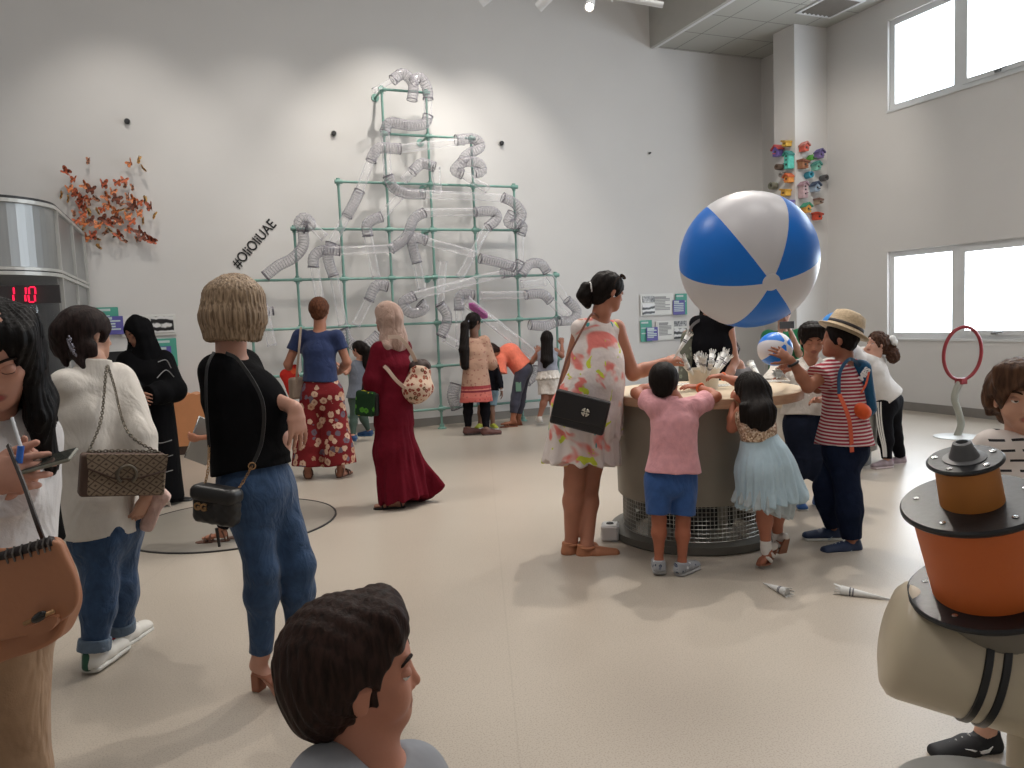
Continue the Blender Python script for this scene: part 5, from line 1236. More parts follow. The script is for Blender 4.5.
# ================================================================== small girl with ponytail in grey
f = Fig('small girl with black ponytail, grey dress and green leggings, stepping left', (360, 441), 9.1, (186, 132, 110), h=.008, bw=.66)
J = f.joints(shA=(353, 364, -.04), shB=(364, 362, .06), mid=(358, 380, 0), hpA=(354, 396, -.04), hpB=(362, 396, .04), nk=(360, 356, 0),
             knA=(354, 417, -.03), anA=(353, 436, -.1), knB=(362, 414, .04), anB=(369, 431, .12), elA=(346, 373, -.08), wrA=(338, 364, -.02), elB=(356, 376, .1), wrB=(344, 370, .1))
f.foot('A', dv(-1, 0, .1)); f.foot('B', dv(-1, -.2, .1)); f.torso(); f.arm('A'); f.arm('B'); f.leg('A'); f.leg('B'); f.hand('A', d=dv(-.8, .4, .1), n=dv(0, -1, 0), curl=.5, sc=.72); f.hand('B', d=dv(-.8, .3, .1), n=dv(0, -1, 0), curl=.5, sc=.72)
f.head(f.q(358.5, 349, 0), dv(-.85, -.05, .4), H=.185, child=True); f.finish()
f.haircap(blackhair, .05, extra=lambda g, L, H, R: g.cap(L(0, -.45, .2), L(0, -.62, -.1), .035, .045, .02).cap(L(0, -.62, -.1), f.q(365, 381, .04), .05, .03, .02))
f.top('dress', cloth('grey jersey', (98, 102, 112), .9, .4), .012, hem=f.q(358, 398, 0), sleeves=('none', 'none'), loose=.02, hemw=(.15, .12))
f.pants('leggings', cloth('dark green leggings', (66, 82, 74), .9), .008, length=.97)
for X in 'AB': f.shoe(X, plain('blue trainers', (30, 66, 110), .5), plain('blue sole', (40, 80, 120), .5), L=.19, w=.78, laces=False)
# ================================================================== woman in burgundy dress
f = Fig('woman in beige headscarf and long burgundy dress, facing left', (405, 505), 5.9, (168, 118, 98), h=.0075)
J = f.joints(shA=(380, 350, -.08), shB=(402, 348, .10), mid=(394, 385, 0), hpA=(388, 420, -.05), hpB=(400, 419, .06), nk=(393, 332, 0),
             knA=(392, 462, -.06), anA=(397, 497, -.08), knB=(406, 462, .1), anB=(418, 492, .14), elA=(372, 380, -.12), wrA=(374, 398, -.08), elB=(374, 376, .12), wrB=(368, 398, .06))
f.foot('A', dv(-1, 0, -.05)); f.foot('B', dv(-1, 0, .1)); f.torso(); f.arm('A'); f.arm('B'); f.leg('A'); f.leg('B'); f.hand('A', d=dv(-.5, -.8, 0), n=dv(1, -.4, 0), curl=1.0); f.hand('B', d=dv(-.5, -.8, 0), n=dv(1, 0, 0), curl=.9)
f.head(f.q(387, 318, 0), dv(-.93, -.06, .30), H=.225); f.finish()
hij = cloth('beige headscarf', (162, 136, 124), .9, .6, 18, .3)
g = f.g(.0065); L = f.L; H = .225; g.ball(L(0, -.07, .12), V(.41, .48, .46)*H, f.hR, 0).ell(L(0, -.12, -.1), f.q(394, 342, 0), (.085, .10), (.12, .095), f.side, .05)
g.ball(L(0, .52, -.06), V(.28, .30, .36)*H, f.hR, .02, 's'); g.cap(L(0, .1, -.42), f.q(386, 346, -.1), .04, .04, .03); g.warp = folds(.005, 26, 12); g.build('headscarf', hij, f.root)
wine = cloth('burgundy jersey', (94, 18, 32), .9, .5, 7, .3)
g = f.top('', None, .016, hem=f.H+f.dn*.02, sleeves=('long', 'long'), loose=.004, sr=.012, build=False, hemw=(.152, .112))
ax = f.side
g.ell(lerp(f.wa, f.H, .5), f.q(395, 450, 0), (.152, .115), (.17, .14), ax, .06).ell(f.q(395, 450, 0), f.q(404, 499, 0), (.17, .14), (.21, .16), ax, .05, flat=True)
g.ell(f.q(408, 455, .03), f.q(432, 492, .08), (.09, .06), (.12, .04), dv(1, 0, 0), .07)
def pleats(c, n, amp, z0, z1, base=None, ph=0):
    def fn(x, y, z):
        a = np.arctan2(y-c[1], x-c[0]); k = np.clip((z0-z)/(z0-z1), 0, 1); d = amp*k*(np.sin(a*n+ph+1.2*np.sin(z*9))+.5*np.sin(a*n*1.9+2))
        return d+(base(x, y, z) if base else 0)
    return fn
g.warp = pleats(f.H, 13, .009, f.H[2]+.05, .15, folds(.004, 10, 6)); g.build('long_dress', wine, f.root)
for X in 'AB': f.sandal(X, plain('black sandal', (30, 24, 24), .6))
t = empty('floral_backpack', f.q(418, 395, 0), 'cream floral drawstring backpack on the back of the woman in burgundy', 'backpack')
flb = floral('cream floral tapestry', (196, 172, 152), (128, 52, 44), (96, 70, 50), (150, 84, 66), 30, .62)
g = SDF(.006); g.ell(f.q(420, 373, .02), f.q(416, 391, .0), (.10, .085), (.125, .10), HF, .03).ball(f.q(417, 388, 0), (.13, .12, .09), None, .04); g.warp = folds(.004, 24, 3); g.build('pack_body', flb, t)
g = SDF(.006); g.ball(f.q(420, 366, .02), (.085, .08, .05), None, 0); g.warp = folds(.006, 40, 3); g.build('gathered_top', plain('dark cord trim', (60, 46, 42), .7), t)
st = plain('beige strap', (200, 178, 164), .6)
strap_between('strap', spline([f.q(418, 366, .0), f.q(410, 350, -.12), f.q(400, 338, -.16), f.q(388, 337, -.16)], 6), .028, .006, st, t)
strap_between('strap', spline([f.q(405, 388, -.10), f.q(396, 380, -.19), f.q(388, 370, -.20), f.q(384, 366, -.2)], 6), .026, .006, st, t)
t = empty('green_handbag', f.q(369, 412, -.1), 'green leaf-patterned handbag with a black side held by the woman in burgundy', 'handbag')
gb = f.q(367, 403, -.12)
SDF(.005).box(gb, (.075, .06, .095), frame(dv(.2, 0, 1), UP+HR*.12), .02).build('bag_body', floral('green leaf print', (26, 52, 30), (70, 130, 40), (190, 180, 50), (40, 96, 50), 16, .5), t)
SDF(.005).box(f.q(377, 404, -.10), (.03, .06, .085), frame(dv(.2, 0, 1)), .015).build('side_panel', blkl, t)
MB().tube(spline([f.q(362, 391, -.12), f.q(366, 380, -.12), f.q(374, 380, -.12), f.q(377, 391, -.12)], 8), .008, 8).build('handle', blkl, t, smooth=True)
# ================================================================== woman with the very long ponytail
f = Fig('woman with very long black ponytail and pink-beige patterned tunic, seen from behind', (480, 434), 9.35, (120, 84, 68), h=.0085, bw=.94)
J = f.joints(shA=(465, 342, -.02), shB=(484, 341, .06), mid=(475, 364, 0), hpA=(470, 383, 0), hpB=(482, 383, .03), nk=(474, 333, 0),
             knA=(468, 405, 0), anA=(468, 428, 0), knB=(485, 405, .03), anB=(486, 429, -.05), elA=(464, 365, .1), wrA=(472, 372, .2), elB=(491, 362, .06), wrB=(493, 367, .25))
f.foot('A', dv(.9, 0, .35)); f.foot('B', dv(.95, 0, .2)); f.torso(); f.arm('A'); f.arm('B'); f.leg('A', .95); f.leg('B', .95); f.hand('A', d=dv(.5, 0, 1), n=dv(0, -1, 0), curl=.6, sc=.9); f.hand('B', d=dv(.5, 0, 1), n=dv(0, -1, 0), curl=.6, sc=.9)
f.head(f.q(474, 322, 0), dv(.75, -.05, .66), H=.215); f.finish()
f.haircap(blackhair, .05, extra=lambda g, L, H, R: g.cap(L(0, -.45, .05), L(-.05, -.62, -.2), .035, .05, .02).cap(L(-.05, -.62, -.2), f.q(464, 350, -.12), .05, .062, .02).cap(f.q(464, 350, -.12), f.q(465, 366, -.12), .062, .05, .02))
MB().tube([f.L(0, -.5, .02)+f.hR@V(.03*math.cos(a), 0, .03*math.sin(a)) for a in [2*PI*k/16 for k in range(16)]], .010, 8, closed=True).build('hair_tie', plain('grey tie', (150, 150, 170), .5), f.root, smooth=True)
def bands(name, base_, stops, bump=.4, nz=None):
    """horizontal bands of colour by height above the floor"""
    t = NT(name); s = t.new('ShaderNodeSeparateXYZ'); t.l(t.co(), s.inputs[0]); z = t.math('MULTIPLY', s.outputs[2], .5)
    c = t.ramp(z, [(p*.5, lin(q)) for p, q in stops], 'CONSTANT'); 
    w = t.new('ShaderNodeTexVoronoi'); w.inputs['Scale'].default_value = 26; t.l(t.co(), w.inputs['Vector']); m = t.math('LESS_THAN', w.outputs['Distance'], .28)
    t.base(t.mix(t.math('MULTIPLY', m, .5), c, lin(base_))); t.set(Roughness=.9, Specular_IOR_Level=.2); t.bump(t.noise(t.co(), 9, 3), bump, .04); return t.m
tun = bands('pink beige tunic', (120, 48, 50), [(0, (188, 96, 88)), (.46, (196, 110, 100)), (.52, (120, 46, 56)), (.545, (190, 120, 106)), (.56, (150, 60, 64)), (.60, (178, 142, 122)), (.70, (178, 142, 122)), (1.3, (190, 158, 140))])
g = f.top('', None, .016, hem=f.q(476.5, 402, .01), sleeves=('none', .8), loose=.02, sr=.022, build=False, hemw=(.205, .16)); g.cap(J['shA'], J['elA'], .06, .055, .03, flat=True); g.build('tunic', tun, f.root)
f.pants('leggings', cloth('black leggings', (20, 18, 22), .9), .006, length=.97, g=None)
for X in 'AB': f.shoe(X, plain('brown slip-on', (92, 56, 50), .6), plain('dark brown sole', (60, 40, 36), .6), L=.25, laces=False)
# ================================================================== child behind her
f = Fig('small child in black top and denim shorts, half hidden behind the pink tunic', (489, 429), 9.75, (120, 84, 66), h=.0085, bw=.72)
J = f.joints(shA=(483, 366, 0), shB=(495, 366, 0), mid=(489, 378, 0), hpA=(485, 391, 0), hpB=(493, 391, 0), nk=(489, 360, 0), knA=(481, 408, 0), anA=(480, 424, 0), knB=(491, 408, 0), anB=(493, 424, 0), elA=(478, 376, 0), wrA=(476, 388, 0), elB=(499, 377, -.05), wrB=(501.5, 390, -.1))
f.foot('A', dv(-.4, 0, -1)); f.foot('B', dv(.4, 0, -1)); f.torso(); f.arm('A'); f.arm('B'); f.leg('A'); f.leg('B'); f.hand('A', d=dv(0, -1, 0), n=dv(1, 0, 0), curl=.5, sc=.8); f.hand('B', d=dv(.1, -1, 0), n=dv(-1, 0, 0), curl=.5, sc=.8)
f.head(f.q(488, 352, 0), dv(.2, -.4, .8), H=.19, child=True); f.finish(); f.haircap(blackhair, .05)
f.top('top', cloth('black cotton', (26, 26, 32), .9), .01, hem=f.q(489, 391, 0), sleeves=('none', .9), loose=.01); f.pants('shorts', cloth('light denim', (120, 144, 158), .9), .012, length=.42, loose=.012)
for X in 'AB': f.shoe(X, plain('lime trainers', (170, 176, 60), .5), L=.17, w=.75, laces=False)
MB().tube([J['wrB']+V(.022*math.cos(a), .022*math.sin(a), 0) for a in [2*PI*k/14 for k in range(14)]], .006, 6, closed=True).build('wristband', plain('white band', (220, 220, 220), .5), f.root, smooth=True)
# ================================================================== person bending over in coral
f = Fig('person in coral tee and grey leggings bending far forward by the pipes', (513, 425), 9.95, (150, 92, 66), h=.0085, bw=.95)
J = f.joints(shA=(500, 360, -.10), shB=(500, 357, .14), mid=(510, 353, .02), hpA=(522, 370, -.06), hpB=(524, 368, .10), nk=(497, 360, .02), knA=(516, 397, -.04), anA=(513, 419, -.04), knB=(521, 397, .08), anB=(518, 420, .10), elA=(499, 374, -.12), wrA=(500, 366, .05), elB=(499, 372, .16), wrB=(496, 364, .18))
f.foot('A', dv(-1, 0, -.2)); f.foot('B', dv(-1, 0, 0)); f.torso(); f.arm('A'); f.arm('B'); f.leg('A'); f.leg('B'); f.hand('A', d=dv(-.8, .3, 0), n=dv(0, 0, 1), curl=.6); f.hand('B', d=dv(-.8, .3, 0), n=dv(0, 0, -1), curl=.6)
f.head(f.q(492, 352, -.10), dv(-.35, -.9, .1), dv(-.9, .35, 0), H=.21); f.finish(); f.haircap(hairmat('dark curly hair', (44, 28, 24)), .06)
f.top('t_shirt', cloth('coral jersey', (232, 122, 98), .9, .5, 8), .018, hem=lerp(f.wa, f.H, .95), sleeves=('half', 'half'), loose=.03, sr=.02, hemw=(.18, .14))
f.pants('leggings', cloth('slate leggings', (70, 70, 84), .9), .012, length=.86, waist=lerp(f.wa, f.H, .7)); MB().box(lerp(J['hpA'], J['knA'], .6)-HF*.075, (.035, .004, .06), frame(HF)).build('print_panel', plain('pale green print', (110, 146, 128), .6), f.root)
for X in 'AB': f.sandal(X, plain('tan flat sandal', (140, 86, 64), .6))
# ================================================================== girl with long hair at the frame's right end
f = Fig('girl with long loose black hair and white ruffled shorts at the right pipe end', (542, 423), 9.9, (140, 90, 70), h=.0085, bw=.8)
J = f.joints(shA=(539, 352, 0), shB=(556, 351, 0), mid=(547.5, 366, 0), hpA=(543, 379, 0), hpB=(553, 379, 0), nk=(547.5, 346, 0), knA=(545, 398, 0), anA=(539.5, 417, -.02), knB=(553, 398, 0), anB=(554, 416, .05), elA=(532, 362, .02), wrA=(537, 352, .18), elB=(562, 356, .05), wrB=(562, 344, .2))
f.foot('A', dv(-.1, 0, 1)); f.foot('B', dv(.1, 0, 1)); f.torso(); f.arm('A'); f.arm('B'); f.leg('A'); f.leg('B'); f.hand('A', d=dv(.3, .8, .6), n=dv(0, 0, 1), curl=.4, sc=.85); f.hand('B', d=dv(.0, .8, .6), n=dv(0, 0, 1), curl=.4, sc=.85)
f.head(f.q(547, 339, 0), dv(.1, .1, 1), H=.20, child=True); f.finish()
f.haircap(blackhair, .055, extra=lambda g, L, H, R: g.ell(L(0, -.3, .0), f.q(547, 361, -.11), (.075, .05), (.085, .035), HR, .04).cap(f.q(547, 361, -.11), f.q(545, 366, -.1), .05, .03, .04))
f.top('sleeveless_top', cloth('pale grey cotton', (150, 152, 164), .9), .012, hem=f.q(548, 371, 0), sleeves=('none', 'none'), loose=.01)
wr_ = cloth('white ruffled cotton', (216, 208, 200), .9, .6, 14)
g = f.g(); g.ell(f.q(548, 369, 0), f.q(548.5, 379, 0), (.125, .09), (.165, .13), HR, .02, flat=True, flata=True); g.warp = pleats(f.q(548, 372, 0), 14, .008, J['hpA'][2]+.12, J['hpA'][2]-.02); g.build('peplum', wr_, f.root)
f.pants('shorts', wr_, .016, length=.40, loose=.02)
for X in 'AB': f.shoe(X, plain('pale trainers', (196, 190, 184), .5), L=.19, w=.85, laces=False)
# ================================================================== somebody behind the blonde woman holding a tablet
f = Fig('child in dark clothes and brown sandals, mostly hidden behind the blonde woman', (228, 540), 5.1, (176, 116, 90), h=.0075, bw=.8)
J = f.joints(shA=(234, 398, -.06), shB=(250, 396, .1), mid=(244, 430, 0), hpA=(240, 458, -.05), hpB=(250, 458, .05), nk=(240, 388, 0), knA=(236, 498, -.05), anA=(221, 530, -.02), knB=(250, 498, .05), anB=(252, 531, .05), elA=(232, 434, -.08), wrA=(199, 438, -.04), elB=(236, 432, .12), wrB=(210, 436, .16))
f.foot('A', dv(-1, 0, -.1), L=.15); f.foot('B', dv(-1, 0, .0), L=.15); f.torso(); f.arm('A', .8); f.arm('B', .8); f.leg('A', .85); f.leg('B', .85); f.hand('A', d=dv(-1, .15, .1), n=dv(0, .3, 1), curl=.9, sc=.75); f.hand('B', d=dv(-1, .15, -.1), n=dv(0, 0, -1), curl=.8, sc=.75)
f.head(f.q(236, 378, 0), dv(-.9, -.4, 0), H=.19, child=True); f.finish(); f.haircap(blackhair, .05)
dk = cloth('black leggings cloth', (24, 22, 26), .9); f.top('t_shirt', dk, .012, sleeves=('short', 'short')); f.pants('leggings', dk, .008, length=.95)
for X in 'AB': f.sandal(X, plain('chestnut sandal', (96, 60, 44), .6), L=.22, w=.9)
t = empty('silver_board', f.q(201, 455, -.02), 'silver-edged pale board held up behind the blonde woman', 'board')
Rb = frame(dv(.25, .35, 1)); bc_ = f.q(203, 441, .03); Rb = np.stack([unit(HR*.8-UP*.35), unit(np.cross(unit(HR*.5+UP*.9), unit(HR*.8-UP*.35))), unit(HR*.5+UP*.9)], 1); Rb[:, 1] = unit(np.cross(Rb[:, 2], Rb[:, 0])); Rb[:, 2] = np.cross(Rb[:, 0], Rb[:, 1])
MB().box(bc_, (.075, .006, .15), Rb, bev=.004).build('panel', plain('silver grey board', (150, 148, 144), .4, .3), t); MB().tube([bc_+Rb@V(-.076, 0, -.15), bc_+Rb@V(-.076, 0, .15)], .006, 8).build('edge', chrome_m, t, smooth=True)
# ================================================================== woman in the patterned dress at the table
f = Fig('woman with black ponytail, sunglasses on her head and pale painted-print dress', (588, 553), 4.55, (164, 106, 82), h=.0065, bw=1.0)
J = f.joints(shA=(581, 327, -.0), shB=(616, 328, .10), mid=(596, 385, .0), hpA=(577, 425, .0), hpB=(600, 425, .08), nk=(602, 311, .02),
             knA=(574, 483, -.02), anA=(571, 543, .0), knB=(589, 484, .06), anB=(587, 546, -.04), elA=(566, 380, .12), wrA=(596, 392, .3), elB=(633, 374, .08), wrB=(664, 362, .16))
f.foot('A', dv(.8, 0, .5)); f.foot('B', dv(1, 0, .05)); f.torso(); f.arm('A'); f.arm('B', 1.12); f.leg('A', 1.06); f.leg('B', 1.06)
f.hand('B', d=dv(1, .3, .1), n=dv(.1, -.8, .5), curls=(.8, 1, 1.1, 1.2), sc=.95, thumb=-1, th=.5); f.hand('A', d=dv(.8, 0, .6), n=dv(0, -1, 0), curl=.5, sc=.95)
f.head(f.q(608, 292, .02), dv(.93, -.22, .30), H=.225); f.finish(); f.face(lid=.7)
def ex(g, L, H, R):
    g.cap(L(0, -.42, .02), L(0, -.58, -.02), .040, .03, .02); g.cap(L(0, -.64, -.02), L(0, -.66, -.22), .036, .040, .02).cap(L(0, -.66, -.22), L(0, -.52, -.44), .040, .024, .02)
f.haircap(blackhair, .05, extra=ex)
MB().tube([f.L(0, -.55, -.02)+f.hR@V(.030*math.cos(a), -.004*math.sin(2*a), .034*math.sin(a)) for a in [2*PI*k/18 for k in range(18)]], .009, 8, closed=True).build('scrunchie', plain('white scrunchie', (222, 220, 220), .7), f.root, smooth=True)
sg_ = MB(); Lh = f.L
for sx in (-1, 1):
    sg_.ball(Lh(sx*.17, .27, .455), (.026, .009, .022), 12, R=f.hR@np.array(Matrix.Rotation(.9, 3, 'X'))); sg_.tube(spline([Lh(sx*.30, .22, .42), Lh(sx*.40, .02, .34), Lh(sx*.395, -.05, .12)], 5), .0022, 5)
sg_.tube([Lh(-.08, .29, .49), Lh(.08, .29, .49)], .0025, 5); sg_.build('sunglasses', plain('tortoise shell', (60, 44, 36), .15), f.root, smooth=True)
MB().ball(f.L(.37, .02, -.13), .006, 8).build('earring', plain('silver', (210, 210, 210), .2, 1.0), f.root, smooth=True)
def painted():
    t = NT('painted print fabric'); co = t.co(); n1 = t.noise(co, 4.2, 2, 1.4); n2 = t.noise(t.co(rot=(1, 2, .3)), 5.5, 2, 2.0); n3 = t.noise(t.co(rot=(2, .4, 1)), 7, 1, 1.0)
    c = t.ramp(n1, [(.0, lin((208, 98, 96))), (.37, lin((216, 124, 116))), (.44, lin((216, 205, 200))), (.62, lin((214, 204, 202))), (.66, lin((226, 190, 176))), (.72, lin((222, 150, 140)))])
    c2 = t.mix(t.math('GREATER_THAN', n2, .635), c, lin((196, 206, 70))); c3 = t.mix(t.math('GREATER_THAN', n3, .70), c2, lin((80, 160, 160)))
    t.base(c3); t.set(Roughness=.85, Specular_IOR_Level=.2); t.bump(t.noise(co, 8, 3), .45, .05); return t.m
g = f.top('', None, .016, hem=f.H+f.dn*.02, sleeves=('none', 'none'), loose=.05, build=False, hemw=(.21, .16), neck=.055)
g.ell(lerp(f.ch, f.wa, .5), f.q(585, 410, .03), (.15, .115), (.205, .16), f.side, .06).ell(f.q(585, 410, .03), f.q(582, 462, .03), (.205, .16), (.235, .18), f.side, .05, flat=True)
g.warp = pleats(f.H, 11, .012, f.wa[2], f.q(582, 462, 0)[2], folds(.006, 10, 16)); g.build('dress', painted(), f.root)
tanw = plain('tan wedge', (168, 110, 78), .6)
for X in 'AB':
    f.shoe(X, tanw, plain('rope sole', (150, 112, 84), .8), L=.25, laces=False, name='wedge_shoe')
    v = J['an'+X]; MB().tube([v+V(.044*math.cos(a), .044*math.sin(a), -.004) for a in [2*PI*k/18 for k in range(18)]], .008, 8, closed=True).build('ankle_strap', tanw, f.root, smooth=True)
t = empty('clutch_bag', f.q(582, 425, -.24), 'black flap bag with a round silver emblem hanging on the painted-print dress', 'handbag')
Fr = frame(dv(.25, 0, 1), unit(UP+HR*.27)); bc = f.q(580, 412, -.235)
SDF(.004).box(bc, (.155, .032, .098), Fr, .012).build('bag_body', plain('black smooth leather', (24, 22, 26), .45), t)
SDF(.004).box(bc+Fr@V(0, -.026, .022), (.153, .012, .076), Fr, .008).build('flap', plain('black smooth leather', (24, 22, 26), .45), t)
em = MB(); ec = bc+Fr@V(.035, -.042, .012)
for k in range(4):
    a = PI/4+k*PI/2
    for da in (-.35, .35): em.tube([ec+Fr@V(.004*math.cos(a), 0, .004*math.sin(a)), ec+Fr@V(.021*math.cos(a+da), 0, .021*math.sin(a+da))], .0032, 5)
    em.tube([ec+Fr@V(.021*math.cos(a+q), 0, .021*math.sin(a+q)) for q in np.linspace(-.6, .6, 5)], .003, 5)
em.build('round_emblem', plain('bright silver', (220, 214, 200), .3, .6), t, smooth=True)
strap_between('strap', spline([bc+Fr@V(-.15, 0, .09), f.q(566, 362, -.19), f.q(580, 334, -.14), f.q(592, 314, -.09), f.q(599, 318, -.05)], 6), .012, .004, plain('brown strap', (120, 74, 58), .5), t)
pap = plain('white paper', (214, 214, 212), .7, var=.02)
def paper_cone(p0, p1, r, label, fr=True, hold=None, seed=1):
    """rolled paper rocket with a fringed tail"""
    t = empty('paper_rocket', p0, label, 'paper craft'); p0 = np.asarray(p0); p1 = np.asarray(p1)
    MB().tube([p0, p1], [r, .002], 14).build('cone', pap, t, smooth=True)
    for k in (.18, .24): q = lerp(p0, p1, k); d = unit(p1-p0); MB().tube([q-d*.003, q+d*.003], r*(1-k)+.0015, 14, cap=False).build('band', plain('pencil grey', (90, 90, 100), .6), t)
    if fr:
        mb = MB(); rr = random.Random(seed); d = unit(p0-p1); ex = unit(np.cross(d, V(.1, .2, .97))); ey = np.cross(d, ex)
        for k in range(9): a = 2*PI*k/9; q = p0+r*.8*(math.cos(a)*ex+math.sin(a)*ey); e = q+d*rr.uniform(.02, .035)+(math.cos(a)*ex+math.sin(a)*ey)*.009; w = .006*unit(np.cross(e-q, ex*math.cos(a)+ey*math.sin(a))); mb.prism([q-w, q+w, e+w*.6, e-w*.6], (math.cos(a)*ex+math.sin(a)*ey)*.001)
        mb.build('fringe', pap, t)
    return t
paper_cone(f.q(688, 336, .13), f.q(673, 360, .14), .017, 'white paper rocket held up by the woman in the painted-print dress', seed=4)
# ================================================================== boy in pink polo
f = Fig('small boy in pink polo shirt and blue shorts leaning on the drum table', (670, 572), 4.12, (160, 92, 66), h=.006, bw=.78)
J = f.joints(shA=(655, 406, 0), shB=(696, 405, .03), mid=(674, 440, 0), hpA=(657, 478, 0), hpB=(685, 478, 0), nk=(672, 397, .03),
             knA=(659, 520, 0), anA=(659, 561, 0), knB=(683, 522, 0), anB=(682, 563, -.02), elA=(636, 393, .14), wrA=(657, 384, .26), elB=(716, 397, .14), wrB=(699, 387, .26))
f.foot('A', dv(.1, 0, 1), .15); f.foot('B', dv(.75, 0, .65), .16); f.torso(); f.arm('A'); f.arm('B'); f.leg('A', .82); f.leg('B', .82)
f.hand('A', d=dv(.9, .1, .2), n=dv(0, -1, .2), curl=.4, sc=.72, thumb=1); f.hand('B', d=dv(-.9, .1, .1), n=dv(0, -1, .2), curl=.4, sc=.72, thumb=-1)
f.head(f.q(664, 383, .04), dv(.35, -.20, .90), H=.205, child=True); f.finish(); f.haircap(blackhair, .06, nape=-.28, warp=strands3(.0016, f.hR@V(.2, -.5, -.8), 200))
pink = cloth('pink pique cotton', (216, 156, 162), .9, .5, 10, .6)
g = f.top('', None, .014, hem=f.q(673, 472, 0), sleeves=('short', 'short'), loose=.014, sr=.006, build=False, hemw=(.155, .118)); g.build('polo_shirt', pink, f.root)
g = SDF(.005); a_ = f.q(670, 401, .02); g.ell(a_, a_-f.dn*.028, (.062, .058), (.052, .05), f.side, .01, flat=True); g.ball(a_-f.dn*.05, .045, None, .01, 's'); g.build('collar', pink, f.root)
f.pants('shorts', cloth('blue cotton', (54, 86, 140), .9, .5, 9), .014, length=.42, loose=.010, flare=.004, rr=.86)
MB().tube([lerp(J['elB'], J['wrB'], .93)+(lambda ax: np.cross(ax, UP)*.024*math.cos(a)+np.cross(ax, unit(np.cross(ax, UP)))*.024*math.sin(a))(unit(J['wrB']-J['elB'])) for a in [2*PI*k/16 for k in range(16)]], .007, 8, closed=True).build('wristband', plain('orange band', (226, 108, 60), .5), f.root, smooth=True)
for X in 'AB': f.shoe(X, floral('grey camouflage', (150, 152, 156), (70, 76, 96), (210, 212, 214), (110, 116, 130), 40, .5), plain('grey sole', (160, 160, 162), .6), L=.18, w=.8)
# ================================================================== girl in the blue tulle dress
f = Fig('little girl with long black hair in pale blue tulle dress with gold sequins', (770, 572), 4.15, (164, 100, 76), h=.006, bw=.70)
J = f.joints(shA=(742, 412, 0), shB=(764, 412, .07), mid=(758, 432, 0), hpA=(757, 462, -.03), hpB=(772, 462, .05), nk=(752, 404, .03),
             knA=(764, 508, -.02), anA=(766, 548, .0), knB=(776, 506, .08), anB=(778, 538, .14), elA=(732, 428, .05), wrA=(733, 402, .10), elB=(742, 384, .16), wrB=(722, 376, .26))
f.foot('A', dv(.05, 0, 1)); f.torso(); J['toA'] = J['anA']+dv(-.5, -.95, -.1)*.10; J['toB'] = J['anB']+dv(-.1, -1, .3)*.09
f.arm('A'); f.arm('B'); f.leg('A'); f.leg('B')
f.hand('A', d=dv(.1, .8, .6), n=dv(1, 0, 0), curl=.5, sc=.62, thumb=1); f.hand('B', d=dv(-1, .0, .3), n=dv(0, -1, .2), curl=.6, sc=.66, thumb=-1)
f.head(f.q(749, 391, .05), dv(-.30, .05, .95), H=.195, child=True); f.finish()
def ex(g, L, H, R):
    g.ell(L(0, -.30, .05), f.q(758, 414, -.10), (.085, .055), (.085, .045), HR, .04).ell(f.q(758, 414, -.10), f.q(766, 424, -.09), (.085, .045), (.05, .03), HR, .04)
    for px, py in ((742, 421), (752, 427), (762, 430), (770, 424)): g.cap(f.q(px+2, py-14, -.10), f.q(px, py, -.10), .026, .008, .02)
f.haircap(blackhair, .06, extra=ex, warp=strands(.0022, f.hc, 26, 8))
def sequin():
    t = NT('gold sequins'); w = t.new('ShaderNodeTexVoronoi'); w.inputs['Scale'].default_value = 110; t.l(t.co(), w.inputs['Vector']); s = t.new('ShaderNodeSeparateColor'); t.l(w.outputs['Color'], s.inputs[0])
    t.base(t.ramp(s.outputs[0], [(0, lin((130, 98, 78))), (.5, lin((190, 160, 132))), (1, lin((240, 225, 205)))])); t.set(Roughness=.35, Metallic=.5); return t.m
f.top('sequin_bodice', sequin(), .012, hem=f.q(758, 441, 0), sleeves=('none', 'none'), loose=.004, hemw=(.098, .08))
tulle = cloth('pale blue tulle', (178, 200, 212), .8, .4, 10, .4, .03)
g = SDF(.0055); c1 = f.q(759, 437, 0); c2 = f.q(770, 500, .02); g.ell(c1, lerp(c1, c2, .5), (.10, .085), (.152, .14), HR, .02, flata=True).ell(lerp(c1, c2, .5), c2, (.152, .14), (.180, .165), HR, .03, flat=True)
g.ell(f.q(777, 450, 0), f.q(795, 492, 0), (.03, .08), (.045, .11), HR, .06)
g.warp = pleats(c1, 21, .009, c1[2], c2[2]); g.build('tulle_skirt', tulle, f.root)
g = SDF(.0055); g.ell(lerp(c1, c2, .8), f.q(762, 508, .02), (.150, .14), (.155, .15), HR, .02, flat=True); g.warp = pleats(c1, 17, .010, c1[2], c2[2], ph=1); g.build('underskirt', cloth('pale lining', (176, 186, 190), .8, .4), f.root)
sw = plain('white sandal leather', (212, 206, 200), .5)
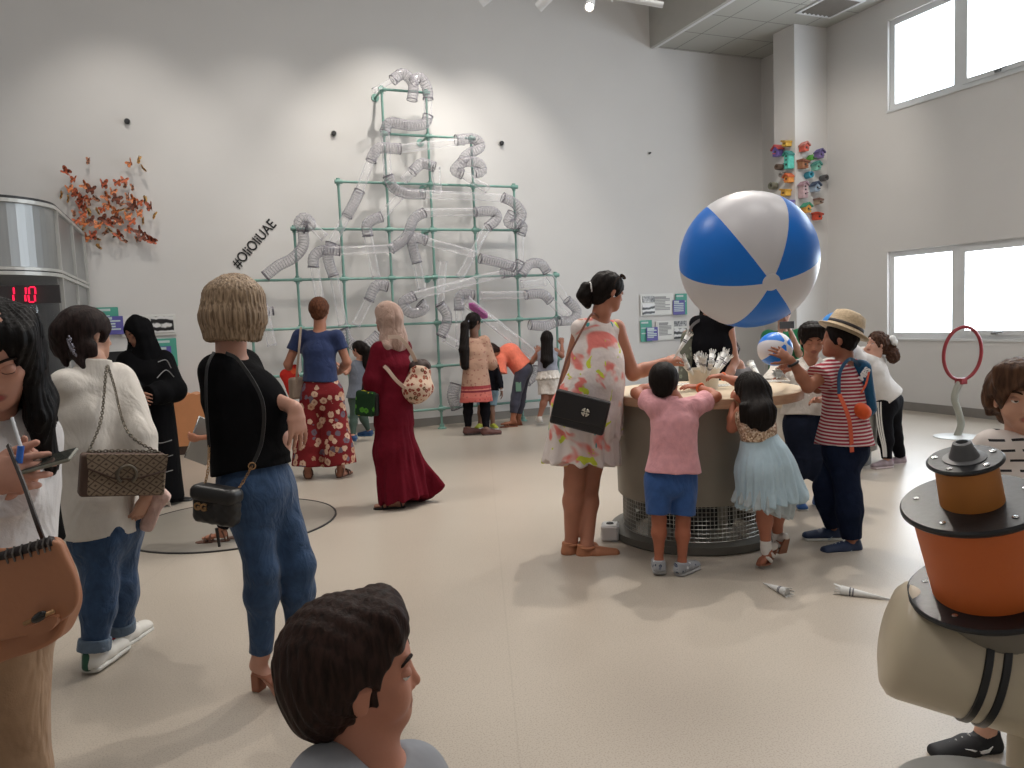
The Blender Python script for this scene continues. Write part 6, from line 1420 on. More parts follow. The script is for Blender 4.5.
for X, pt in (('A', .75), ('B', 1.15)):
    v = J['an'+X]; d = dv(-.45, 0, -.3) if X == 'A' else dv(-.2, 0, .6); d = unit(d); dd = unit(d*math.cos(pt)-UP*math.sin(pt)); uu = unit(UP*math.cos(pt)+d*math.sin(pt)); sd = np.cross(dd, uu)
    b0 = v-uu*.058-dd*.045; B = lambda a, b, c: b0+dd*a+sd*b+uu*c
    tp = B(.10, 0, 0); fl = unit(V(dd[0], dd[1], 0)); 
    o = MB().prism([B(-.0, w_, 0) if k == 0 else B(x_, w_, 0) for k, (x_, w_) in enumerate(((0, -.016), (0, .016), (.05, .022), (.10, .026), (.10, -.026), (.05, -.022)))], -uu*.010).prism([tp+sd*.026, tp-sd*.026, tp-sd*.018+fl*.055, tp+sd*.018+fl*.055], -uu*.010).build('sandal', plain('tan sole', (140, 92, 70), .6), f.root)
    for (x_, hh) in ((.085, .03), (.055, .042)): MB().tube(spline([B(x_, -.026, 0), B(x_, -.02, hh), B(x_, .02, hh), B(x_, .026, 0)], 5), .010, 6).build('strap', sw, o, smooth=True)
    g = SDF(.004); g.cap(v, B(.0, 0, .012), .026, .022, .01); g.build('heel_counter', sw, o)
    SDF(.005).cap(v+UP*.002, lerp(v, J['kn'+X], .2), .0285, .030, 0, flat=True).cap(v, v-UP*.02, .0285, .027, .01).build('sock', cloth('white sock', (220, 216, 212), .9), f.root)
MB().tube([lerp(J['elB'], J['wrB'], .92)+V(.0, .020*math.cos(a), .020*math.sin(a)) for a in [2*PI*k/16 for k in range(16)]], .006, 8, closed=True).build('wristband', plain('orange band', (226, 108, 60), .5), f.root, smooth=True)
# ================================================================== woman in black sleeveless top behind the table
f = Fig('woman in black sleeveless top behind the drum table, head hidden by the ball', (708, 500), 5.75, (170, 118, 96), h=.0075, bw=1.02)
J = f.joints(shA=(697, 322, .05), shB=(727, 321, -.05), mid=(708, 375, 0), hpA=(700, 412, 0), hpB=(716, 412, 0), nk=(712, 310, 0), knA=(700, 455, 0), anA=(700, 492, 0), knB=(716, 455, 0), anB=(717, 492, 0), elA=(686, 368, .08), wrA=(700, 396, -.1), elB=(734, 362, -.02), wrB=(722, 388, -.18))
f.foot('A', dv(0, 0, -1)); f.foot('B', dv(.1, 0, -1)); f.torso(); f.arm('A', .95); f.arm('B', 1.0); f.leg('A'); f.leg('B'); f.hand('A', d=dv(.6, -.3, -.4), n=dv(0, -1, 0), curl=.5); f.hand('B', d=dv(-.6, -.3, -.4), n=dv(0, -1, 0), curl=.5)
f.head(f.q(712, 290, 0), dv(-.2, -.3, -.9), H=.22); f.finish(); f.face(); f.haircap(blackhair, .05, extra=lambda g, L, H, R: g.ell(L(0, -.35, -.1), f.q(710, 330, .12), (.08, .05), (.09, .05), HR, .04))
bt = cloth('black knit', (16, 16, 20), .9, .3); f.top('sleeveless_top', bt, .014, hem=f.q(708, 400, 0), sleeves=('none', 'none'), loose=.02); f.pants('trousers', bt, .014, length=.97)
for X in 'AB': f.shoe(X, plain('black leather shoe', (18, 18, 20), .4), blacksole, laces=False)
t = empty('printed_bag', f.q(684, 395, -.05), 'grey-green floral fabric bag hanging behind the drum table beside the black top', 'bag')
g = SDF(.006); g.ell(f.q(688, 336, .02), f.q(685, 392, .0), (.05, .05), (.07, .06), HR, .03); g.warp = folds(.007, 22, 3); g.build('bag_body', floral('muted floral print', (104, 106, 96), (60, 70, 60), (150, 110, 100), (140, 146, 130), 22, .5), t)
strap_between('strap', spline([f.q(688, 338, -.05), f.q(692, 326, -.07), f.q(700, 320, -.03)], 5), .02, .005, plain('grey strap', (110, 108, 110), .6), t)
# child face peeking behind her arm
f = Fig('child with only a cheek showing behind the arm of the black sleeveless top', (742, 480), 6.5, (178, 128, 106), h=.008, bw=.72)
J = f.joints(shA=(728, 372, 0), shB=(750, 372, 0), mid=(740, 392, 0), hpA=(735, 412, 0), hpB=(746, 412, 0), nk=(739, 365, 0), knA=(735, 438, 0), anA=(735, 464, 0), knB=(746, 438, 0), anB=(747, 464, 0), elA=(724, 388, 0), wrA=(728, 402, -.1), elB=(754, 388, 0), wrB=(750, 402, -.1))
f.foot('A', dv(0, 0, -1)); f.foot('B', dv(0, 0, -1)); f.torso(); f.arm('A'); f.arm('B'); f.leg('A'); f.leg('B'); f.hand('A', d=dv(0, -1, -.4), n=dv(1, 0, 0), sc=.7); f.hand('B', d=dv(0, -1, -.4), n=dv(-1, 0, 0), sc=.7)
f.head(f.q(731, 352, 0), dv(-.1, -.25, -.95), H=.19, child=True); f.finish(); f.face(); f.haircap(brownhair, .05)
f.top('t_shirt', cloth('mid grey cotton', (110, 108, 110), .9), .012); f.pants('trousers', cloth('grey trousers', (84, 84, 90), .9), .01, length=.97)
for X in 'AB': f.shoe(X, plain('black leather shoe', (18, 18, 20), .4), blacksole, L=.18, w=.75, laces=False)
# ================================================================== person in green photographing with a phone
f = Fig('person in green shirt and white cap holding up a phone, far behind', (783, 440), 8.4, (166, 122, 102), h=.0085)
J = f.joints(shA=(768, 336, .0), shB=(798, 335, .0), mid=(783, 362, 0), hpA=(777, 383, 0), hpB=(789, 383, 0), nk=(783, 327, 0), knA=(777, 412, 0), anA=(777, 436, 0), knB=(790, 412, 0), anB=(790, 436, 0), elA=(766, 354, -.1), wrA=(780, 334, -.3), elB=(799, 354, -.1), wrB=(791, 333, -.3))
f.foot('A', dv(0, 0, -1)); f.foot('B', dv(0, 0, -1)); f.torso(); f.arm('A'); f.arm('B'); f.leg('A'); f.leg('B'); f.hand('A', d=dv(.3, 1, .2), n=dv(.8, 0, .4), curl=.7); f.hand('B', d=dv(-.3, 1, .2), n=dv(-.8, 0, .4), curl=.7, thumb=-1)
f.head(f.q(783, 315, 0), dv(-.1, -.1, -.95), H=.22); f.finish(); f.face()
g = f.haircap(blackhair, .03, build=False); g.build('hair', blackhair, f.root)
g = SDF(.007); L = f.L; g.ball(L(0, -.05, .18), V(.40, .47, .40)*.22, f.hR, 0).ell(L(0, .3, .28), L(0, .55, .22), (.075, .012), (.06, .010), f.hR@V(1, 0, 0), .02); g.cut(L(0, 0, .17), f.hR@V(0, 0, -1)); g.build('cap', plain('white cap', (206, 204, 200), .8), f.root)
f.top('t_shirt', cloth('emerald cotton', (26, 104, 66), .9), .016, hem=f.q(783, 384, 0), sleeves=('half', 'half'), loose=.02, sr=.012); f.pants('trousers', cloth('grey trousers', (84, 84, 90), .9), .012, length=.97)
for X in 'AB': f.shoe(X, plain('black leather shoe', (18, 18, 20), .4), blacksole, laces=False)
t = empty('phone_held_up', f.q(785, 325, -.34), 'dark phone held up by the person in green', 'phone'); MB().box(f.q(787, 325, -.36), (.078, .005, .038), frame(HF), bev=.004).build('phone_case', plain('phone grey', (70, 70, 74), .3), t); MB().lathe(f.q(792, 323, -.366), [(.008, 0), (.008, .003), (0, .003)], 12, -HF).build('camera_lens', dark_m, t)
# ================================================================== boy in the white shirt
f = Fig('black-haired boy in white button shirt and navy shorts, looking down', (808, 508), 5.4, (166, 110, 86), h=.006, bw=.88)
J = f.joints(shA=(781, 366, .05), shB=(830, 366, .02), mid=(806, 395, .0), hpA=(797, 424, 0), hpB=(815, 424, 0), nk=(811, 360, 0), knA=(799, 455, 0), anA=(797, 497, .02), knB=(817, 458, 0), anB=(819, 498, 0),
             elA=(773, 388, -.03), wrA=(781, 374, -.22), elB=(838, 392, .0), wrB=(820, 400, -.18))
f.foot('A', dv(-.1, 0, -1)); f.foot('B', dv(.1, 0, -1)); f.torso(); f.arm('A'); f.arm('B'); f.leg('A', .9); f.leg('B', .9)
f.hand('A', d=dv(.4, .85, -.3), n=dv(.1, .1, -1), curl=.45, sc=.85, thumb=-1); f.hand('B', d=dv(-.8, .1, -.4), n=dv(0, -.6, -.6), curl=.6, sc=.8)
f.head(f.q(812, 340, -.03), dv(-.16, -.30, -.93), H=.22, child=True, lips=(150, 90, 80)); f.finish(); f.face(lid=.8)
def ex(g, L, H, R):
    g.ball(L(.0, -.06, .24), V(.41, .42, .32)*H, R, .03)
def ex2(g, L, H, R):
    for k in range(-3, 4): g.cap(L(k*.10, .26-.02*abs(k), .46), L(k*.115, .36-.035*abs(k), .30), .020, .009, .02)
f.haircap(blackhair, .065, extra=ex, extra2=ex2)
wsh2 = cloth('white crinkled shirt', (212, 206, 198), .85, .6, 12, .4, .02)
g = f.top('', None, .015, hem=f.q(806, 414, .0), sleeves=('half', 'half'), loose=.028, sr=.016, build=False, hemw=(.175, .135), neck=.055, warp=folds(.006, 14, 21))
g.cap(f.q(811, 362, -.16), f.q(811, 376, -.16), .020, .004, .01, 's')
sh = g.build('shirt', wsh2, f.root)
cm = MB()
for sx in (-1, 1): cm.prism([f.q(811+sx*9, 357, -.02), f.q(811+sx*2, 368, -.125), f.q(811+sx*11, 373, -.13), f.q(811+sx*14, 362, -.05)], dv(0, .2, -1)*.006)
cm.build('collar', wsh2, sh)
bt_ = MB(); 
for py in (380, 388, 396, 404): bt_.ball(f.q(809, py, -.135), .0045, 8)
bt_.build('button', plain('white button', (230, 230, 226), .3), sh)
f.pants('shorts', cloth('dark navy cotton', (34, 40, 56), .9, .5), .014, length=.52, loose=.012, flare=.012, rr=1.05)
for X in 'AB': f.shoe(X, plain('blue sport shoe', (40, 88, 150), .5), L=.22, w=.85)
MB().tube([lerp(J['elA'], J['wrA'], .9)+V(.023*math.cos(a), .023*math.sin(a), .006*math.sin(a)) for a in [2*PI*k/16 for k in range(16)]], .007, 8, closed=True).build('wristband', plain('orange band', (226, 108, 60), .5), f.root, smooth=True)
# ================================================================== boy with straw hat
f = Fig('boy in straw hat and red striped tee reaching for a small beach ball', (838, 552), 4.45, (150, 94, 70), h=.006, bw=.86)
J = f.joints(shA=(831, 370, -.07), shB=(853, 369, .11), mid=(844, 405, .0), hpA=(841, 446, -.03), hpB=(850, 446, .06), nk=(845, 355, .02), knA=(839, 496, -.05), anA=(846, 540, -.06), knB=(826, 488, .10), anB=(834, 528, .16),
             elA=(808, 387, -.14), wrA=(791, 360, -.14), elB=(818, 388, .16), wrB=(795, 366, .12))
J['knA'] = f.q(848, 497, -.05); J['anA'] = f.q(852, 541, -.04)
f.foot('A', dv(-1, 0, -.12)); f.foot('B', dv(-1, 0, .05)); f.torso(); f.arm('A', 1.05); f.arm('B', 1.0); f.leg('A', 1.0); f.leg('B', 1.0)
f.hand('A', d=dv(-.75, .55, .1), n=dv(-.35, -.3, .8), curls=(.2, .25, .3, .35), sc=.86, thumb=1, spread=.2, th=.9); f.hand('B', d=dv(-.9, .25, 0), n=dv(-.2, 0, -1), curls=(.4, .4, .4, .4), sc=.86, thumb=-1, spread=.2)
f.head(f.q(839, 340, .02), dv(-.92, .12, .30), dv(.1, 1, 0), H=.215, child=True); f.finish(); f.haircap(blackhair, .04, nape=-.2)
straw = plain('straw', (190, 168, 138), .8, var=.15, nsc=90, bump=.4, bsc=150)
ha = f.L(0, -.10, .30); hu = unit(UP*.88+HR*.42-HF*.0); 
hat = MB().lathe(ha, [(.172*.86, -.012), (.168*.86, -.006), (.105, .006), (.100, .05), (.086, .092), (.05, .108), (0, .110), (0, .106), (.05, .10), (.08, .085), (.094, .0), (.105, -.006), (.165*.86, -.018)], 40, hu).build('straw_hat', straw, f.root, smooth=True)
MB().lathe(ha, [(.104, .008), (.103, .03), (.1035, .03), (.1045, .008)], 40, hu, close=True).build('hat_band', plain('dark band', (52, 46, 48), .7), hat, smooth=True)
def stripes(name, a, b, per=.016, du=.5):
    t = NT(name); s = t.new('ShaderNodeSeparateXYZ'); t.l(t.co(), s.inputs[0]); w = t.math('FRACT', t.math('DIVIDE', t.math('ADD', s.outputs[2], t.math('MULTIPLY', t.noise(t.co(), 3, 1), .02)), per))
    t.base(t.mix(t.math('LESS_THAN', w, du), lin(a), lin(b))); t.set(Roughness=.85, Specular_IOR_Level=.2); t.bump(t.noise(t.co(), 10, 3), .4, .04); return t.m
f.top('striped_t_shirt', stripes('red striped jersey', (206, 190, 188), (150, 50, 64), .0195, .58), .014, hem=f.q(844, 445, .0), sleeves=('short', 'short'), loose=.026, sr=.014, hemw=(.155, .165))
f.pants('jeans', navydenim, .013, length=.97, loose=.008, rr=1.06, seat=(.15, .125))
nv = plain('navy trainer mesh', (28, 44, 74), .6)
for X in 'AB':
    o = f.shoe(X, nv, L=.24, w=.9); v = J['an'+X]; d = unit(J['to'+X]-v); sd = unit(np.cross(d, UP)); sgn = 1 if np.dot(sd, -HF) > 0 else -1; c = V(v[0], v[1], v[2])+d*.06+UP*(-.034)+sd*sgn*.0385
    tk = [c+d*x+UP*z for x, z in ((-.035, .002), (-.02, -.010), (.0, -.008), (.035, .014), (0, .0), (-.02, -.002))]; MB().prism(tk, sd*sgn*.003).build('swoosh', plain('logo grey', (160, 170, 186), .5), o)
MB().tube([lerp(J['elA'], J['wrA'], .86)+(lambda ax: unit(np.cross(ax, HF))*.028*math.cos(a)+np.cross(ax, unit(np.cross(ax, HF)))*.028*math.sin(a))(unit(J['wrA']-J['elA'])) for a in [2*PI*k/16 for k in range(16)]], .008, 8, closed=True).build('wristwatch', plain('black watch', (26, 24, 26), .4), f.root, smooth=True)
# backpack
t = empty('blue_backpack', f.q(864, 410, .05), 'blue backpack with white letters and orange pouch on the boy in the straw hat', 'backpack')
g = SDF(.005); g.ell(f.q(862, 368, .02), f.q(866, 408, .02), (.09, .045), (.10, .05), HF, .03).cap(f.q(857, 368, .02), f.q(860, 410, .02), .04, .04, .04); g.warp = folds(.004, 20, 2); bp = g.build('pack_body', cloth('petrol blue nylon', (26, 78, 112), .7, .3), t)
g = SDF(.005); g.ball(f.q(861, 411, -.10), (.056, .06, .046), frame(HF, unit(UP*.8+HR*.5)), 0); g.warp = folds(.002, 20, 5); g.build('pouch', cloth('orange nylon', (214, 88, 44), .7, .3), t)
text_obj('lettering', 'MES', .045, f.q(864.5, 374, -.085), dv(.55, .75, 0), dv(-.75, .55, 0), plain('white letters', (226, 226, 226), .6), .004, t, bold=.002)
osp = plain('orange strap', (206, 90, 60), .6)
strap_between('strap', spline([f.q(839, 394, -.17), f.q(846, 410, -.19), f.q(850, 425, -.18), f.q(852, 452, -.14)], 6), .022, .005, osp, t)
strap_between('strap', spline([f.q(869, 372, -.09), f.q(866, 384, -.10), f.q(861, 393, -.11)], 6), .010, .004, osp, t)
strap_between('strap', spline([f.q(860, 366, -.05), f.q(850, 359, -.12), f.q(840, 372, -.16), f.q(839, 394, -.17)], 6), .018, .006, plain('blue strap', (30, 70, 100), .6), t)
# the ball in his hands
bc2 = P(775, 349, 4.43); axz2 = unit(-CF*.9+CR*.3+CU*.3); axx2 = unit(np.cross(CU, axz2)); R2b = np.stack([axx2, np.cross(axz2, axx2), axz2], 1)
beach_ball(bc2, 17*4.43/F, R2b, 'small blue and white beach ball between the hands of the boy in the straw hat', .2)
bc3 = P(838, 329, 6.3); axz3 = unit(-CF*.5+CR*.3+CU*.8); axx3 = unit(np.cross(CF, axz3)); 
beach_ball(bc3, 17.5*6.3/F, np.stack([axx3, np.cross(axz3, axx3), axz3], 1), 'plain blue ball behind the straw hat', .2, white=(60, 140, 216))
# ================================================================== girl in track trousers
f = Fig('curly-haired girl in white tee and black side-striped trousers, reaching up', (888, 466), 6.6, (196, 146, 124), h=.0065, bw=.78)
J = f.joints(shA=(864, 359, -.05), shB=(878, 360, .08), mid=(878, 383, 0), hpA=(885, 402, -.05), hpB=(893, 401, .06), nk=(876, 354, 0), knA=(885, 432, -.04), anA=(887, 460, -.05), knB=(894, 430, .06), anB=(900, 457, .12), elA=(858, 358, -.1), wrA=(853, 346, -.1), elB=(862, 354, .1), wrB=(868, 348, .02))
f.foot('A', dv(-.95, 0, -.25)); f.foot('B', dv(-.9, 0, -.2)); f.torso(); f.arm('A'); f.arm('B'); f.leg('A', .95); f.leg('B', .95); f.hand('A', d=dv(-.6, .7, 0), n=dv(-.2, 0, -1), curl=.4, sc=.75); f.hand('B', d=dv(.2, .7, -.4), n=dv(-.6, 0, 0), curl=.6, sc=.7)
f.head(f.q(877, 344, .01), dv(-.95, .10, -.20), H=.20, child=True); f.finish(); f.face()
def ex(g, L, H, R): g.cap(L(0, -.44, .15), L(0, -.60, .0), .03, .05, .02).ball(f.q(893, 355, .0), (.055, .055, .07), None, .03)
g = f.haircap(hairmat('curly brown hair', (84, 58, 44), (44, 28, 22), (1, 1, .6)), .05, extra=ex, warp=folds(.006, 70, 4, 1)); 
bw_ = SDF(.005); c = f.q(893.5, 340, -.02); bw_.ball(c+UP*.012-HR*.012, (.035, .02, .028), None, .01).ball(c-UP*.018+HR*.008, (.03, .02, .03), None, .01); bw_.warp = folds(.003, 60, 2); bw_.build('hair_bow', plain('white bow', (222, 222, 220), .8), f.root)
f.top('t_shirt', cloth('white tee', (210, 206, 202), .9, .4, 9, .3, .02), .013, hem=f.q(889, 398, 0), sleeves=(1.0, .5), loose=.03, sr=.012, hemw=(.155, .13))
p_ = f.pants('track_trousers', cloth('black track cloth', (22, 22, 26), .85), .010, length=.98, loose=.006)
for k in (-1, 0, 1):
    pts = [f.q(878+.3*k+2.4*k, 402, -.15), f.q(879+2.2*k, 418, -.135), f.q(881+2.0*k, 432, -.115), f.q(884+1.6*k, 446, -.10), f.q(885+1.3*k, 457, -.10)]; strap_between('side_stripe', spline(pts, 6), .011, .004, plain('stripe white', (214, 212, 208), .7), p_)
for X in 'AB':
    o = f.shoe(X, plain('grey pink trainer', (156, 140, 146), .6), plain('pale pink sole', (216, 200, 204), .5), L=.20, w=.85, tab=plain('hot pink', (206, 60, 112), .5))
# ================================================================== boy at the right edge
f = Fig('brown-haired boy in dashed white tee at the right edge behind the orange reels', (1010, 760), 2.42, (196, 146, 122), h=.0045, bw=.86)
J = f.joints(shA=(994, 448, .0), shB=(1056, 448, .0), mid=(1024, 530, 0), hpA=(1008, 600, 0), hpB=(1042, 600, 0), nk=(1024, 434, .02), knA=(1000, 670, -.03), anA=(985, 734, -.02), knB=(1045, 672, 0), anB=(1046, 738, .1), elA=(980, 520, .02), wrA=(1000, 570, -.15), elB=(1085, 515, 0), wrB=(1060, 560, -.1))
f.foot('A', dv(-1, 0, -.15)); f.foot('B', dv(-.4, 0, -1)); f.torso(); f.arm('A'); f.arm('B'); f.leg('A', .9); f.leg('B', .9); f.hand('A', d=dv(.6, -.5, -.3), n=dv(.6, 0, .6), curl=.5, sc=.8); f.hand('B', d=dv(-.6, -.5, -.3), n=dv(-.6, 0, .6), curl=.5, sc=.8)
f.head(f.q(1021, 398, .0), dv(-.33, -.04, -.94), H=.21, child=True, lips=(168, 96, 88)); f.finish(); f.face(lid=.35, brow=(70, 50, 38))
def ex(g, L, H, R):
    g.ball(L(0, -.02, .18), V(.44, .48, .40)*H, R, .03)
def ex2(g, L, H, R):
    for k in range(-4, 5): g.cap(L(k*.085, .30-.015*k*k*.3, .44), L(k*.09+.03, .40-.03*abs(k), .22+.01*abs(k)), .022, .010, .02)
    for sx in (-1, 1): g.cap(L(sx*.37, -.05, .15), L(sx*.39, -.10, -.10), .024, .012, .02).cap(L(sx*.36, -.20, .0), L(sx*.38, -.18, -.26), .026, .010, .02)
f.haircap(hairmat('chestnut hair', (92, 66, 50), (50, 34, 26), (1, 1, .12), .4, 90), .07, extra=ex, extra2=ex2, nape=-.34)
MB().ball(f.L(-.36, .02, -.15), .005, 8).build('earring', dark_m, f.root, smooth=True)
def dashes():
    t = NT('dashed white jersey'); s = t.new('ShaderNodeSeparateXYZ'); t.l(t.co(), s.inputs[0]); z = t.math('DIVIDE', s.outputs[2], .030); row = t.math('FLOOR', z); fz = t.math('FRACT', z)
    hx = t.math('ADD', t.math('MULTIPLY', s.outputs[0], float(HR[0])), t.math('MULTIPLY', s.outputs[1], float(HR[1])))
    u = t.math('FRACT', t.math('ADD', t.math('DIVIDE', hx, .062), t.math('MULTIPLY', row, .37))); m = t.math('MULTIPLY', t.math('LESS_THAN', fz, .24), t.math('LESS_THAN', u, .66))
    t.base(t.mix(m, lin((214, 204, 198)), lin((30, 28, 32)))); t.set(Roughness=.85); t.bump(t.noise(t.co(), 9, 3), .3, .03); return t.m
f.top('dashed_t_shirt', dashes(), .014, hem=f.q(1024, 606, 0), sleeves=('half', 'half'), loose=.02, sr=.012)
f.pants('shorts', cloth('charcoal shorts', (50, 50, 56), .9), .014, length=.55, loose=.012, rr=1.05)
for X in 'AB':
    o = f.shoe(X, plain('black trainer knit', (24, 24, 28), .7), L=.24, w=.86); v = J['an'+X]; d = unit((J['to'+X]-v)*V(1, 1, 0)); sd = unit(np.cross(d, UP)); sgn = 1 if np.dot(sd, -HF) > 0 else -1; c = v+d*.05-UP*.028+sd*sgn*.0375
    tk = [c+d*x+UP*z for x, z in ((-.045, .010), (-.032, -.008), (-.01, -.010), (.05, .014), (-.005, .0), (-.03, .001))]; MB().prism(tk, sd*sgn*.003).build('swoosh', plain('logo white', (220, 220, 220), .5), o)
# ================================================================== blurred boy in front
f = Fig('dark-haired boy in grey-blue shirt, nearest the camera, face turned right', (360, 900), 1.12, (184, 122, 98), h=.0035, bw=.76)
J = f.joints(shA=(328, 786, -.05), shB=(410, 778, .05), mid=(372, 880, 0), hpA=(350, 990, 0), hpB=(405, 988, 0), nk=(366, 748, .0), knA=(350, 1150, 0), anA=(350, 1290, 0), knB=(405, 1150, 0), anB=(405, 1290, 0), elA=(300, 900, 0), wrA=(320, 980, .1), elB=(450, 890, .05), wrB=(440, 970, .15))
f.foot('A', dv(.6, 0, .8)); f.foot('B', dv(.6, 0, .8)); f.torso(); f.arm('A'); f.arm('B'); f.leg('A'); f.leg('B'); f.hand('A', d=dv(.2, -.7, .5), n=dv(1, 0, 0), sc=.75); f.hand('B', d=dv(.2, -.7, .5), n=dv(-1, 0, 0), sc=.75, thumb=-1)
f.head(f.q(357, 671, .0), dv(.95, -.02, .26), unit(UP*.96-HR*.10-HF*.12), H=.205, child=True, lips=(168, 92, 80)); f.finish(); f.face(brow=(38, 26, 22))
def ex(g, L, H, R): g.ball(L(0, -.10, .14), V(.385, .45, .41)*H, R, .02).cap(L(-.15, .20, .42), L(.15, .20, .42), .028, .028, .03); g.ball(L(0, -.30, -.10), V(.30, .19, .26)*H, R, .04)
f.haircap(hairmat('dark brown boy hair', (54, 38, 33), (30, 21, 18), (1, 1, .2), .5, 120), .05, front=-.15, extra=ex, extra2=lambda g, L, H, R: g.ball(L(0, .50, .10), V(.34, .235, .31)*H, R, .03*H, 's').ball(L(.3, .34, -.05), V(.2, .22, .3)*H, R, .03*H, 's'), h=.003, warp=strands3(.0016, f.hR@V(0, .4, -.9), 330))
def boyshirt():
    t = NT('grey blue boy shirt'); n = t.noise(t.co(), 2.6, 1); t.base(t.ramp(n, [(.42, lin((138, 144, 152))), (.5, lin((150, 152, 158)))])); t.set(Roughness=.85); t.bump(t.noise(t.co(), 10, 3), .3, .03); return t.m
g = f.top('', None, .013, hem=f.q(372, 985, 0), sleeves=('short', 'short'), loose=.012, sr=.01, build=False, neck=.05); sh = g.build('t_shirt', boyshirt(), f.root)
f.pants('shorts', cloth('charcoal shorts', (50, 50, 56), .9), .014, length=.5, loose=.012)
for X in 'AB': f.shoe(X, plain('grey trainer', (120, 120, 124), .6), L=.2, w=.8)
# ================================================================== things on and around the table
q = lambda px, py: (lambda d: CP+d*((TH+.0-CH)/d[2]))(ray(px, py))
t = empty('paper_bucket', q(704, 386), 'cream bucket stuffed with white paper rockets on the drum table', 'bucket')
bq = q(704, 389); MB().lathe(bq, [(.085, .0), (.10, .13), (.095, .13), (.08, .01), (0, .01)], 24, UP).build('bucket', plain('cream plastic', (206, 196, 178), .5), t, auto=True)
rr = random.Random(11)
for k in range(14):
    a = rr.uniform(0, 2*PI); b = bq+V(.05*math.cos(a), .05*math.sin(a), .05); e = b+V(.10*math.cos(a), .10*math.sin(a), rr.uniform(.11, .17)); paper_cone(e, b, .016, 'white fringed paper rocket standing in the cream bucket', seed=k)['group'] = 'paper rockets in the bucket'
for k, (a, b, c, d, r_, lb) in enumerate(((752, 377, 764, 386, .02, 'white paper rocket standing on the table right of the girl\'s hair'), (778, 389, 790, 384, .025, 'white crumpled paper rocket lying at the right rim of the drum table'))):
    p0 = q(a, b+6)+UP*.12; p1 = q(c, d)+UP*.02; paper_cone(p0, p1, r_, lb, seed=40+k)
paper_cone(floor_at(841, 590, .02), floor_at(893, 600, .004), .024, 'long white paper rocket lying on the floor at the right', seed=60)
paper_cone(floor_at(786, 592, .02), floor_at(763, 583, .006), .022, 'small white paper rocket with a frilly end lying below the girl in blue', seed=61)
t = empty('orange_disc', q(664, 383), 'small orange ball on the table by the boy in pink', 'toy'); MB().ball(q(693+0, 381)+UP*.02, .02, 12).build('orange_ball', plain('orange toy', (226, 110, 60), .5), t, smooth=True)
# ================================================================== orange reels on the white drum at the right
t = empty('reel_device', P(985, 700, 1.62)*V(1, 1, 0)+V(0, 0, 0), 'stacked orange reels with black discs on a fat cream cylinder in the right foreground', 'exhibit')
Zr = 1.62
ax = unit(UP*.97-CR*.10-CF*.27*1.0+CR*.0)      # the reel axis leans towards the viewer
ax = unit(CU*.95-CR*.29-CF*.22)
blk_ = plain('black disc plastic', (24, 25, 28), .35, bump=.05, bsc=80); org = plain('orange plastic', (208, 104, 44), .5, var=.03); amb = plain('amber plastic', (186, 118, 52), .5, var=.03)
def disc(c, r, th, label_m=blk_, bolts=5, name='disc'):
    o = MB().lathe(c, [(0, -th), (r-.004, -th), (r, -th+.004), (r, -.004), (r-.004, 0), (0, 0)], 72, ax).build(name, label_m, t, auto=True)
    R_ = frame(HF, ax); X = unit(np.cross(ax, HF)); Y = np.cross(ax, X)
    for k in range(bolts): a = 2*PI*k/bolts+.5; b = c+(X*math.cos(a)+Y*math.sin(a))*r*.78; MB().lathe(b, [(.006, 0), (.006, .002), (0, .003)], 12, ax).build('bolt', chrome_m, o, auto=True)
s_ = Zr/F; c3 = P(987, 588, Zr); c2 = c3+ax*.204; c1 = c3+ax*.300
r1, r2_, r3 = 33.5*s_, 64*s_, 73*s_
disc(c1, r1, .010); disc(c2, r2_, .014); disc(c3, r3, .014)
MB().lathe(c1, [(.040, 0), (.040, .002), (.028, .004), (.017, .034), (.011, .036), (.008, .026), (0, .024)], 32, ax).build('nozzle', plain('grey nozzle', (84, 84, 86), .45), t, auto=True)
MB().tube([c1-ax*.008, c2+ax*.0], [27*s_, 28*s_], 56).build('upper_drum', amb, t, auto=True)
MB().tube([c2-ax*.01, c3], [55*s_, 49*s_], 64).build('lower_drum', org, t, auto=True)
# cream cylinder lying across below
rc = 62*s_; cdir = unit(CR*.93-CU*.20-CF*.32); cy0 = c3-ax*(rc+.062)-cdir*.198; Lc = .55
cream = plain('cream enamel', (196, 184, 160), .35, var=.02)
MB().lathe(cy0, [(0, -.035), (rc*.55, -.033), (rc*.85, -.022), (rc*.97, -.008), (rc, .01), (rc, Lc), (0, Lc)], 72, cdir).build('cylinder', cream, t, auto=True)
for k in (.140, .172): MB().lathe(cy0+cdir*k, [(rc+.001, -.008), (rc+.005, -.006), (rc+.005, .006), (rc+.001, .008)], 72, cdir, close=True).build('black_band', blk_, t, auto=True)
g = SDF(.004); g.ell(c3-ax*.012, c3-ax*.10, (r3*.80, r3*.80), (r3*.55, r3*.6), CR, .02, flata=True); g.cap(cy0, cy0+cdir*Lc, rc-.004, rc-.004, 0, 's'); g.build('saddle', plain('grey saddle', (120, 114, 104), .5), t)
post = cy0+cdir*.26
MB().lathe(V(post[0], post[1], 0), [(.16, 0), (.16, .02), (.05, .035), (.045, post[2]-.05), (0, post[2]-.05)], 40).build('post', cream, t, auto=True)
# pale rounded base cover in the bottom right corner
c_ = P(985, 826, 1.45); t2 = empty('stool', V(c_[0], c_[1], 0), 'pale round stool top just entering the bottom right corner', 'stool')
r_ = .17; MB().lathe(V(c_[0], c_[1], 0), [(.13, 0), (.13, .02), (.05, .04), (.05, c_[2]-.02), (r_-.01, c_[2]-.01), (r_, c_[2]+.02), (r_-.01, c_[2]+.045), (0, c_[2]+.055)], 48).build('seat', plain('pale grey seat', (176, 176, 172), .5), t2, auto=True)
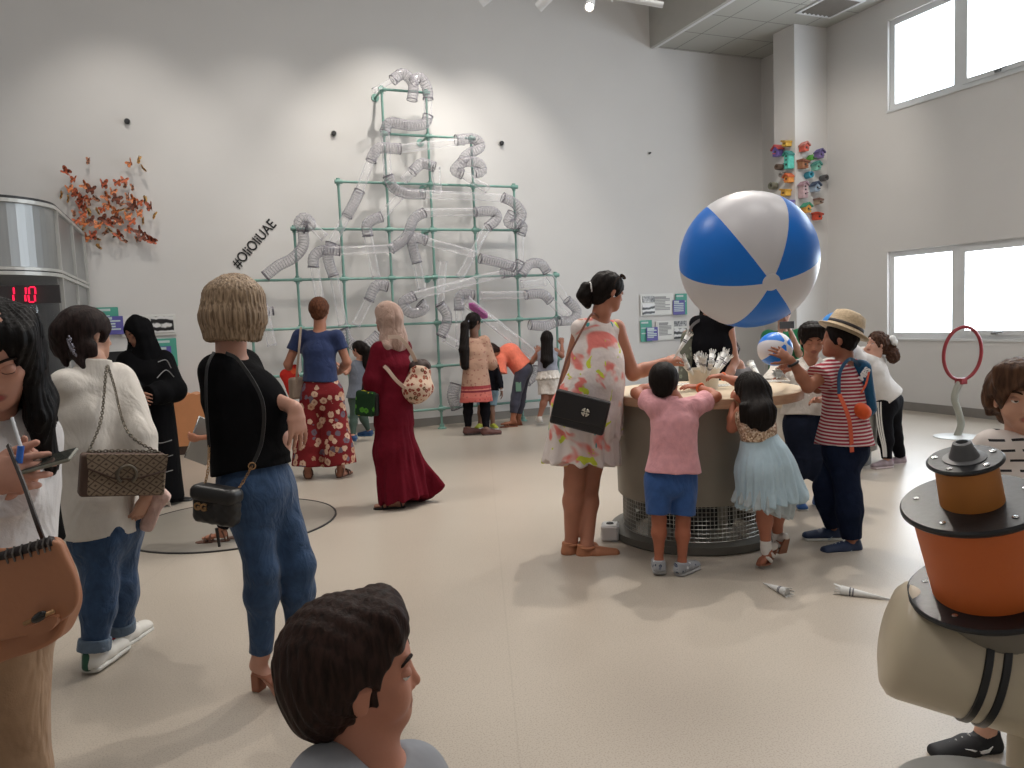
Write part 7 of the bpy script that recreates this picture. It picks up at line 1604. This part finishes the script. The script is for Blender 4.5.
# ================================================================== camera, daylight and lamps
cam = bpy.data.cameras.new('camera'); cam.sensor_fit = 'HORIZONTAL'; cam.sensor_width = 36.0; cam.lens = F/1024*36.0; cam.clip_start = .05; cam.clip_end = 200
co_ = bpy.data.objects.new('camera', cam); COL.objects.link(co_); co_.location = Vector(CP)
Rm = Matrix(((CR[0], CU[0], -CF[0]), (CR[1], CU[1], -CF[1]), (CR[2], CU[2], -CF[2]))); co_.rotation_euler = Rm.to_euler(); SC.camera = co_
W = bpy.data.worlds.new('daylight'); SC.world = W; W.use_nodes = True; bg = W.node_tree.nodes['Background']; bg.inputs[0].default_value = (.84, .92, 1.0, 1); bg.inputs[1].default_value = 11
def lamp(name, typ, loc, energy, color=(1, .95, .88), aim=None, **kw):
    l = bpy.data.lights.new(name, typ); l.energy = energy; l.color = color
    for k, v in kw.items(): setattr(l, k, v)
    o = bpy.data.objects.new(name, l); COL.objects.link(o); o.location = Vector([float(x) for x in loc])
    if aim is not None: d = Vector([float(x) for x in aim])-o.location; o.rotation_euler = d.to_track_quat('-Z', 'Y').to_euler()
    return o
for (za, zb) in (z_lo, z_up):
    o = lamp('window_portal', 'AREA', (XR+T+.02, (y1+ye)/2, (za+zb)/2), 1, aim=(0, (y1+ye)/2, (za+zb)/2), shape='RECTANGLE', size=y1-ye, size_y=zb-za)
    o.data.cycles.is_portal = True
# unseen area lamps added below the ceiling as general fill
for x, y in ((-1.2, 1.5), (2.2, 1.5), (-1.2, 5.4), (2.4, 5.4), (5.2, 1.8), (5.2, 5.0)):
    lamp('ceiling_fill', 'AREA', (x, y, ZC-.05), 44, (1, .96, .92), aim=(x, y, 0), shape='SQUARE', size=1.2)
# track spots washing the wall; the rightmost is added to brighten the corner
for x, z, e in ((1.0, 1.6, 110), (2.5, 2.3, 300), (3.7, 1.8, 230), (-.6, 1.7, 140), (6.8, 2.6, 100)):
    lamp('wall_wash', 'SPOT', (x+.1, YB-1.9, ZC-.35), e, (1, .94, .86), aim=(x, YB, z), spot_size=math.radians(66), spot_blend=.75, shadow_soft_size=.04)
# spots over the tables and the floor
for loc, aim, e in (((4.3, 5.9, ZC-.3), (2.4, 3.9, .4), 520), ((-.8, 5.6, ZC-.3), (1.6, 4.2, .3), 200), ((3.0, 6.6, ZC-.3), (.6, 5.4, .3), 300), ((6.2, 6.2, 5.1), (4.6, 4.8, .6), 220), ((6.4, 6.6, 5.15), (8.1, 8.4, 2.8), 110)):
    lamp('floor_spot', 'SPOT', loc, e, (1, .93, .84), aim=aim, spot_size=math.radians(70), spot_blend=.8, shadow_soft_size=.06)
vs = SC.view_settings; vs.view_transform = 'Standard'; vs.look = 'None'; vs.exposure = 0.1; vs.gamma = 1.0
try: vs.use_curve_mapping = False
except Exception: pass
SC.cycles.use_denoising = True
SC.cycles.max_bounces = 8; SC.cycles.transparent_max_bounces = 24; SC.cycles.diffuse_bounces = 4
